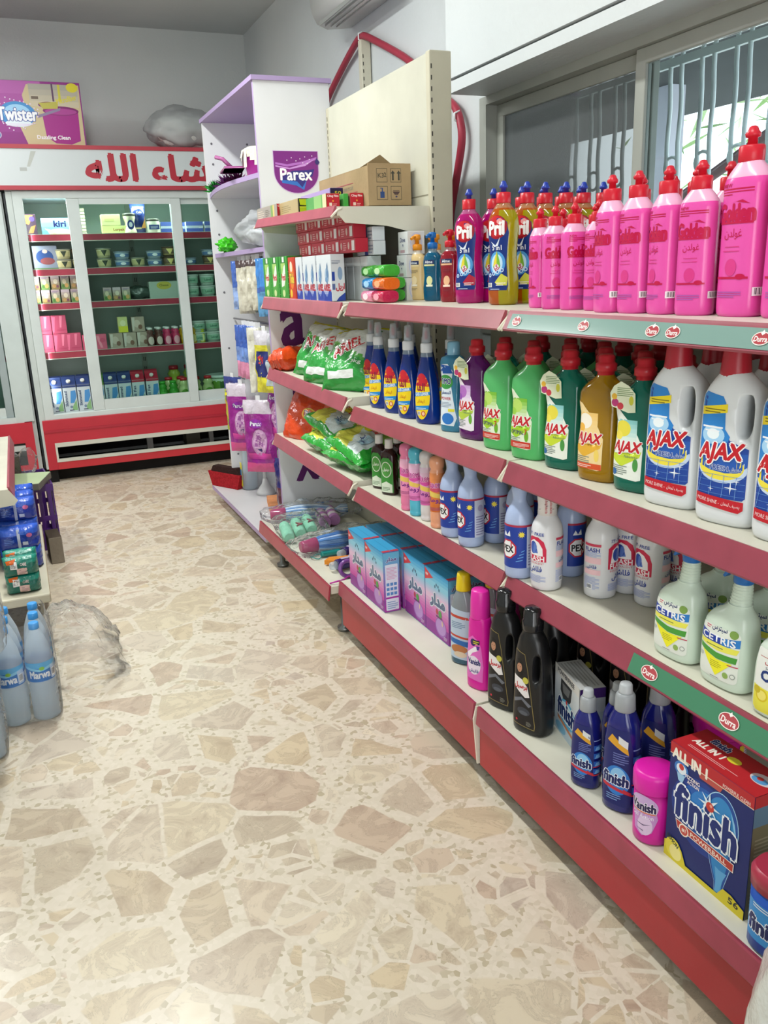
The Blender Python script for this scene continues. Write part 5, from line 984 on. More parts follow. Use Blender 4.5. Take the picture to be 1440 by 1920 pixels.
# ---- second shelf
gcl = ['leftmost', 'second from the left', 'middle', 'fourth from the left', 'rightmost']
row('glass_cleaner', [(1.118, 2.73, 18), (1.085, 2.59, 18), (1.085, 2.465, 20), (1.080, 2.345, 18), (1.085, 2.228, 20)], T2, ['blue glass cleaner bottle in the front row, %s' % s for s in gcl], 'blue glass cleaner bottles')
row('glass_cleaner', [(1.20, 2.585), (1.24, 2.78), (1.20, 2.46)], T2, ['blue glass cleaner bottle in the back row, '+s for s in ('middle', 'leftmost', 'rightmost')], 'blue glass cleaner bottles')
row('glass_cleaner', [(1.195, 2.285)], T2, ['lone blue glass cleaner bottle behind the light blue disinfectant bottle'], 'blue glass cleaner bottles')
row('disinfectant', [(1.090, 2.075, 28)], T2, ['light blue disinfectant bottle with clear blue cap'], None)
row('aj_purple', [(1.090, 1.945, 15)], T2, ['purple floor cleaner bottle with red cap'], None)
row('aj_green', [(1.082, 1.800, 16), (1.082, 1.665, 18)], T2, ['light green floor cleaner bottle next to the purple one', 'light green floor cleaner bottle next to the teal one'], 'light green floor cleaner bottles')
row('aj_teal', [(1.092, 1.537, 20), (1.098, 1.300, 18)], T2, ['teal floor cleaner bottle between the light green and the yellow one', 'teal floor cleaner bottle beside the white bottles'], 'teal floor cleaner bottles')
row('aj_yellow', [(1.090, 1.410, 16)], T2, ['amber yellow floor cleaner bottle in the front row'], None)
bk = [(1.175, 1.945), (1.17, 1.80), (1.175, 1.655), (1.18, 1.53), (1.185, 1.405), (1.19, 1.29), (1.26, 1.90), (1.265, 1.78), (1.265, 1.645), (1.27, 1.52), (1.275, 1.39), (1.345, 1.81), (1.35, 1.68), (1.35, 1.55), (1.43, 1.93)]
kinds_ = ['aj_teal', 'aj_green', 'aj_green', 'aj_teal', 'aj_teal', 'aj_teal', 'aj_teal', 'aj_teal', 'aj_green', 'aj_teal', 'aj_teal', 'aj_teal', 'aj_teal', 'aj_teal', 'aj_teal']
fr_n = ['purple', 'first light green', 'second light green', 'left teal', 'yellow', 'right teal']
for i, (x, y) in enumerate(bk):
    cn = 'teal' if kinds_[i] == 'aj_teal' else 'light green'
    if i < 6: lb = '%s red-capped floor cleaner bottle in the second row, behind the %s one' % (cn, fr_n[i])
    elif i < 11: lb = '%s red-capped floor cleaner bottle in the shaded third row, %s from the left' % (cn, ORD[i-6])
    elif i < 14: lb = '%s red-capped floor cleaner bottle in the dark fourth row, %s from the left' % (cn, ORD[i-11])
    else: lb = 'teal red-capped floor cleaner bottle at the very back of the second shelf'
    place(kinds_[i], x, y, T2, A0+D(20+rnd.uniform(-5, 5)), lb, 'floor cleaner bottles standing behind')
row('aj_white', [(1.088, 1.185, 15), (1.090, 1.052, 13), (1.090, .925, 12)], T2, ['white cream cleaner bottle with handle opening, %s' % s for s in ('next to the teal bottle', 'the middle one of three in front', 'cut by the right edge of the picture')], 'white cream cleaner bottles')
row('aj_white', [(1.18, 1.19), (1.185, 1.06), (1.19, .93), (1.28, 1.19), (1.28, 1.06)], T2, ['white cream cleaner bottle behind the left front one', 'white cream cleaner bottle behind the middle front one', 'white cream cleaner bottle behind the right front one', 'white cream cleaner bottle in the third row at the left', 'white cream cleaner bottle in the third row at the right'], 'white cream cleaner bottles', 18, 3)
# ---- third shelf
row('antiseptic', [(1.080, 2.605, 24), (1.075, 2.510, 30)], T3, ['dark brown antiseptic bottle with white cap at the left end', 'dark brown antiseptic bottle with white cap, nearer one'], 'dark antiseptic bottles')
row('antiseptic', [(1.135, 2.575, 28), (1.135, 2.48, 28)], T3, ['dark brown antiseptic bottle behind the left one', 'dark brown antiseptic bottle behind the nearer one'], 'dark antiseptic bottles')
for k_, x, y, c_ in (('aroma_pink', 1.048, 2.31, 'pink'), ('aroma_blue', 1.046, 2.24, 'turquoise'), ('aroma_white', 1.052, 2.175, 'white'), ('aroma_orange', 1.045, 2.095, 'peach orange')):
    place(k_, x, y, T3, A0+D(rnd.uniform(20, 50)), '%s scented powder canister on the third shelf' % c_, 'scented powder canisters')
row('bleach', [(1.048, 2.005, 20), (1.050, 1.905, 12)], T3, ['pale blue bleach bottle right beside the orange canister', 'pale blue bleach bottle in front with its side panel showing'], 'pale blue bleach bottles')
row('bleach', [(1.125, 1.90, 8), (1.122, 1.775, 18)], T3, ['pale blue bleach bottle in the second row, left one', 'pale blue bleach bottle in the second row, right one'], 'pale blue bleach bottles')
row('bleach', [(1.036, 1.640, 22)], T3, ['pale blue bleach bottle with purple cap beside the white bottles'], 'pale blue bleach bottles')
row('bleach', [(1.15, 1.592, 165), (1.20, 1.80, 20)], T3, ['pale blue bleach bottle seen from its plain back between the white bottles', 'pale blue bleach bottle deepest in the shelf'], 'pale blue bleach bottles')
row('flash', [(1.050, 1.545, 58), (1.128, 1.447, -45)], T3, ['white bleach bottle with red print, foremost at the shelf edge', 'white bleach bottle turned to show its pink and blue back print'], 'white bleach bottles')
row('flash', [(1.195, 1.355, 50), (1.20, 1.44, 75), (1.275, 1.35, 50)], T3, ['white bleach bottle with red print, right one behind the gap', 'white bleach bottle with red print, half hidden in the second row', 'white bleach bottle with red print, rearmost right'], 'white bleach bottles')
row('cetris', [(1.068, 1.125, 3), (1.065, 1.000, 2)], T3, ['pale green trigger spray bottle with blue collar, left of the two in front', 'pale green trigger spray bottle with blue collar, right of the two in front'], 'pale green trigger spray bottles')
row('cetris', [(1.160, 1.135, 14), (1.165, 1.02, 14)], T3, ['pale green trigger spray bottle behind the left front one', 'pale green trigger spray bottle behind the right front one'], 'pale green trigger spray bottles')
row('lemon_spray', [(1.060, .872, 14)], T3, ['pale spray bottle with a lemon label cut by the right picture edge'], None)
# ---- bottom shelf
mb = [(.955, 2.385, 'rightmost box of the front pair, its side showing'), (.955, 2.540, 'leftmost box of the front pair')]
for x, y, l in mb: place('madar', x, y, T0, A0, 'blue and purple detergent box, '+l, 'blue and purple detergent boxes')
k = 0
for x in (1.022, 1.082, 1.142, 1.202):
    for y in ((2.067, 2.221, 2.385, 2.540) if x > 1.03 else (2.067, 2.221, 2.388, 2.543)):
        r_, c_ = ('second', 'third', 'fourth', 'fifth')[(k//4)], ('nearest', 'second nearest', 'third nearest', 'farthest')[k % 4]
        place('madar', x, y, T0, A0, 'blue and purple detergent box, %s row from the aisle, %s the camera' % (r_, c_ + (' to' if 'near' in c_ else ' from')), 'blue and purple detergent boxes'); k += 1
place('carpet_shampoo', 1.018, 1.892, T0, A0+D(30), 'yellow capped carpet shampoo bottle with blue liquid, in front', 'yellow capped carpet shampoo bottles')
place('carpet_shampoo', 1.10, 1.875, T0, A0+D(25), 'yellow capped carpet shampoo bottle behind the front one', 'yellow capped carpet shampoo bottles')
place('stain_remover', .985, 1.742, T0, A0+D(22), 'magenta stain remover bottle beside the black ones, in front', 'magenta stain remover bottles')
place('stain_remover', 1.07, 1.74, T0, A0+D(22), 'magenta stain remover bottle behind the front one', 'magenta stain remover bottles')
bw = [(.995, 1.628, 'left of the two in front'), (.990, 1.500, 'right of the two in front'), (1.078, 1.56, 'second row, left'), (1.165, 1.50, 'third row, left'), (1.165, 1.62, 'behind the left front one'), (1.165, 1.375, 'third row, right'), (1.235, 1.50, 'fourth row, left'), (1.245, 1.375, 'fourth row, right'), (1.245, 1.25, 'fourth row, far right'), (1.165, 1.25, 'third row, behind the blue bottles'), (1.33, 1.40, 'deepest, left'), (1.33, 1.25, 'deepest, right')]
for x, y, l in bw: place('black_wash', x, y, T0, A0+D(22+rnd.uniform(-3, 3)), 'black laundry liquid bottle, '+l, 'black laundry liquid bottles')
place('white_tablet_box', 1.030, 1.425, T0, A0+D(-13), 'white and blue dishwasher tablet box with dark window', None)
place('rinse_s', .970, 1.268, T0, A0+D(26), 'small dark blue rinse aid bottle with grey cap, in front', 'dark blue rinse aid bottles')
place('rinse_s', 1.04, 1.262, T0, A0+D(26), 'small dark blue rinse aid bottle behind the front small one', 'dark blue rinse aid bottles')
place('rinse_l', .985, 1.172, T0, A0+D(26), 'large dark blue rinse aid bottle with grey cap, in front', 'dark blue rinse aid bottles')
place('rinse_l', 1.065, 1.165, T0, A0+D(30), 'large dark blue rinse aid bottle behind the front large one', 'dark blue rinse aid bottles')
place('powder_tub', .980, 1.072, T0, A0+D(22), 'magenta stain powder tub at the front of the bottom shelf', 'magenta stain powder tubs')
place('powder_tub', 1.19, 1.125, T0, A0+D(20), 'magenta stain powder tub behind the large blue tablet box', 'magenta stain powder tubs', scale=1.35)
place('tablet_box', .968, .928, T0, A0, 'large blue and red dishwasher tablet box with lemon corner', None)
place('tablet_tub', .972, .765, T0, A0+D(8), 'blue tablet tub with dark red lid cut by the right edge', None, scale=1.15)
# ------------------------------------------------------------------ pillow pouches
def pillow(w, h, d, colf, seed, wr=.006, n=30, m_=24, puff=.55, crimp=.03):
    """filled pouch lying in its own xy plane, z thickness"""
    q = Vector((seed*3.7, seed*1.3, 0))
    def hz(s, t, side):
        e = max(0, (1-abs(s)**3.2))**puff*max(0, (1-abs(t)**3.2))**puff
        nz = noise.noise(Vector((s*2.2, t*2.2, side*3))+q)*wr*2.2+noise.noise(Vector((s*6, t*6, side*5))+q)*wr
        return side*d/2*e+nz*min(1, e*1.6)+noise.noise(Vector((s*5, t*5, 9))+q)*crimp*(1-e)*.35
    def P(s, t, side):
        inx = 1-.06*(1-abs(t)**2); iny = 1-.07*(1-abs(s)**2)
        return (s*w/2*(1-.05*abs(t)**4*0)*inx**0, t*h/2*iny**0, hz(s, t, side))
    o = M()
    for side in (1, -1):
        i0 = len(o.v)
        for j in range(m_+1):
            for i in range(n+1): o.v.append(P(-1+2*i/n, -1+2*j/m_, side))
        for j in range(m_):
            for i in range(n):
                a = i0+j*(n+1)+i; f = (a, a+1, a+n+2, a+n+1)
                o.f.append(f if side > 0 else f[::-1]); o.c.append(colf((i+.5)/n*2-1, (j+.5)/m_*2-1, side)); o.s.append(True)
    def surf(u, v, off): return (u, v, hz(max(-1, min(1, 2*u/w)), max(-1, min(1, 2*v/h)), 1)+off+.0008)
    return o, surf
def pouch(name, label, cat, group, loc, rot, w, h, d, colf, seed, shapes, mat='foil', **kw):
    r_ = root(name, label, cat, loc, 0, group, rot)
    b_, sf = pillow(w, h, d, colf, seed, **kw)
    bo = put('pouch_body', b_, mat, r_)
    if shapes: put('pouch_print', decal(shapes, sf, 8, 8, base=.001), 'foil' if mat == 'foil' else 'printed', bo)
    return r_
def colG(s, t, side):     # white and green detergent bag
    if t > .86: return '#d8d21e'
    k = t+.55*s
    return '#dfe4e2' if k > .12 else ('#58b04a' if k > 0 else ('#2a9a3e' if t > -.72 else '#2a9a3e'))
for i, (x, y, z, rx, rz, sc) in enumerate(((1.14, 3.27, .970, 60, -62, 1), (1.10, 3.05, .968, 56, -68, 1.0), (1.115, 2.85, .972, 55, -58, 1.05))):
    pouch('detergent_bag', 'white and green laundry powder bag on the far bay, %s of three' % ('leftmost', 'middle', 'rightmost')[i], 'bag', 'white and green laundry powder bags', (x, y, z), (D(rx), D(8-6*i), D(rz)),   .25*sc, .235*sc, .125, colG, i+1,
          [('t', 'ARIEL', -14, 26, 130, 42, '#c3202e', .05, '#f0f0f0', .42), ('t', '3kg', 40, -40, 40, 18, '#dfeee0', .03), ('p', [(50, 84), (96, 64), (104, 90), (70, 106)], '#4a8a3c'), ('r', -80, -96, 40, -70, '#e2e6e4')])
def colO(s, t, side): return '#d8401a' if abs(s+.2) > .1 else '#c8360f'
r_ = pouch('detergent_pack', 'flat orange detergent pack at the left end above the orange bags', 'pack', None, (1.085, 3.53, .930), (0, D(-6), D(-84)), .15, .20, .10, lambda s, t, side: '#dc4a1a' if side > 0 else '#d23f14', 7, [('e', 10, 10, 42, 30, '#f0dcc8'), ('e', 10, 10, 36, 25, '#d8501e'), ('t', 'Tide', 10, 10, 50, 24, '#2a3a8c', .05, '#f0f0f0'), ('r', -66, -80, -50, 80, '#d8a040')], puff=.3)
for i, (x, y, z, rx, rz) in enumerate(((1.12, 3.47, .675, 66, -60), (1.20, 3.32, .685, 74, -80), (1.21, 3.0, .68, 70, -90))):
    pouch('detergent_bag', 'orange laundry powder bag, lower far shelf, '+('leftmost and largest', 'behind the green bags at the left', 'behind the green bags at the right')[i], 'bag', 'orange laundry powder bags', (x, y, z), (D(rx), D(4), D(rz)), .25, .23, .11,
          lambda s, t, side: '#c8380f' if t > .45 else ('#d94616' if s < .55 else '#e2c832' if t < -.2 else '#d94616'), 11+i, [('e', 30, 6, 40, 26, '#f0c850'), ('e', 30, 6, 32, 20, '#e2641e'), ('t', 'Tide', 30, 6, 50, 24, '#24408c', .05, '#f4f0f0')])
def colP(s, t, side):
    if side < 0: return '#1f8a2c'
    if abs(s) < .74 and abs(t) < .80: return '#dcdc50' if s+t*.6 < -.35 else ('#d8e6ea' if s+t < .6 else '#8fc850')
    return '#1fa030'
gshp = [('p', [(-90, 30), (-20, 80), (60, 70), (20, 40), (-40, 10)], '#e6d82c'), ('t', 'Persil', -52, 44, 66, 28, '#c81f2e', .06, '#f0f0e8', .5), ('p', [(-10, 66), (40, 60), (46, 20), (-6, 24)], '#c82430'), ('p', [(-6, 60), (36, 56), (38, 40), (-4, 44)], '#e6a030'), ('n', -2, 26, 40, 38, 3, '#f2d8d0'), ('t', '3kg', 46, -30, 50, 26, '#1c4c8c', .04, '#e6f0f4'), ('p', [(40, -10), (90, 0), (84, -60), (30, -56)], '#a8cce0'), ('t', 'Power', 56, -44, 46, 14, '#1c4c8c', .03)]
for i, (x, y, z, rx, ry, rz, sc) in enumerate(((1.13, 3.12, .63, 4, 5, -82, 1), (1.15, 3.13, .70, 8, 10, -86, 1.05), (1.125, 2.84, .625, 3, 2, -78, 1), (1.13, 2.83, .668, 10, 8, -88, 1.02))):
    pouch('detergent_bag', 'bright green and yellow laundry powder bag, '+('lower one of the left pile', 'upper one of the left pile', 'lower one of the right pile', 'upper one of the right pile')[i], 'bag', 'green laundry powder bags', (x, y, z), (D(rx), D(ry), D(rz)), .30*sc, .22*sc, .075, colP, 20+i, gshp, puff=.42, wr=.008)
# ---- far bay, third shelf from below: boxes
def minibox(key, name, w, d, h, col, front, left=None, cols=None): carton(key, name, w, d, h, col, front, left, None, cols)
minibox('persil_box', 'laundry_powder_box', .112, .12, .165, '#3f9a3c', [('g', -29, -82, 29, 60, '#3f9a3c', '#a8cc70', 6), ('r', -29, 56, 29, 82, '#2f7a34'), ('r', -8, 60, 18, 80, '#dfe6dc'), ('p', [(-29, -6), (10, 44), (29, 50), (29, 0), (8, -30), (-29, -36)], '#e2e8dc'), ('t', 'Persil', 0, 2, 50, 24, '#c01f30', .05), ('e', -4, -60, 18, 14, '#c8dc9a')], [('r', -60, -82, 60, 82, '#2f8a3a'), ('r', -50, 20, 40, 50, '#dfe6dc')]+[('r', -60, -66+i*22, 60, -64+i*22, '#a8d0a0') for i in range(5)])
minibox('tide_box', 'laundry_powder_box', .084, .12, .158, '#c8402a', [('r', -31, -79, 31, 79, '#c8402a'), ('e', 0, 10, 28, 50, '#e07a2a'), ('e', -4, 44, 16, 20, '#e8d8c0'), ('t', 'Tide', 0, 0, 52, 34, '#e8c83a', .07, '#24305c'), ('e', -14, -56, 14, 16, '#e8c83a')], [('r', -60, -79, 60, 79, '#b8341f')])
arl = [('g', -34, -78, 34, -30, '#2a3f9c', '#dfe6f0', 6), ('p', [(-34, -78), (-34, -44), (-6, -66), (20, -34), (34, -50), (34, -78)], '#2f48a4'), ('e', 0, 10, 17, 24, '#9ab4cc'), ('e', 4, 14, 9, 15, '#5f84ac'), ('e', -4, -6, 12, 9, '#6f94bc'), ('p', [(-4, 30), (2, 52), (6, 36), (10, 54), (10, 28), (2, 18)], '#6f8cac'), ('p', [(-6, -12), (4, -14), (2, -36)], '#5f84ac'), ('t', 'ARIEL', 0, -32, 60, 22, '#b82a38', .05)]
minibox('ariel_box', 'laundry_powder_box', .074, .05, .156, '#d5dbe0', arl, [('r', -25, -78, 25, 78, '#d5dbe0'), ('r', -23, -10, -12, 20, '#2f48a4'), ('r', -23, -40, -12, -20, '#5a6a9c'), ('p', [(-10, -78), (25, -78), (25, -50), (0, -66)], '#2f48a4'), ('t', 'اريل', 7, -32, 32, 26, '#b82a38', .05), ('e', 8, 14, 9, 22, '#8aa4c4'), ('n', -22, 46, 10, 60, 3, '#7a8498')], {'x+': '#d5dbe0'})
minibox('plain_white_box', 'white_soap_box', .062, .05, .145, '#cdd6d8', [('r', -31, 40, 31, 72, '#d8dfe0'), ('r', -31, 38, 31, 39, '#a4acb0')])
minibox('toothpaste_box', 'toothpaste_box', .150, .045, .045, '#b8283a', [('e', -58, 0, 8, 12, '#c8a8a0'), ('e', 12, 0, 8, 12, '#d8b8b0'), ('n', -40, -14, -10, 14, 4, '#e0a8a8'), ('r', 40, -16, 66, 16, '#e2dcdc')], [('r', -22, -22, 22, 22, '#b8283a')])
minibox('white_toothpaste_box', 'toothpaste_box', .150, .045, .045, '#d3d8de', [('b', -72, -16, -50, 16), ('t', 'Pe', -34, 0, 18, 16, '#4a5a8c', .04), ('r', 0, -22, 28, 22, '#34489a'), ('n', 34, -16, 72, 16, 3, '#8a94a8')])
minibox('dove_box', 'white_soap_box', .075, .062, .072, '#d9dbdc', [('t', 'Dove', 0, 10, 38, 14, '#4a5478', .02), ('p', [(-4, -4), (4, -4), (2, -14)], '#4a5478'), ('r', -20, -30, 14, -22, '#b89aa0')], [('e', 0, 0, 22, 32, '#c0c8e4'), ('e', 0, 0, 18, 28, '#e0dcdc'), ('e', 2, -2, 9, 14, '#e4c8bc')])
Z3 = 1.186
for i, y in enumerate((3.575, 3.46)): place('persil_box', 1.0, y, Z3, A0, 'green laundry powder box on the far bay, %s' % ('at the left end', 'right beside the left end one')[i], 'green laundry powder boxes')
place('persil_box', 1.002, 3.345, Z3, A0, 'green laundry powder box nearest the red and orange box', 'green laundry powder boxes')
place('tide_box', 1.005, 3.243, Z3, A0, 'red and orange laundry powder box between the green and white ones', None)
for i in range(5): place('ariel_box', 1.008+.003*(i % 2), 3.160-i*.079, Z3, A0+D((0, 0, 0, 0, 4)[i]), 'white and blue laundry powder box, %s of five in the row' % (ORD[i] if i < 4 else 'rightmost'), 'white and blue laundry powder boxes')
for i in range(5): place('plain_white_box', 1.11, 3.02-i*.068, Z3, A0, 'plain white box behind the blue and white ones, %s from the left' % ORD[i], 'plain white boxes')
kk = 0
for lv in range(4):
    for j in range(4):
        if lv == 3 and j > 2: continue
        place('toothpaste_box', 1.065, 3.24-j*.153+.014*lv, Z3+.158+lv*.0455, A0, 'red toothpaste box stacked above the white boxes, %s layer, %s from the left' % (ORD[lv], ORD[j]), 'red toothpaste boxes'); kk += 1
for i in range(2): place('white_toothpaste_box', 1.12, 2.76+.004*i, Z3+.147+.0455*(i+.0), A0, 'white and blue toothpaste box on top of the white boxes, %s' % ('lower', 'upper')[i], 'white toothpaste boxes')
# support under the left end stacks: a second row of white boxes is hidden behind the front one
minibox('tall_red_box', 'laundry_powder_box', .062, .12, .245, '#b8303a', [('e', 0, 60, 16, 26, '#d8a8a0'), ('r', -31, -122, 31, -118, '#8a2028'), ('t', 'Tide', 0, 20, 44, 22, '#e8c83a', .07, '#24305c')])
place('tall_red_box', 1.135, 3.25, Z3, A0, 'tall red box standing behind the red and orange powder box', None)
minibox('tall_green_box', 'laundry_powder_box', .055, .10, .235, '#2f7f3c', [('r', -20, 60, 16, 80, '#c8dcc0')]+[('r', -27, -100+i*24, 27, -98+i*24, '#a8d0a0') for i in range(7)])
place('tall_green_box', 1.135, 3.36, Z3, A0, 'tall dark green box standing behind the green powder boxes', None)
for i, (y, z, x) in enumerate(((2.51, T1, 1.195), (2.512, T1+.0735, 1.197), (2.515, T1+.147, 1.205))): place('dove_box', x, y+.12, z, A0, 'white soap box beside the cream pump bottle, %s of the pile' % ('bottom', 'middle', 'top')[i], 'white soap boxes')
for i, (y, z, x) in enumerate(((2.60, T1, 1.30), (2.60, T1+.0735, 1.30))): place('dove_box', x, y-.01, z, A0, 'white soap box behind the front pile, %s' % ('lower', 'upper')[i], 'white soap boxes')
# soaps in film on the near corner of the far bay / second bay
def soapbar(x, y, z, col, c2, label, group, l=.085, rz=-90):
    r_ = root('soap_bar', label, 'soap', (x, y, z), D(rz), group)
    p = M().loft(dens([(-.5, .030, .016, 0, 0, 3), (-.46, .034, .019, 0, 0, 3), (.46, .034, .019, 0, 0, 3), (.5, .030, .016, 0, 0, 3)], 2), col, 20, True, lambda p: (p[2]*l, p[0]*.9, p[1]+.0195))
    b_ = put('wrapper', p, 'foil', r_); put('wrapper_print', decal([('e', 0, 0, 22, 10, c2)], facemap((0, -.031, .0195), (1, 0, 0), (0, 0, 1), (0, -1, 0))), 'printed', b_)
for i, (x, y, z, c_, c2, n_) in enumerate(((1.085, 2.52-.0, T1, '#c02850', '#e8a0b0', 'crimson'), (1.085, 2.61, T1, '#e08aa8', '#f4d8e0', 'pink'), (1.09, 2.52, T1+.039, '#e06a1c', '#f0b080', 'orange'), (1.09, 2.61, T1+.039, '#1f7fc0', '#a0d0f0', 'blue'), (1.10, 2.54, T1+.078, '#3fae3a', '#c0e8b0', 'green'), (1.10, 2.635, T1+.078, '#36a032', '#b0e0a0', 'green'))):
    pl = ('bottom right', 'bottom left', 'middle right', 'middle left', 'top right', 'top left')[i]
    soapbar(x, y, z, c_, c2, '%s wrapped soap bar, %s of the pile at the shelf end' % (n_, pl), 'wrapped soap bars')
for i in range(2): soapbar(1.16, 2.635-.004*i, T1+.039*i, '#46b03c', '#c0e8b0', 'green wrapped soap bar behind the coloured pile, %s' % ('lower', 'upper')[i], 'wrapped soap bars')
# ---- top shelf of the far bay: film boxes and a big carton
def longbox(x, y, z, l, w, h, c1, cend, endshapes, label, rz=0, side=None):
    r_ = root('cling_film_box', label, 'box', (x, y, z), rz, 'long kitchen film boxes')
    b_ = put('carton', M().box(-w/2, w/2, 0, l, 0, h, c1, {'y-': cend}, bev=.002), 'card', r_)
    put('end_print', decal(endshapes, facemap((0, 0, h/2), (1, 0, 0), (0, 0, 1), (0, -1, 0))), 'printed', b_)
    if side: put('side_print', decal(side, facemap((-w/2, l/2, h/2), (0, -1, 0), (0, 0, 1), (-1, 0, 0))), 'printed', b_)
RE = [('r', -24, -24, 24, 24, '#b8202e'), ('t', 'Cling Film', 0, 15, 40, 9, '#f0dcdc', .03), ('e', 0, 0, 3, 3, '#e8a03a'), ('r', -14, -16, -4, -6, '#e8d0c0'), ('n', 0, -16, 14, -6, 2, '#e0a0a0')]
SP = [('r', -150, -22, 150, 22, '#9a9088')]+[('n', -140, -16, -40, 16, 4, '#c8b8a8'), ('r', 60, -22, 90, 22, '#7a9a50'), ('r', 90, -22, 110, 22, '#d8c070'), ('n', -20, -14, 40, 14, 4, '#6a5a50')]
longbox(1.022, 3.36, 1.500, .28, .052, .050, '#9c9486', '#b8202e', RE, 'red ended cling film box at the left end of the top shelf', 0, SP)
longbox(1.036, 3.12, 1.497, .30, .055, .052, '#b09c70', '#1c1c14', [('p', [(-23, 22), (22, 22), (24, 6), (10, 0), (-20, 2)], '#b8c81e'), ('r', -22, -24, 24, -3, '#a8b81c'), ('r', -22, -6, 24, -4, '#e0e04a')], 'yellow-green ended kitchen foil box', 0, [('r', -148, -24, 148, 24, '#b09c70'), ('n', -60, -14, 60, 14, 4, '#8a7a50')])
longbox(1.110, 2.98, 1.496, .34, .050, .075, '#a08ac0', '#2c2450', [('r', -22, 10, 22, 36, '#2c2450'), ('t', '50', 4, 20, 24, 12, '#d8d83a', .03), ('r', -22, -36, 22, 6, '#6a4a8c')], 'tall purple kitchen roll box behind the small ones', 0, [('r', -168, -36, 168, 36, '#a890c8'), ('n', -60, -20, 60, 20, 4, '#c8b8dc')])
longbox(1.050, 2.86, 1.492, .22, .048, .050, '#5a9a4a', '#b8202e', RE, 'green and white film box with red end, left of the two by the carton', 0, [('r', -108, -24, 108, 24, '#4f9a4c'), ('r', -20, -24, 60, 24, '#8ab870'), ('r', 70, -24, 108, 24, '#d8c8a0')])
longbox(1.094, 2.85, 1.492, .10, .018, .048, '#4f9a4c', '#3f9a3c', [('r', -8, -20, 8, 20, '#3f9a3c')], 'thin green box squeezed between the two red ended boxes', 0)
longbox(1.132, 2.845, 1.492, .22, .050, .050, '#8a5a4a', '#b8202e', RE, 'red cling film box with rounded corner right beside the carton', 0)
cb = root('cardboard_carton', 'brown cardboard carton with an open flap and handling marks on the top shelf', 'box', (1.228, 2.80, 1.497), 0)
w_ = .125
b_ = M().box(-.07, -.067, .0, .50, 0, .128, '#a08a68').box(.087, .09, 0, .50, 0, .128, '#a08a68').box(-.07, .09, 0, .003, 0, .135, '#ab9370').box(-.07, .09, .497, .5, 0, .128, '#a08a68').box(-.07, .09, 0, .5, 0, .003, '#a08a68').box(-.07, .09, .12, .5, .124, .128, '#9a8462')
cbo = put('carton', b_, 'kraft', cb)
put('carton_flap', M().prism([(-.06, .130), (.02, .175), (.075, .136), (.08, .128)], 'y', .10, .103, '#9a8462'), 'kraft', cbo)
sy = []
for i, (cx, cy) in enumerate(((-22, 30), (30, 30), (-22, -26), (30, -26))):
    sy += [('r', cx-20, cy-22, cx+20, cy+22, '#5a5648'), ('r', cx-18.5, cy-20.5, cx+18.5, cy+20.5, '#ab9370')]
sy += [('p', [(38, 14), (44, 14), (44, 36), (49, 36), (41, 46), (33, 36), (38, 36)], '#4a4a44'), ('p', [(16, 14), (22, 14), (22, 36), (27, 36), (19, 46), (11, 36), (16, 36)], '#4a4a44'), ('t', 'K3', -26, 30, 22, 14, '#5a5648', .02), ('t', '2', -10, 32, 8, 14, '#5a5648', .02), ('r', -30, -42, -14, -22, '#3a5080'), ('r', -24, -22, -20, -10, '#3a5080'), ('r', -30, -12, -20, -10, '#3a5080'), ('p', [(16, -22), (44, -22), (36, -32), (24, -32)], '#5a4a48'), ('r', 18, -20, 42, -18, '#5a4a48'), ('e', 30, -38, 4, 3, '#4a4a70')]
put('handling_marks', decal(sy, facemap((.003, 0, .066), (1, 0, 0), (0, 0, 1), (0, -1, 0))), 'kraft', cbo)
put('side_print', decal([('r', -60, 18, 110, 21, '#a05a5a'), ('r', 0, -14, 150, -11, '#a05a5a'), ('t', 'DESIGN COLOURS', 60, 4, 100, 12, '#8a8a78', .0), ('n', -190, -30, -80, 20, 3, '#98846a')], facemap((-.07, .25, .066), (0, -1, 0), (0, 0, 1), (-1, 0, 0))), 'kraft', cbo)
# ------------------------------------------------------------------ far bay, bottom shelf
def film_over(par, w, h, d, seed, loc=(0, 0, 0), mat='film'):
    b_, _ = pillow(w, h, d, lambda s, t, side: '#ffffff', seed, wr=.010, n=24, m_=16, puff=.5)
    o = put('film_bag', b_, mat, par); o.location = loc; return o
def mophead(x, y, z, rz, label, L=.30):
    r_ = root('mop_refill', label, 'mop refill', (x, y, z), rz, 'blue mop refills in clear bags')
    q = random.Random(int(x*1000)); m = M()
    for i in range(26):
        a = 2*PI*i/26; rr = .030+q.uniform(-.004, .004); pts = []
        for j in range(11):
            t = j/10; k_ = math.sin(PI*min(1, t*1.2+.08))**.35 if t < .9 else .55
            pts.append((t*L, math.cos(a+t*.5)*rr*k_+q.uniform(-.0015, .0015), .034+math.sin(a+t*.5)*rr*k_+q.uniform(-.0015, .0015)))
        m.tube(pts, .0055, q.choice(['#4f86c8', '#7aa4d8', '#dfe8f2', '#3f74bc', '#a8c4e4']), 5)
    put('mop_fibres', m, 'cloth', r_)
    put('mop_socket', M().lathe([(.020, -.055), (.024, -.045), (.028, -.01), (.031, .012), (.026, .016)], '#a02860', 18, 0, 0, lambda p: (p[2], p[0], p[1]+.034)), 'gloss', r_)
    film_over(r_, L+.16, .13, .084, q.random()*9, (L/2-.02, 0, .038))
mophead(.985, 3.56, .199, D(-12), 'blue and white mop refill in a clear bag, the far one')
mophead(.965, 3.06, .199, D(4), 'blue and white mop refill in a clear bag, the near one', .32)
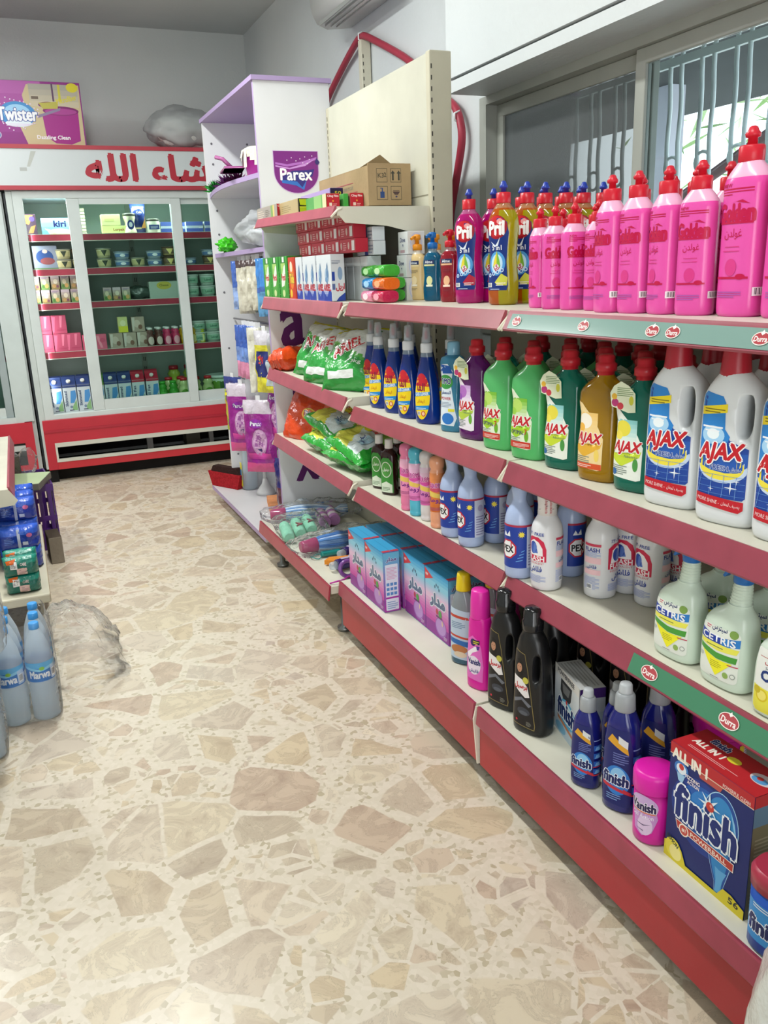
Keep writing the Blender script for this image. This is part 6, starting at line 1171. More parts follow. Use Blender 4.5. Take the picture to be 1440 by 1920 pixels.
for i, (x, y) in enumerate(((.945, 3.40), (1.005, 3.43), (1.065, 3.46))):
    r_ = root('sponge_roll', 'mint green sponge roll, %s from the aisle' % ('nearest', 'second', 'third')[i], 'roll', (x, y, .199), D(-100), 'mint green sponge rolls')
    put('roll_body', M().lathe([(.012, -.01), (.022, 0), (.025, .02), (.025, .17), (.020, .185)], '#8ccdb0', 18, 0, 0, lambda p: (p[2], p[0], p[1]+.026)), 'cloth', r_)
    if i: put('roll_clip', M().prism([(.10, -.01), (.125, .0), (.15, -.012), (.125, .018)], 'z', .050, .056, '#8a2a34'), 'plastic', r_)
for i, (x, y) in enumerate(((1.15, 3.52), (1.20, 3.54))):
    r_ = root('cloth_roll', 'pink and white cloth roll, %s' % ('front one', 'rear one')[i], 'roll', (x, y, .199), D(-100), 'pink and white cloth rolls')
    for j in range(5): put('roll_band', M().lathe([(.024, j*.035), (.026, j*.035+.004), (.026, j*.035+.031), (.024, j*.035+.035)], ('#c08ac4', '#e4dce4')[j % 2], 18, 0, 0, lambda p: (p[2], p[0], p[1]+.027)), 'cloth', r_)
r_ = root('plastic_bag', 'clear plastic bag wrapped round the mint green rolls', 'bag', (1.0, 3.33, .235), D(-95)); b_, _ = pillow(.27, .22, .088, lambda s, t, side: '#ffffff', 44, wr=.010, n=24, m_=18, puff=.35); put('film_bag', b_, 'film', r_)
put('ring_clip', M().tube([(.955+.022*math.cos(a*PI/7), 3.0+.022*math.sin(a*PI/7), .203+.004*math.sin(a)) for a in range(14)], .0022, '#2f8a84', 6, True).box(.975, 1.06, 2.985, 3.013, .201, .219, '#1f827c', bev=.006), 'gloss', None, 'teal plastic clip with a ring near the shelf edge', 'clip')
put('scraper', M().prism([(.955, 2.90), (.985, 2.93), (1.09, 2.905), (1.10, 2.88), (.99, 2.875)], 'z', .201, .218, '#e28a1c'), 'gloss', None, 'orange plastic scraper lying beside the teal clip', 'tool')
for i, (x, y, rz) in enumerate(((.975, 2.82, 8), (1.05, 2.94, 20), (1.07, 2.87, 2))):
    r_ = root('lint_roller', 'dark purple lint roller, %s' % ('nearest the aisle with a white label', 'behind the orange scraper', 'between the scraper and the boxes')[i], 'roller', (x, y, .198), D(rz), 'dark purple lint rollers')
    put('roller', M().lathe([(.020, 0), (.0215, .003), (.0215, .10), (.020, .103)], '#2c1c5c', 18, 0, 0, lambda p: (p[2], p[0], p[1]+.0225)), 'gloss', r_)
    put('roller_label', M().box(.02, .085, -.008, .008, .0435, .0447, '#b8a8c4'), 'printed', r_)
    put('handle_end', M().lathe([(.013, -.025), (.015, -.02), (.016, 0)], '#c8c0cc', 14, 0, 0, lambda p: (p[2], p[0], p[1]+.0225)), 'pet', r_)
put('tape_roll', M().tube([(.99+.030*math.cos(a*PI/12), 2.735+.006*math.sin(a*PI/12), .232+.028*math.sin(a*PI/12)) for a in range(24)], .008, '#7a4a94', 8, True), 'gloss', None, 'small purple tape roll standing at the end of the bottom shelf', 'tape')
put('pink_cord', M().tube(smoothpts([(.905, 2.70, .20), (.93, 2.69, .207), (.96, 2.70, .205), (.985, 2.72, .206), (1.0, 2.71, .203)]), .003, '#b8309c', 6), 'rubber', None, 'magenta cord trailing over the shelf end beside the tape roll', 'cord')
bs = root('sandal_strap', 'dark looped straps lying deep on the bottom shelf behind the detergent boxes', 'strap', (1.27, 2.72, .22))
put('strap', M().tube([(.0+.04*math.cos(a*PI/8), .05+.03*math.sin(a*PI/8), .03+.028*math.sin(a*PI/8)) for a in range(16)], .006, '#1c1b1d', 6, True), 'rubber', bs); put('strap', M().tube([(-.06+.03*math.cos(a*PI/8), .0, .035+.03*math.sin(a*PI/8)) for a in range(16)], .006, '#1c1b1d', 6, True), 'rubber', bs)

# ================================================================== DISPLAY STAND GOODS
def flower(x, y, z, col, label, n=40, R=.07, st=True):
    r_ = root('duster', label, 'duster', (x, y, z), 0, 'soft coloured dusters on the top shelf of the stand'); q = random.Random(int(y*100)); m = M()
    for i in range(n*4):
        a, b_ = q.random()*2*PI, q.uniform(.02, 1.4); d = Vector((math.cos(a)*math.cos(b_)*1.0, math.sin(a)*math.cos(b_)*1.1, math.sin(b_)*.8)); l = R*q.uniform(.6, 1)
        s_ = Vector((q.uniform(-1, 1), q.uniform(-1, 1), q.uniform(-1, 1)))*.006
        m.face([(0, 0, .01), tuple(d*l*.6+s_), tuple(d*l), tuple(d*l*.6-s_)], q.choice(col))
    put('duster_fibres', m, 'cloth', r_)
flower(1.035, 4.55, 1.702, ['#2f8a3c', '#3f9f4a', '#1f6a2c'], 'green fluffy duster at the left end of the stand top shelf', 40, .08)
flower(1.06, 4.35, 1.702, ['#4a1c4c', '#5c2a5e', '#3a1238'], 'dark purple fluffy duster next to the green one', 50, .10)
flower(1.05, 4.15, 1.702, ['#5a2050', '#6a305c', '#7a2a6a'], 'plum fluffy duster in the middle of the stand top shelf', 40, .08)
put('dustpan', M().prism([(0, 0), (.20, .0), (.25, .05), (.22, .10), (.03, .09)], 'z', 0, .008, '#8a4478').prism([(.0, .0), (.03, .012), (.17, .012), (.20, .0)], 'y', .0, .09, '#a05a8c').tube([(.1, .05, .01), (.1, .09, .05), (.12, .12, .06)], .009, '#a05a8c'), 'gloss', None, 'mauve plastic pan lying tilted on the dusters', 'dustpan', loc=(1.03, 3.92, 1.745), rz=D(80))
put('sponge', M().box(-.06, .06, -.05, .05, 0, .05, '#d06a1c', bev=.012), 'cloth', None, 'orange sponge between the dusters on the stand top shelf', 'sponge', loc=(1.15, 4.06, 1.703), rz=.5)
tb = root('bucket', 'magenta bucket with a white cloth over it on the stand top shelf', 'bucket', (1.085, 3.875, 1.703), 0)
put('bucket_body', M().lathe([(.055, 0), (.07, .10), (.072, .105)], '#b01c94', 24), 'plastic', tb)
cl = M()
for i in range(24):
    a0, a1 = 2*PI*i/24, 2*PI*(i+1)/24
    for (r0, z0, r1, z1) in ((.0, .125, .05, .122), (.05, .122, .076, .108), (.076, .108, .080+.006*math.sin(i*1.7), .06+.025*math.sin(i*2.3))):
        cl.face([(r0*math.cos(a0), r0*math.sin(a0), z0), (r1*math.cos(a0), r1*math.sin(a0), z1), (r1*math.cos(a1), r1*math.sin(a1), z1), (r0*math.cos(a1), r0*math.sin(a1), z0)], '#dcd8c4', True)
put('cloth', cl, 'cloth', tb)
# bag of cotton on the middle shelf
r_ = root('cotton_bag', 'large clear bag of white cotton on the stand middle shelf', 'bag', (1.13, 3.93, 1.402), 0)
q = random.Random(4); bm = bmesh.new(); bmesh.ops.create_icosphere(bm, subdivisions=4, radius=1); 
def lump(sx, sy, sz, seed, amp, sub=4):
    bm = bmesh.new(); bmesh.ops.create_icosphere(bm, subdivisions=sub, radius=1); o = []
    for v in bm.verts:
        n_ = 1+amp*noise.noise(v.co*2.3+Vector((seed, 0, 0)))+amp*.5*noise.noise(v.co*6+Vector((seed, 3, 0)))
        o.append((v.co.x*sx*n_, v.co.y*sy*n_, max(0, sz+v.co.z*sz*n_)))
    bm.verts.index_update(); f = [[v.index for v in p.verts] for p in bm.faces]; bm.free(); return o, f
bm.free()
v_, f_ = lump(.10, .19, .055, 1, .15); put('cotton', M().raw(v_, f_, '#dfe2e6', True), 'cloth', r_)
v_, f_ = lump(.135, .27, .085, 2, .28); put('film_bag', M().raw(v_, f_, '#ffffff', True), 'hazefilm', r_)
put('scrub_brush', M().raw(*lump(.062, .045, .034, 9, .45), '#3fb81e', True), 'gloss', None, 'bright green plastic brush at the left end of the stand middle shelf', 'brush', loc=(1.055, 4.50, 1.402), rz=D(60))
put('price_card', M().box(0, .05, 0, .004, 0, .05, '#c8c040'), 'card', None, 'small yellow card beside the cotton bag on the stand', 'card', loc=(1.03, 3.70, 1.402), rz=.3)
# hanging packs: thin pouches hanging from the bars, facing the aisle
def hang(name, label, cat, group, x, y, z, w, h, d, colf, seed, shapes=None, yaw=0, mat='foil', lean=0):
    r_ = root(name, label, cat, (x, y, z), 0, group, (D(90+lean), 0, A0+D(yaw)))
    b_, sf = pillow(w, h, d, colf, seed, wr=.006, n=16, m_=22, puff=.5); b_.v = [(a, b-h/2, c) for a, b, c in b_.v]
    bo = put('packet', b_, mat, r_)
    put('hanger', M().box(-.012, .012, -.004, .022, -.001, .001, '#dfe0e4'), 'card', r_)
    if shapes: put('packet_print', decal(shapes, lambda u, v, o: (lambda p: (p[0], p[1]-h/2, p[2]))(sf(u, v, o)), 10, 10, base=.001), 'printed', bo)
cs_ = [lambda s, t, d_: '#3f62b0' if t > -.1 else '#8fa8d8', lambda s, t, d_: '#9a7ac4' if t > .3 else '#b0c4b8', lambda s, t, d_: '#c8c4b4' if (t < .7) else '#4a3a3c', lambda s, t, d_: '#3f7fc4' if t > 0 else ('#3f62a8' if t > -.2 else '#5f9ccc')]
hl = [('blue', 0), ('lilac', 1), ('cream', 2), ('cream', 2), ('cream', 2), ('cream', 2), ('cream', 2), ('lilac', 1), ('blue', 3), ('blue', 3)]
for i, (n_, k_) in enumerate(hl):
    y = 4.30-i*.062
    hang('cloth_packet', '%s cleaning cloth packet hanging from the upper bar, %s from the left' % (n_, ORD[i]), 'packet', 'cloth packets on the upper bar', 1.065+.015*math.sin(i*2), y, 1.355, .10 if k_ != 2 else .09, .235+.02*math.sin(i), .025, cs_[k_], 50+i, None, 52+10*math.sin(i*1.9))
for i in range(4):
    hang('sponge_packet', 'blue and pink wiping cloth packet hanging from the middle bar, %s from the left' % ORD[i], 'packet', 'blue and pink packets on the middle bar', 1.05, 4.26-i*.075, 1.045, .11, .26, .03, (lambda s, t, d_: '#3a5cae' if t > .15 else ('#6f8fd0' if t > -.35 else '#d88aac')), 70+i, [('t', 'MAX', 0, 60, 44, 16, '#d03a5a', .04), ('e', 0, -20, 24, 26, '#8ab4e4')], 46+6*math.sin(i*2))
hang('glove_packet', 'yellow and dark blue glove packet hanging at the right of the middle bar', 'packet', None, 1.045, 3.87, 1.035, .135, .29, .03, lambda s, t, d_: '#c9c6ce' if t > .55 else '#d9d23c', 80, [('r', -50, -70, 30, 50, '#2c3470'), ('e', -20, 10, 18, 20, '#c03a3a'), ('p', [(10, -110), (50, -110), (50, 30), (20, 10)], '#b8c4c8')], 30)
hang('white_packet', 'narrow white packet seen edge on beside the yellow glove packet', 'packet', None, 1.05, 3.99, 1.045, .11, .31, .02, lambda s, t, d_: '#d8d6c8', 81, None, 75)
hang('clear_packet', 'clear crinkled bag hanging behind the yellow glove packet', 'packet', None, 1.09, 3.80, 1.05, .12, .25, .04, lambda s, t, d_: '#ffffff', 82, None, 40, 'hazefilm')
PKS = [('g', -60, -110, 60, -80, '#b03a8c', '#d04a9c', 3), ('e', 4, -26, 40, 66, '#b88ab4'), ('e', 4, -22, 34, 58, '#d4acd0'), ('p', [(-10, 20), (8, 24), (26, -50), (-26, -46)], '#9a5a9c'), ('e', -12, 66, 34, 22, '#8a2a9c'), ('t', 'Parex', -12, 66, 54, 20, '#f0e8f4', .05, '#342a7c'), ('p', [(-10, -60), (14, -56), (10, -76)], '#3a2a6c')]
def colPk(s, t, d_): return '#c9bfcc' if t > .68 else ('#962a8c' if t > -.72 else '#d0508c')
pk = [(1.02, 4.32, .745, .165, .36, 50, 'foremost left'), (1.02, 3.98, .70, .165, .36, 50, 'nearest the panel, lower'), (1.07, 4.16, .79, .15, .30, 40, 'crumpled in the middle'), (1.10, 3.90, .80, .15, .30, 20, 'shaded behind the others')]
for i, (x, y, z, w, h, yw, l) in enumerate(pk):
    hang('broom_head_bag', 'purple and pink broom refill bag on the lower bar, '+l, 'bag', 'purple refill bags on the lower bar', x, y, z, w, h, .045, colPk, 90+i, PKS if i != 2 else None, yw, 'foil' if i != 2 else 'hazefilm')
hang('cloth_card', 'dark blue and lime cleaning cloth card hanging at the left of the lower bar', 'packet', None, 1.035, 4.56, .755, .15, .30, .02, lambda s, t, d_: '#2c3a84' if t > .5 else ('#a8b83c' if s < -.6 else '#6a3a74'), 97, [('t', 'MAXI', 6, 106, 80, 26, '#e4dcec', .06), ('p', [(-64, 60), (60, 84), (60, 66), (-64, 44)], '#e2d82c'), ('p', [(-60, 40), (-20, -20), (20, -110), (-40, -100)], '#c8b040'), ('t', 'clean', 0, 40, 60, 14, '#e4d04a', .04)], 25)
hang('dark_packet', 'dark blue and plum packet hanging low behind the panel edge', 'packet', None, 1.08, 3.80, .43, .15, .26, .04, lambda s, t, d_: '#2c2c6c' if t > -.1 else '#5a2a40', 98, None, 20)
# floor tray of the stand
bsh = root('hand_brush', 'red hand broom with dark bristles standing on the tray', 'brush', (1.0, 4.74, .101), D(-62))
put('broom_head', M().prism([(-.13, .075), (.13, .075), (.10, .12), (-.10, .12)], 'y', -.02, .02, '#3a2826'), 'bristle', bsh)
put('bristles', M().prism([(-.11, .0), (.11, .0), (.14, .085), (-.14, .085)], 'y', -.028, .028, '#a8262e'), 'bristle', bsh)
cb_ = root('spray_container', 'clear tall bottle with white cap standing on the tray', 'bottle', (1.10, 4.62, .101), 0)
b_ = put('bottle_body', M().lathe([(.035, 0), (.045, .01), (.043, .10), (.030, .22), (.022, .30), (.020, .34)], '#dfe8ec', 20), 'pet', cb_)
put('cap', M().lathe([(.022, .335), (.023, .34), (.022, .37), (.01, .372)], '#dfe2e4', 16), 'plastic', cb_)
put('bottle_label', M().box(-.046, -.0445, -.018, .018, .02, .16, '#d8cc3a').box(-.0468, -.045, -.014, .014, .06, .12, '#3f7fc0'), 'printed', cb_)
sh_ = root('sponge_slab', 'peach sponge slab leaning at the front of the tray', 'sponge', (1.10, 4.02, .101), D(78)); put('slab', M().prism([(0, 0), (.26, 0), (.26, .035), (0, .05)], 'y', -.05, .05, '#e09a6c'), 'cloth', sh_)
tb2 = root('toilet_brush', 'white toilet brush with black bristles on the tray', 'brush', (1.15, 4.46, .101), 0)
put('brush_handle', M().tube([(0, 0, .04), (0, 0, .2), (.01, -.01, .34)], [.012, .009, .014], '#cfd2d4', 10), 'plastic', tb2)
put('brush_base', M().lathe([(.055, 0), (.05, .02), (.02, .06), (.012, .09)], '#d4d6d8', 20), 'plastic', tb2)
put('black_bristles', M().lathe([(.012, .18), (.035, .20), (.038, .28), (.012, .30)], '#17171a', 16, .04, .03), 'bristle', tb2)
put('brick_pack', M().box(-.10, .10, -.04, .04, 0, .09, '#6a2c44', bev=.008), 'foil', None, 'dark maroon pack lying on the tray behind the peach slab', 'pack', loc=(1.20, 4.24, .101), rz=D(80))
# ================================================================== FRIDGE GOODS
def fprop(key, name, cat, parts):
    K = Kind(key, name, cat); ix = []
    for pn, mb_, mt, par in parts: ix.append(K.add(pn, mb_, mt, -1 if par is None else ix[par]))
fz = lambda w, h: facemap((0, -w, h), (1, 0, 0), (0, 0, 1), (0, -1, 0))
def cup(key, name, cat, r, h, col, lid, shapes):
    fprop(key, name, cat, [('pot', M().lathe([(r*.82, 0), (r, h*.9)], col, 18), 'plastic', None), ('lid', M().lathe([(r*1.05, h*.88), (r*1.06, h*.98), (r*.9, h)], lid, 18), 'plastic', None),
        ('label', decal(shapes, lambda u, v, o: ((r*.94+o)*math.sin(u/r), -(r*.94+o)*math.cos(u/r), h*.5+v), 6, 0, base=.002), 'printed', 0)])
cup('tub_cream', 'cheese_tub', 'tub', .046, .062, '#cfc9a0', '#8a8c7c', [('r', -50, -16, 50, 16, '#b8b080'), ('p', [(-20, 18), (20, 18), (0, -20)], '#2f3a2c')])
cup('tub_dark', 'cheese_tub', 'tub', .046, .062, '#6a5c48', '#4a3a2c', [('p', [(-24, 18), (24, 18), (0, -20)], '#d8c87a'), ('r', -50, -20, 50, -16, '#b8a870')])
cup('tub_blue', 'cheese_tub', 'tub', .050, .050, '#a8b8c4', '#8a9ab0', [('r', -60, -10, 60, 10, '#5a78a4'), ('e', 0, 0, 18, 9, '#dfe4e8')])
cup('pot_white', 'yogurt_pot', 'pot', .050, .075, '#b8ccc0', '#c8d8d0', [('r', -60, -18, 60, 16, '#8ab49c'), ('t', 'Labneh', 0, 0, 50, 14, '#2f6a50', .03)])
cup('bucket_green', 'yogurt_bucket', 'bucket', .105, .16, '#b4d0b4', '#c8dcd4', [('r', -120, -58, 120, 50, '#6a9c3c'), ('r', -30, -50, 60, 40, '#3f6a34'), ('p', [(-120, 50), (120, 20), (120, 34), (-120, 60)], '#c8e0c0')])
cup('bucket_white', 'yogurt_bucket', 'bucket', .110, .21, '#a8c8bc', '#bcd4cc', [('r', -120, -30, 120, 30, '#88b0a0'), ('t', 'YOGURT', 0, 40, 90, 18, '#24508c', .04), ('r', -120, -80, 120, -60, '#24508c')])
fprop('jar', 'cream_cheese_jar', 'jar', [('jar_body', M().loft(dens([(0, .040, .040), (.01, .044, .044), (.06, .030, .030), (.10, .040, .040), (.115, .040, .040)], 3), '#d9d4b8', 20), 'gloss', None), ('lid', M().lathe([(.042, .112), (.042, .128), (.03, .13)], '#4a4c44', 20), 'plastic', None), ('label', decal([('e', 0, 0, 22, 30, '#2a3c80'), ('e', 0, 2, 12, 16, '#dfe4ec')], lambda u, v, o: (u, -.0455-o, .055+v)), 'printed', 0)])
fprop('jar_short', 'cream_cheese_jar', 'jar', [('jar_body', M().lathe([(.042, 0), (.046, .01), (.044, .07), (.042, .08)], '#cfd0bc', 20), 'gloss', None), ('lid', M().lathe([(.044, .078), (.044, .092), (.03, .094)], '#54564c', 20), 'plastic', None), ('label', decal([('r', -34, -16, 34, 14, '#34488c'), ('n', -24, -10, 24, 8, 3, '#c8d0dc')], lambda u, v, o: (u, -.0475-o, .04+v)), 'printed', 0)])
fprop('blue_can', 'milk_cream_tube', 'pack', [('tube_body', M().loft([(0, .040, .030, 0, 0, 2), (.12, .044, .028, 0, 0, 2), (.19, .050, .010, 0, 0, 2)], '#25346e', 20), 'gloss', None), ('label', decal([('r', -36, 66, 36, 74, '#dfe2ec'), ('e', 4, 40, 20, 20, '#3f5094'), ('t', 'Cafe', 4, 40, 34, 14, '#e0e4f0', .04), ('p', [(10, -60), (34, -10), (36, 20), (40, -60)], '#c8904a'), ('r', -30, -66, 10, -56, '#c8b890')], lambda u, v, o: (u, -.031-o, .095+v)), 'printed', 0)])
def fcarton(key, name, w, d, h, col, shapes, cat='carton'):
    Kind(key, name, cat); K = KIND[key]; b_ = K.add('carton', M().box(-w/2, w/2, 0, d, 0, h, col, bev=.002), 'card'); K.add('front_print', decal(shapes, facemap((0, 0, h/2), (1, 0, 0), (0, 0, 1), (0, -1, 0))), 'printed', b_)
fcarton('kiri', 'cheese_box', .215, .05, .105, '#6fb0d8', [('g', -107, -52, 107, 52, '#5aa8dc', '#8ac4e4', 4), ('e', 0, -34, 70, 22, '#dfe4dc'), ('p', [(-90, -10), (-50, -20), (-20, -44), (-60, -40)], '#d8b890'), ('r', -60, -52, 60, -42, '#7aa84c'), ('t', 'kiri', 4, 18, 72, 36, '#1c2458', .05)])
fcarton('butter', 'butter_box', .17, .07, .052, '#d6d890', [('t', 'Lurpak', 20, 0, 70, 20, '#9a6a3c', .04)]); fcarton('butter_s', 'butter_box', .12, .07, .07, '#d9da9c', [('r', -40, -8, 20, 8, '#c8c884')])
fcarton('blue_pack', 'cheese_pack', .115, .05, .072, '#c8d0d4', [('r', -57, -36, 57, -6, '#3a4c90'), ('r', -57, 10, 57, 36, '#4a5ca0'), ('n', -50, -4, 50, 8, 2, '#8a98b8')])
fcarton('juice', 'juice_carton', .052, .04, .088, '#9c9484', [('g', -26, -44, 26, 44, '#6a8a50', '#b4a0a4', 5), ('e', -4, 4, 12, 16, '#d0c4a8'), ('e', 8, -20, 12, 14, '#c8a060'), ('e', -12, -24, 8, 10, '#4f7a3c'), ('n', -20, 26, 20, 38, 2, '#7a6a8c')])
fcarton('juice_b', 'juice_carton', .052, .04, .088, '#a8a098', [('g', -26, -44, 26, 44, '#8a7a50', '#c0b0b8', 5), ('e', 2, 6, 13, 15, '#d8ccb8'), ('e', -8, -22, 12, 12, '#b8905c'), ('e', 12, -24, 8, 9, '#7a4a5c')])
fcarton('pink_pack', 'strawberry_milk_pack', .092, .06, .118, '#b84c6a', [('p', [(-40, 50), (-20, 50), (-34, -50), (-44, -50)], '#d8688a'), ('p', [(6, 54), (24, 54), (12, -20), (2, -20)], '#dc7894'), ('n', -20, -40, 40, -30, 2, '#a83058')])
fcarton('pink_low', 'strawberry_milk_pack', .075, .06, .10, '#d0607c', [('p', [(-30, 40), (-12, 40), (10, -40), (-6, -40)], '#e08a9c'), ('e', 10, 10, 18, 16, '#c04c6c')])
fcarton('beige_pack', 'chocolate_milk_pack', .085, .06, .10, '#a89a8c', [('e', -8, 4, 22, 26, '#c4b4a8'), ('e', 12, -18, 14, 16, '#7a5a4c'), ('p', [(-40, 46), (-20, 46), (-30, -40), (-40, -40)], '#c8c0b8')])
fcarton('lemon_pack', 'lemon_milk_carton', .062, .05, .105, '#c9cc8c', [('r', -30, -50, 30, -10, '#d0d03c'), ('e', 0, 10, 18, 20, '#dadcb0')])
fcarton('white_box', 'cheese_carton', .20, .12, .115, '#a8b8ac', [('e', 0, 30, 50, 26, '#b8b04c'), ('t', 'Cheese', 0, 32, 60, 14, '#6a6a2c', .03)])
fcarton('kid_box', 'cheese_box', .15, .05, .15, '#8a94a8', [('e', -4, 6, 52, 44, '#2f4c84'), ('e', 10, -20, 44, 22, '#8a4c50'), ('e', 0, 40, 16, 12, '#c8b8b0'), ('r', -75, -74, 75, -62, '#5a7a4c')])
fcarton('biscuit', 'snack_pack', .07, .05, .13, '#3a2c3c', [('p', [(-34, 60), (20, 60), (-10, 0), (-34, 10)], '#b8703c'), ('p', [(0, -10), (30, 0), (10, -50), (-20, -50)], '#8a6a3c'), ('e', 10, 36, 16, 16, '#4a3c7c')])
def milk(key, name, top, band, txt):
    K = Kind(key, name, 'carton'); w, h = .085, .175
    b_ = K.add('carton', M().box(-w/2, w/2, -w/2, w/2, 0, h, '#c9d2d8', bev=.002), 'card')
    K.add('gable_top', M().prism([(-w/2, h), (w/2, h), (w/2-.002, h+.005), (.006, h+.040), (.006, h+.055), (-.006, h+.055), (-.006, h+.040), (-w/2+.002, h+.005)], 'x', -w/2, w/2, top), 'card')
    K.add('cap', M().lathe([(.014, 0), (.014, .014), (.012, .016)], '#d8d8d4', 14, 0, 0, lambda p: (p[0], -.022+p[1]*.7-.010*(p[2]/.016), h+.020+p[2]*.8+p[1]*.6)), 'plastic')
    K.add('front_print', decal([('r', -42, 74, 42, 86, band), ('p', [(-4, -30), (6, 50), (36, 54), (38, 10), (20, -30)], '#4f90cc'), ('p', [(4, -60), (36, -10), (38, -80), (10, -80)], '#8ab47c'), ('t', txt, -27, 0, 100, 17, '#4a5a78', .04, None, PI/2), ('e', 0, -56, 9, 9, '#7a8aa0'), ('r', -14, -80, 14, -74, '#4a4a5c')], facemap((0, -w/2, h/2), (1, 0, 0), (0, 0, 1), (0, -1, 0))), 'printed', b_)
    K.add('side_print', decal([('r', -42, 74, 42, 86, band), ('p', [(-30, -60), (0, 40), (30, -20)], '#5f98cc')], facemap((-w/2, 0, h/2), (0, -1, 0), (0, 0, 1), (-1, 0, 0))), 'printed', b_)
milk('milk_blue', 'milk_carton', '#2c3f74', '#2c3f74', 'Skimmed'); milk('milk_red', 'milk_carton', '#a8283c', '#a8283c', 'Full Fat'); milk('milk_lime', 'milk_carton', '#5a8a44', '#7aa04c', 'Whole')
def drink(key, col, cap, lab, h=.125, r=.026, name='yogurt_drink_bottle'):
    fprop(key, name, 'bottle', [('bottle_body', M().lathe([(r*.85, 0), (r, .006), (r, h*.55), (r*.72, h*.68), (r*.95, h*.74), (r*.6, h*.86), (r*.55, h*.9)], col, 18), 'gloss', None), ('cap', M().lathe([(r*.68, h*.88), (r*.68, h*.98), (r*.5, h)], cap, 14), 'plastic', None), ('label', decal([('e', 0, 0, r*800, h*220, lab)], lambda u, v, o: ((r+o)*math.sin(u/r), -(r+o)*math.cos(u/r), h*.3+v), 4, 0), 'printed', 0)])
drink('dr_brown', '#5a3a34', '#d8dcd8', '#c8b8b0'); drink('dr_pink', '#c03a64', '#dfe0e0', '#e0a0b0'); drink('dr_yellow', '#d0a82c', '#dfe0dc', '#e4d890'); drink('dr_lime', '#b8c43c', '#d8c87c', '#dfe4a0')
drink('ayran', '#b8cc8c', '#b82c34', '#5f9c34', .165, .040); drink('ayran_big', '#a8c04c', '#b8303c', '#8fb43c', .235, .050); drink('green_btl', '#3c9c34', '#3fa838', '#5ac04c', .150, .034)
GL = 'goods in the glass door fridge'
def fput(key, x, z, label, y=6.03, group=GL): place(key, x, y, z, 0, label, group)
F1, F2, F3, F4 = FSH; F5 = .447
fput('biscuit', .165, F1, 'dark snack pack with orange corner at the left of the fridge top shelf'); fput('kiri', .335, F1, 'light blue cheese box on the fridge top shelf')
for i in range(8): put('cream_tray', M().box(-.05, .05, 0, .10, 0, .020, '#b8b49c', bev=.004), 'matte', None, 'cream stacked tray beside the light blue cheese box, %s from the bottom' % ORD[i], 'tray', 'stack of cream trays', loc=(.455, 6.10, F1+i*.0215))
fput('butter', .68, F1, 'lower pale yellow butter box on the fridge top shelf', 6.01); fput('butter_s', .655, F1+.053, 'upper pale yellow butter box resting on the lower one', 6.01)
fput('jar', .775, F1, 'tall waisted jar with dark lid beside the dark blue pack'); fput('blue_can', .835, F1, 'dark blue standing pack on the fridge top shelf', 6.04); fput('jar_short', .925, F1, 'short jar right of the dark blue standing pack')
fput('blue_pack', 1.03, F1, 'blue and white cheese pack, left one before the door post', 6.02); fput('blue_pack', 1.20, F1, 'blue and white cheese pack right of the door post', 6.02); fput('blue_pack', 1.325, F1, 'blue and white cheese pack at the right edge of the fridge', 6.02); fput('blue_pack', 1.13, F1, 'blue and white cheese pack behind the door post', 6.07)
fput('kid_box', .225, F2, 'grey-blue cheese box with a round picture on the second fridge shelf')
for i, (k_, x, lv, c_) in enumerate((('tub_cream', .335, 0, 'cream'), ('tub_cream', .335, 1, 'cream'), ('tub_cream', .43, 0, 'cream'), ('tub_dark', .43, 1, 'brown'), ('tub_cream', .585, 0, 'cream'), ('tub_cream', .585, 1, 'cream'), ('tub_blue', .70, 0, 'blue'), ('tub_blue', .70, 1, 'blue'), ('tub_cream', .80, 0, 'cream'), ('tub_blue', .91, 0, 'blue'), ('tub_blue', .91, 1, 'blue'), ('tub_dark', 1.01, 0, 'brown'), ('tub_dark', 1.01, 1, 'brown'), ('tub_blue', 1.14, 0, 'blue'), ('tub_dark', 1.28, 0, 'brown'), ('tub_blue', 1.28, 1, 'blue'))):
    fput(k_, x, F2+lv*(.064 if k_ != 'tub_blue' else .052), '%s cheese tub on the second fridge shelf, %s one, %s place from the left' % (c_, ('lower', 'upper')[lv], ORD[min(11, [.335, .43, .585, .70, .80, .91, 1.01, 1.14, 1.28].index(x))]))
xs = [.135, .195, .255, .315, .375, .435, .58, .64, .70]
for i, x in enumerate(xs): fput(('juice', 'juice_b')[i % 2], x, F3, 'small fruit juice carton, bottom layer of the third fridge shelf, %s from the left' % ORD[i])
for i, x in enumerate((.14, .20, .262, .322, .382)): fput(('juice', 'juice_b')[(i+1) % 2], x, F3+.089, 'small fruit juice carton, upper layer of the third fridge shelf, %s from the left' % ORD[i])
fput('white_box', .955, F3, 'pale carton with yellow print on the third fridge shelf')
put('cheese_bag', M().raw(*lump(.10, .07, .045, 6, .3, 3), '#3c4c44', True), 'foil', None, 'dark crumpled bag on the third fridge shelf', 'bag', GL, loc=(.80, 6.1, F3))
for i, x in enumerate((1.14, 1.25, 1.36)):
    fput('pot_white', x, F3, 'pale green yogurt pot on the third fridge shelf, lower, %s' % ORD[i]); fput('pot_white', x, F3+.077, 'pale green yogurt pot on the third fridge shelf, upper, %s' % ORD[i])
for i, (x, lv) in enumerate(((.155, 0), (.25, 0), (.155, 1), (.25, 1), (.33, 0))): fput('pink_pack', x, F4+.119*lv, 'pink strawberry milk pack at the left of the fourth fridge shelf, %s' % ('bottom left', 'bottom middle', 'top left', 'top right', 'bottom right')[i])
for i, x in enumerate((.42, .50)): fput('pink_low', x, F4, 'lower pink milk pack left of the door post, '+('left', 'right')[i])
for i, x in enumerate((.60, .69, .78)): fput('beige_pack', x, F4, 'brown and cream milk pack on the fourth fridge shelf, %s' % ORD[i], 6.02)
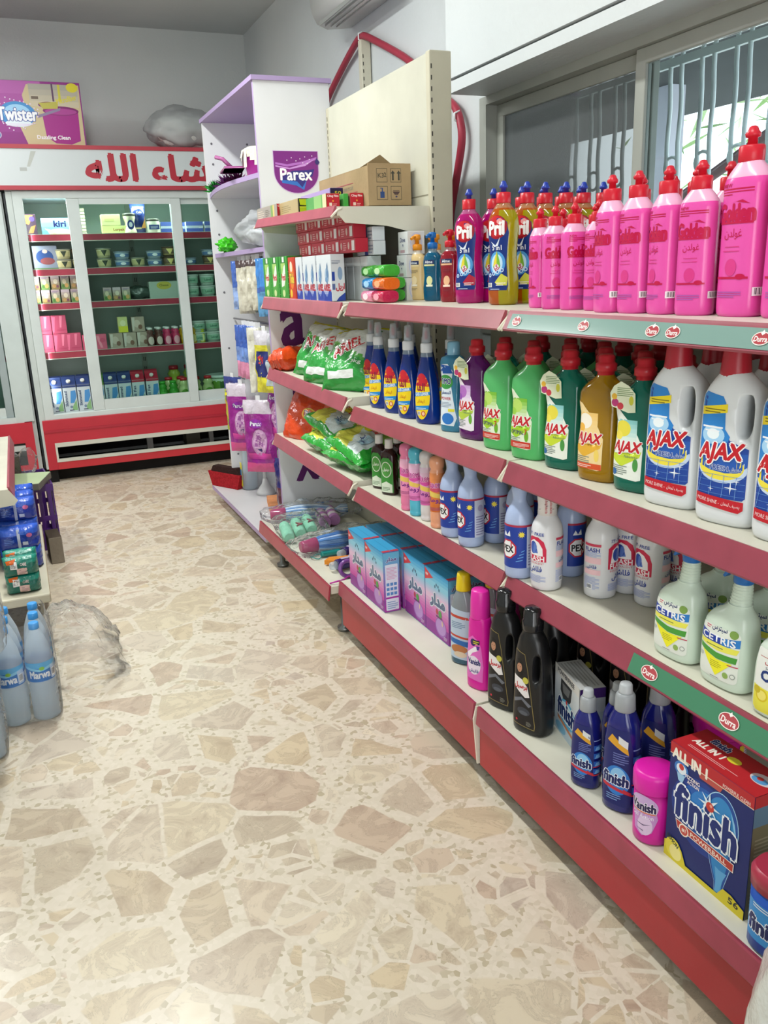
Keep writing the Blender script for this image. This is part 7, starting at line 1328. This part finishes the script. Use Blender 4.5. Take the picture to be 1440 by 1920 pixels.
fput('lemon_pack', .655, F4+.101, 'pale yellow carton standing on the brown milk packs'); fput('beige_pack', .755, F4+.101, 'brown and cream milk pack standing on the others', 6.03)
for i, (k_, c_) in enumerate((('dr_brown', 'brown'), ('dr_brown', 'brown'), ('dr_pink', 'pink'), ('dr_pink', 'pink'), ('dr_yellow', 'yellow'), ('dr_yellow', 'yellow'), ('dr_lime', 'lime'))):
    x = .845+i*.058
    fput(k_, x-.02, F4, '%s yogurt drink bottle in the front row of the fourth fridge shelf, %s' % (c_, ORD[i]), 6.01); fput(k_, x-.02, F4+.0, '%s yogurt drink bottle in the second row of the fourth fridge shelf, %s' % (c_, ORD[i]), 6.08)
for i, x in enumerate((1.16, 1.26, 1.37)):
    fput('pot_white', x, F4, 'pale green yogurt pot on the fourth fridge shelf, lower, %s' % ORD[i]); fput('pot_white', x, F4+.077, 'pale green yogurt pot on the fourth fridge shelf, upper, %s' % ORD[i])
mk = [('milk_blue', .165), ('milk_blue', .255), ('milk_blue', .345), ('milk_lime', .435), ('milk_blue', .525), ('milk_blue', .615), ('milk_red', .705), ('milk_red', .80)]
for i, (k_, x) in enumerate(mk):
    for j in range(2): fput(k_, x+.012*j, F5, '%s topped milk carton on the fridge floor, %s row, %s from the left' % ({'milk_blue': 'dark blue', 'milk_red': 'red', 'milk_lime': 'green'}[k_], ('front', 'rear')[j], ORD[i]), 6.03+j*.095)
for i, x in enumerate((.88, .955)): fput('green_btl', x-.01, F5, 'bright green bottle on the fridge floor, '+('left', 'right')[i], 6.02)
for i, x in enumerate((1.02, 1.105, 1.19)): fput('ayran', x, F5, 'pale green bottle with red cap on the fridge floor, front row, %s' % ORD[i], 6.02)
for i, x in enumerate((.93, 1.015, 1.10)): fput('ayran', x, F5, 'pale green bottle with red cap on the fridge floor, middle row, %s' % ORD[i], 6.11)
for i, x in enumerate((.99, 1.10)): fput('ayran_big', x, F5, 'tall green bottle with red cap at the back of the fridge floor, '+('left', 'right')[i], 6.22)
fput('bucket_green', 1.30, F5, 'green yogurt bucket behind the right fridge pane', 6.10); fput('bucket_white', 1.50, F5, 'tall pale yogurt bucket at the right of the fridge floor', 6.10)
# on top of the fridge
tw = root('mop_set_box', 'purple mop and bucket box standing on top of the fridge sign', 'box', (.12, YF, 2.097), 0)
tb_ = put('carton', M().box(-.62, .435, .01, .24, 0, .36, '#7c1f74', {'z+': '#8a2a80', 'x+': '#cfc8b8', 'y-': '#8a2480'}, bev=.003), 'card', tw)
put('front_print', decal([('r', -527, -178, 527, 178, '#8a2480'), ('g', 40, -178, 300, 178, '#8a2480', '#b05aa8', 5), ('p', [(220, 160), (190, 100), (200, 30), (150, -60), (190, -178), (520, -178), (520, 165)], '#c8b890'), ('g', 230, 40, 510, 165, '#c9bda4', '#a8a49a', 4), ('r', 240, 80, 280, 96, '#6a5a4c'), ('r', 360, 70, 370, 170, '#5a3a5c'), ('r', 396, 70, 410, 165, '#c8c040'),
   ('p', [(290, 0), (500, 20), (496, -150), (440, -172), (350, -166), (300, -130)], '#a01c84'), ('e', 400, 18, 104, 26, '#7c1468'), ('e', 400, 14, 92, 18, '#a83a90'), ('e', 330, 50, 56, 18, '#7a2a6c'), ('p', [(276, 60), (390, 70), (384, 30), (300, 26)], '#b8b04a'), ('p', [(260, -10), (400, 36), (396, 20), (262, -26)], '#8a7a9c'), ('e', 480, 150, 34, 26, '#d8cc2c'),
   ('t', 'Microfiber', 440, 84, 120, 30, '#d8cc3c', .03, None, .25), ('e', 150, -6, 104, 70, '#3f8ccc'), ('e', 150, -2, 76, 50, '#9accf0'), ('e', 150, -58, 74, 20, '#dfeaf4'), ('t', 'Twister', 150, -6, 220, 72, '#f0f2f8', .05, '#3a4a9c'), ('n', 80, -72, 230, -56, 2, '#e0d0ec'), ('t', 'Dazzling Clean', 340, -136, 190, 28, '#f2ecf4', .03), ('e', -10, 110, 60, 56, '#a83a98'), ('e', 0, 104, 50, 44, '#4a2a84'), ('t', 'Parex', 8, 104, 84, 34, '#f0ecf6', .06), ('e', 20, -124, 26, 24, '#b8a8cc'), ('e', 20, -124, 20, 18, '#4f7ab4')]
   +[('e', 150+112*math.cos(a)+rnd.uniform(-12, 12), -4+84*math.sin(a)+rnd.uniform(-14, 14), 4, 4, '#e4d0ec') for a in [i*.22 for i in range(28)]], facemap((-.092, .01, .18), (1, 0, 0), (0, 0, 1), (0, -1, 0))), 'printed', tb_)
r_ = root('plastic_wrapped_bundle', 'bundle wrapped in milky plastic on top of the fridge beside the stand', 'bag', (1.20, 6.10, 2.097), 0)
v_, f_ = lump(.24, .15, .14, 12, .20); put('film_bag', M().raw(v_, f_, '#ffffff', True), 'hazefilm', r_); v_, f_ = lump(.20, .12, .115, 13, .12); put('contents', M().raw(v_, f_, '#dcdeda', True), 'cloth', r_)

# ================================================================== LEFT SIDE GOODS
def blue_pack(x, y, z, label, c1='#1c3a9c', c2='#2f5cc8', kind='pad', rz=0, sc=.88):
    r_ = root('hygiene_pack', label, 'pack', (x, y, z), rz, 'wrapped packs on the low left shelf')
    b_, sf = pillow(.17, .105, .10, lambda s, t, side: c1 if t < .3 else c2, rnd.random()*20, wr=.004, n=14, m_=12, puff=.28); b_.v = [(a+0, -c_, b+.0525) for a, b, c_ in b_.v]
    r_.scale = (sc,)*3
    bo = put('pack_body', b_, 'foil', r_)
    sh = [('r', -6, -44, 6, 44, '#b8c0d8'), ('e', 44, 14, 12, 10, '#c86a9c'), ('n', -60, -20, -20, 10, 4, '#6a8ad8'), ('r', 14, -30, 36, -14, '#c8d0e4')] if kind == 'pad' else [('r', -20, -40, 30, -4, '#e2c0b8'), ('b', -50, -6, -16, 34), ('p', [(-70, 40), (-20, 48), (-30, 24), (-66, 20)], '#d8641c'), ('t', 'CARE', 14, 16, 30, 14, '#d8c8c4', .04), ('n', -10, -36, 24, -10, 4, '#b08a8a')]
    put('pack_print', decal(sh, lambda u, v, o: (lambda p: (p[0], -p[2], p[1]+.0525))(sf(u, v, o)), 10, 10, base=.001), 'printed', bo)
for j, (y, nlev) in enumerate(((3.46, 2), (3.58, 3), (3.70, 3), (3.82, 3))):
    for i in range(nlev):
        blue_pack(-.115, y, .201+i*.083, 'shiny dark blue pack on the low left shelf, %s nearest stack, %s from bottom' % (ORD[j], ORD[i]))
for i in range(2): blue_pack(-.30, 3.5, .201+i*.083, 'shiny dark blue pack behind the front stacks, %s' % ('lower', 'upper')[i])
for j, y in enumerate((3.17, 3.26)):
    for i in range(2): blue_pack(-.115, y, .201+i*.066, 'teal green pack with orange marks, %s stack, %s' % (('near', 'far')[j], ('lower', 'upper')[i]), '#0f6a5c', '#1a8a78', 'care', sc=.68)
cr = root('plastic_crate', 'purple slatted plastic crate on the floor at the end of the left shelf', 'crate', (-.10, 4.52, 0), D(4))
c_ = M(); PC = '#4a2470'
for (x0, x1, y0, y1) in ((.125, .133, -.2, .2), (-.133, -.125, -.2, .2), (-.133, .133, -.2, -.192), (-.133, .133, .192, .2)):
    c_.box(x0, x1, y0, y1, .30, .335, PC); c_.box(x0, x1, y0, y1, 0, .03, PC); c_.box(x0, x1, y0, y1, .15, .175, PC)
    n_ = 9 if x1-x0 < .1 else 6
    for i in range(n_):
        if x1-x0 < .1: yy = y0+(y1-y0)*(i+.5)/n_; c_.box(x0, x1, yy-.009, yy+.009, .02, .31, PC)
        else: xx = x0+(x1-x0)*(i+.5)/n_; c_.box(xx-.009, xx+.009, y0, y1, .02, .31, PC)
c_.box(-.13, .13, -.19, .19, 0, .01, PC)
put('crate_body', c_, 'plastic', cr)
put('magazine', M().box(-.10, .12, -.13, .13, 0, .035, '#6a6a64', {'z+': '#a8b890'}, bev=.004), 'card', None, 'flat grey and green pack lying on top of the purple crate', 'pack', loc=(-.10, 4.36, .336), rz=D(-14))
put('grey_pack', M().box(-.06, .06, -.08, .08, 0, .12, '#4c463e', {'x+': '#34346c'}, bev=.006), 'foil', None, 'dark grey and blue pack standing behind the flat pack on the crate', 'pack', loc=(-.16, 4.60, .336), rz=D(10))
r_ = root('plastic_bag', 'small clear bag bulging beside the pack on the crate', 'bag', (-.055, 4.62, .336)); v_, f_ = lump(.045, .06, .07, 30, .3, 3); put('film_bag', M().raw(v_, f_, '#ffffff', True), 'film', r_)
put('small_carton', M().box(-.03, .03, -.08, .08, 0, .13, '#4a3f36', {'x+': '#7c6f60', 'y-': '#857d70'}, bev=.003), 'kraft', None, 'small dark carton standing on the floor against the crate', 'box', loc=(.012, 4.16, 0), rz=D(4))
# bottled water
K = Kind('water_bottle', 'water_bottle', 'bottle')
pr = [(.030, 0), (.040, .006)]
for i in range(7): pr += [(.0415, .018+i*.016), (.0390, .025+i*.016)]
pr += [(.0415, .135), (.0415, .205), (.040, .215), (.034, .25), (.022, .283), (.0145, .30), (.0135, .312)]
bi = K.add('bottle_body', M().lathe(pr, '#e8f0f4', 26), 'pet')
K.add('cap', M().lathe([(.0155, .303), (.016, .306), (.0155, .322), (.013, .324)], '#3f9ae0', 18), 'plastic')
wl = [('r', -131, -32, 131, 32, '#2f74c0'), ('r', -131, 14, 131, 32, '#5aacde'), ('p', [(-131, 14), (-60, 24), (0, 10), (60, 22), (131, 14), (131, 6), (60, 12), (0, 2), (-60, 14), (-131, 6)], '#8accec')]
for cx in (-90, 0, 90): wl += [('t', 'Marwa', cx, -8, 62, 24, '#eef2f8', .05), ('e', cx+8, 12, 8, 6, '#8ac43c')]
wl += [('p', rrect(34, -28, 60, 16, 3), '#b8d0ec'), ('b', 38, -22, 56, 4)]
K.add('label', decal(wl, lambda u, v, o: ((.0418+o)*math.sin(u/.0418), -(.0418+o)*math.cos(u/.0418), .17+v), 6, 0), 'printed', bi)
def waterpack(x0, y0, z0, nm, cols=2, rows=3, filmlabel='clear shrink film around the water'):
    for j in range(rows):
        for i in range(cols):
            place('water_bottle', x0-i*.086, y0+j*.086, z0, D(rnd.uniform(-30, 40)), 'water bottle in the %s, %s row, %s' % (nm, ('front', 'middle', 'back')[j], ('right', 'left', 'far left')[i]), 'bottled water packs')
    n = 40; o = M(); cx, cy = x0-(cols-1)*.043, y0+(rows-1)*.043; rx, ry = cols*.043+.004, rows*.043+.004; rings = []
    for k_, (z, s_) in enumerate(((.004, .93), (.02, 1.0), (.09, 1.02), (.15, 1.0), (.205, 1.01), (.25, .98), (.285, .93), (.315, .86))):
        ring = []
        for i in range(n):
            a = 2*PI*i/n; c1, s1 = math.cos(a), math.sin(a); r_1 = 1/((abs(c1)**5+abs(s1)**5)**.2); w_1 = 1+.022*noise.noise(Vector((c1*4, s1*4, z*20)))
            ring.append((cx+rx*s_*c1*r_1*w_1, cy+ry*s_*s1*r_1*w_1, z0+z+.006*noise.noise(Vector((c1*5, s1*5, z*30)))))
        rings.append(ring)
    for a_, b_ in zip(rings, rings[1:]):
        for i in range(n): o.face([a_[i], a_[(i+1) % n], b_[(i+1) % n], b_[i]], '#ffffff', True)
    o2 = put('shrink_wrap', o, 'film'); tag(o2, filmlabel+' bottles of the '+nm, 'film wrap')
waterpack(-.085, 2.55, 0, 'six-pack on the floor')
waterpack(-.240, 2.37, 0, 'lower left edge water pack', 2, 2)
waterpack(-.197, 2.34, .325, 'upper left edge water pack', 2, 2)
# clear bag on the floor
r_ = root('plastic_bag', 'empty crumpled clear plastic bag on the floor beside the water', 'bag', (.045, 2.93, .002)); q = Vector((2, 5, 1))
o = M(); N_, Mm = 26, 26; vs = []
for j in range(Mm+1):
    for i in range(N_+1):
        s_, t_ = i/N_*2-1, j/Mm*2-1; e = max(0, 1-(s_*s_*.8+t_*t_*.6)); z = .19*e**.6*(1-.35*(s_+.2))+.035*abs(noise.noise(Vector((s_*2.6, t_*2.6, 0))+q))+.02*abs(noise.noise(Vector((s_*7, t_*7, 2))))
        vs.append((s_*.135*(1+.2*noise.noise(Vector((t_*2, 1, 3)))), t_*.22*(1+.15*noise.noise(Vector((s_*2, 7, 3)))), max(.001, z*min(1, e*4+.05))))
o.raw(vs, [(j*(N_+1)+i, j*(N_+1)+i+1, (j+1)*(N_+1)+i+1, (j+1)*(N_+1)+i) for j in range(Mm) for i in range(N_)], '#ffffff', True)
put('film', o, 'bag', r_)
# white sack at the lower right picture edge
r_ = root('white_sack', 'white woven sack leaning at the shelf end in the lower right corner', 'sack', (.795, .555, 0), D(0)); v_, f_ = lump(.088, .085, .235, 41, .08); put('sack_body', M().raw([(a, b, c*1.15) for a, b, c in v_], f_, '#c9ccc8', True), 'foil', r_)
bpy.context.view_layer.update()
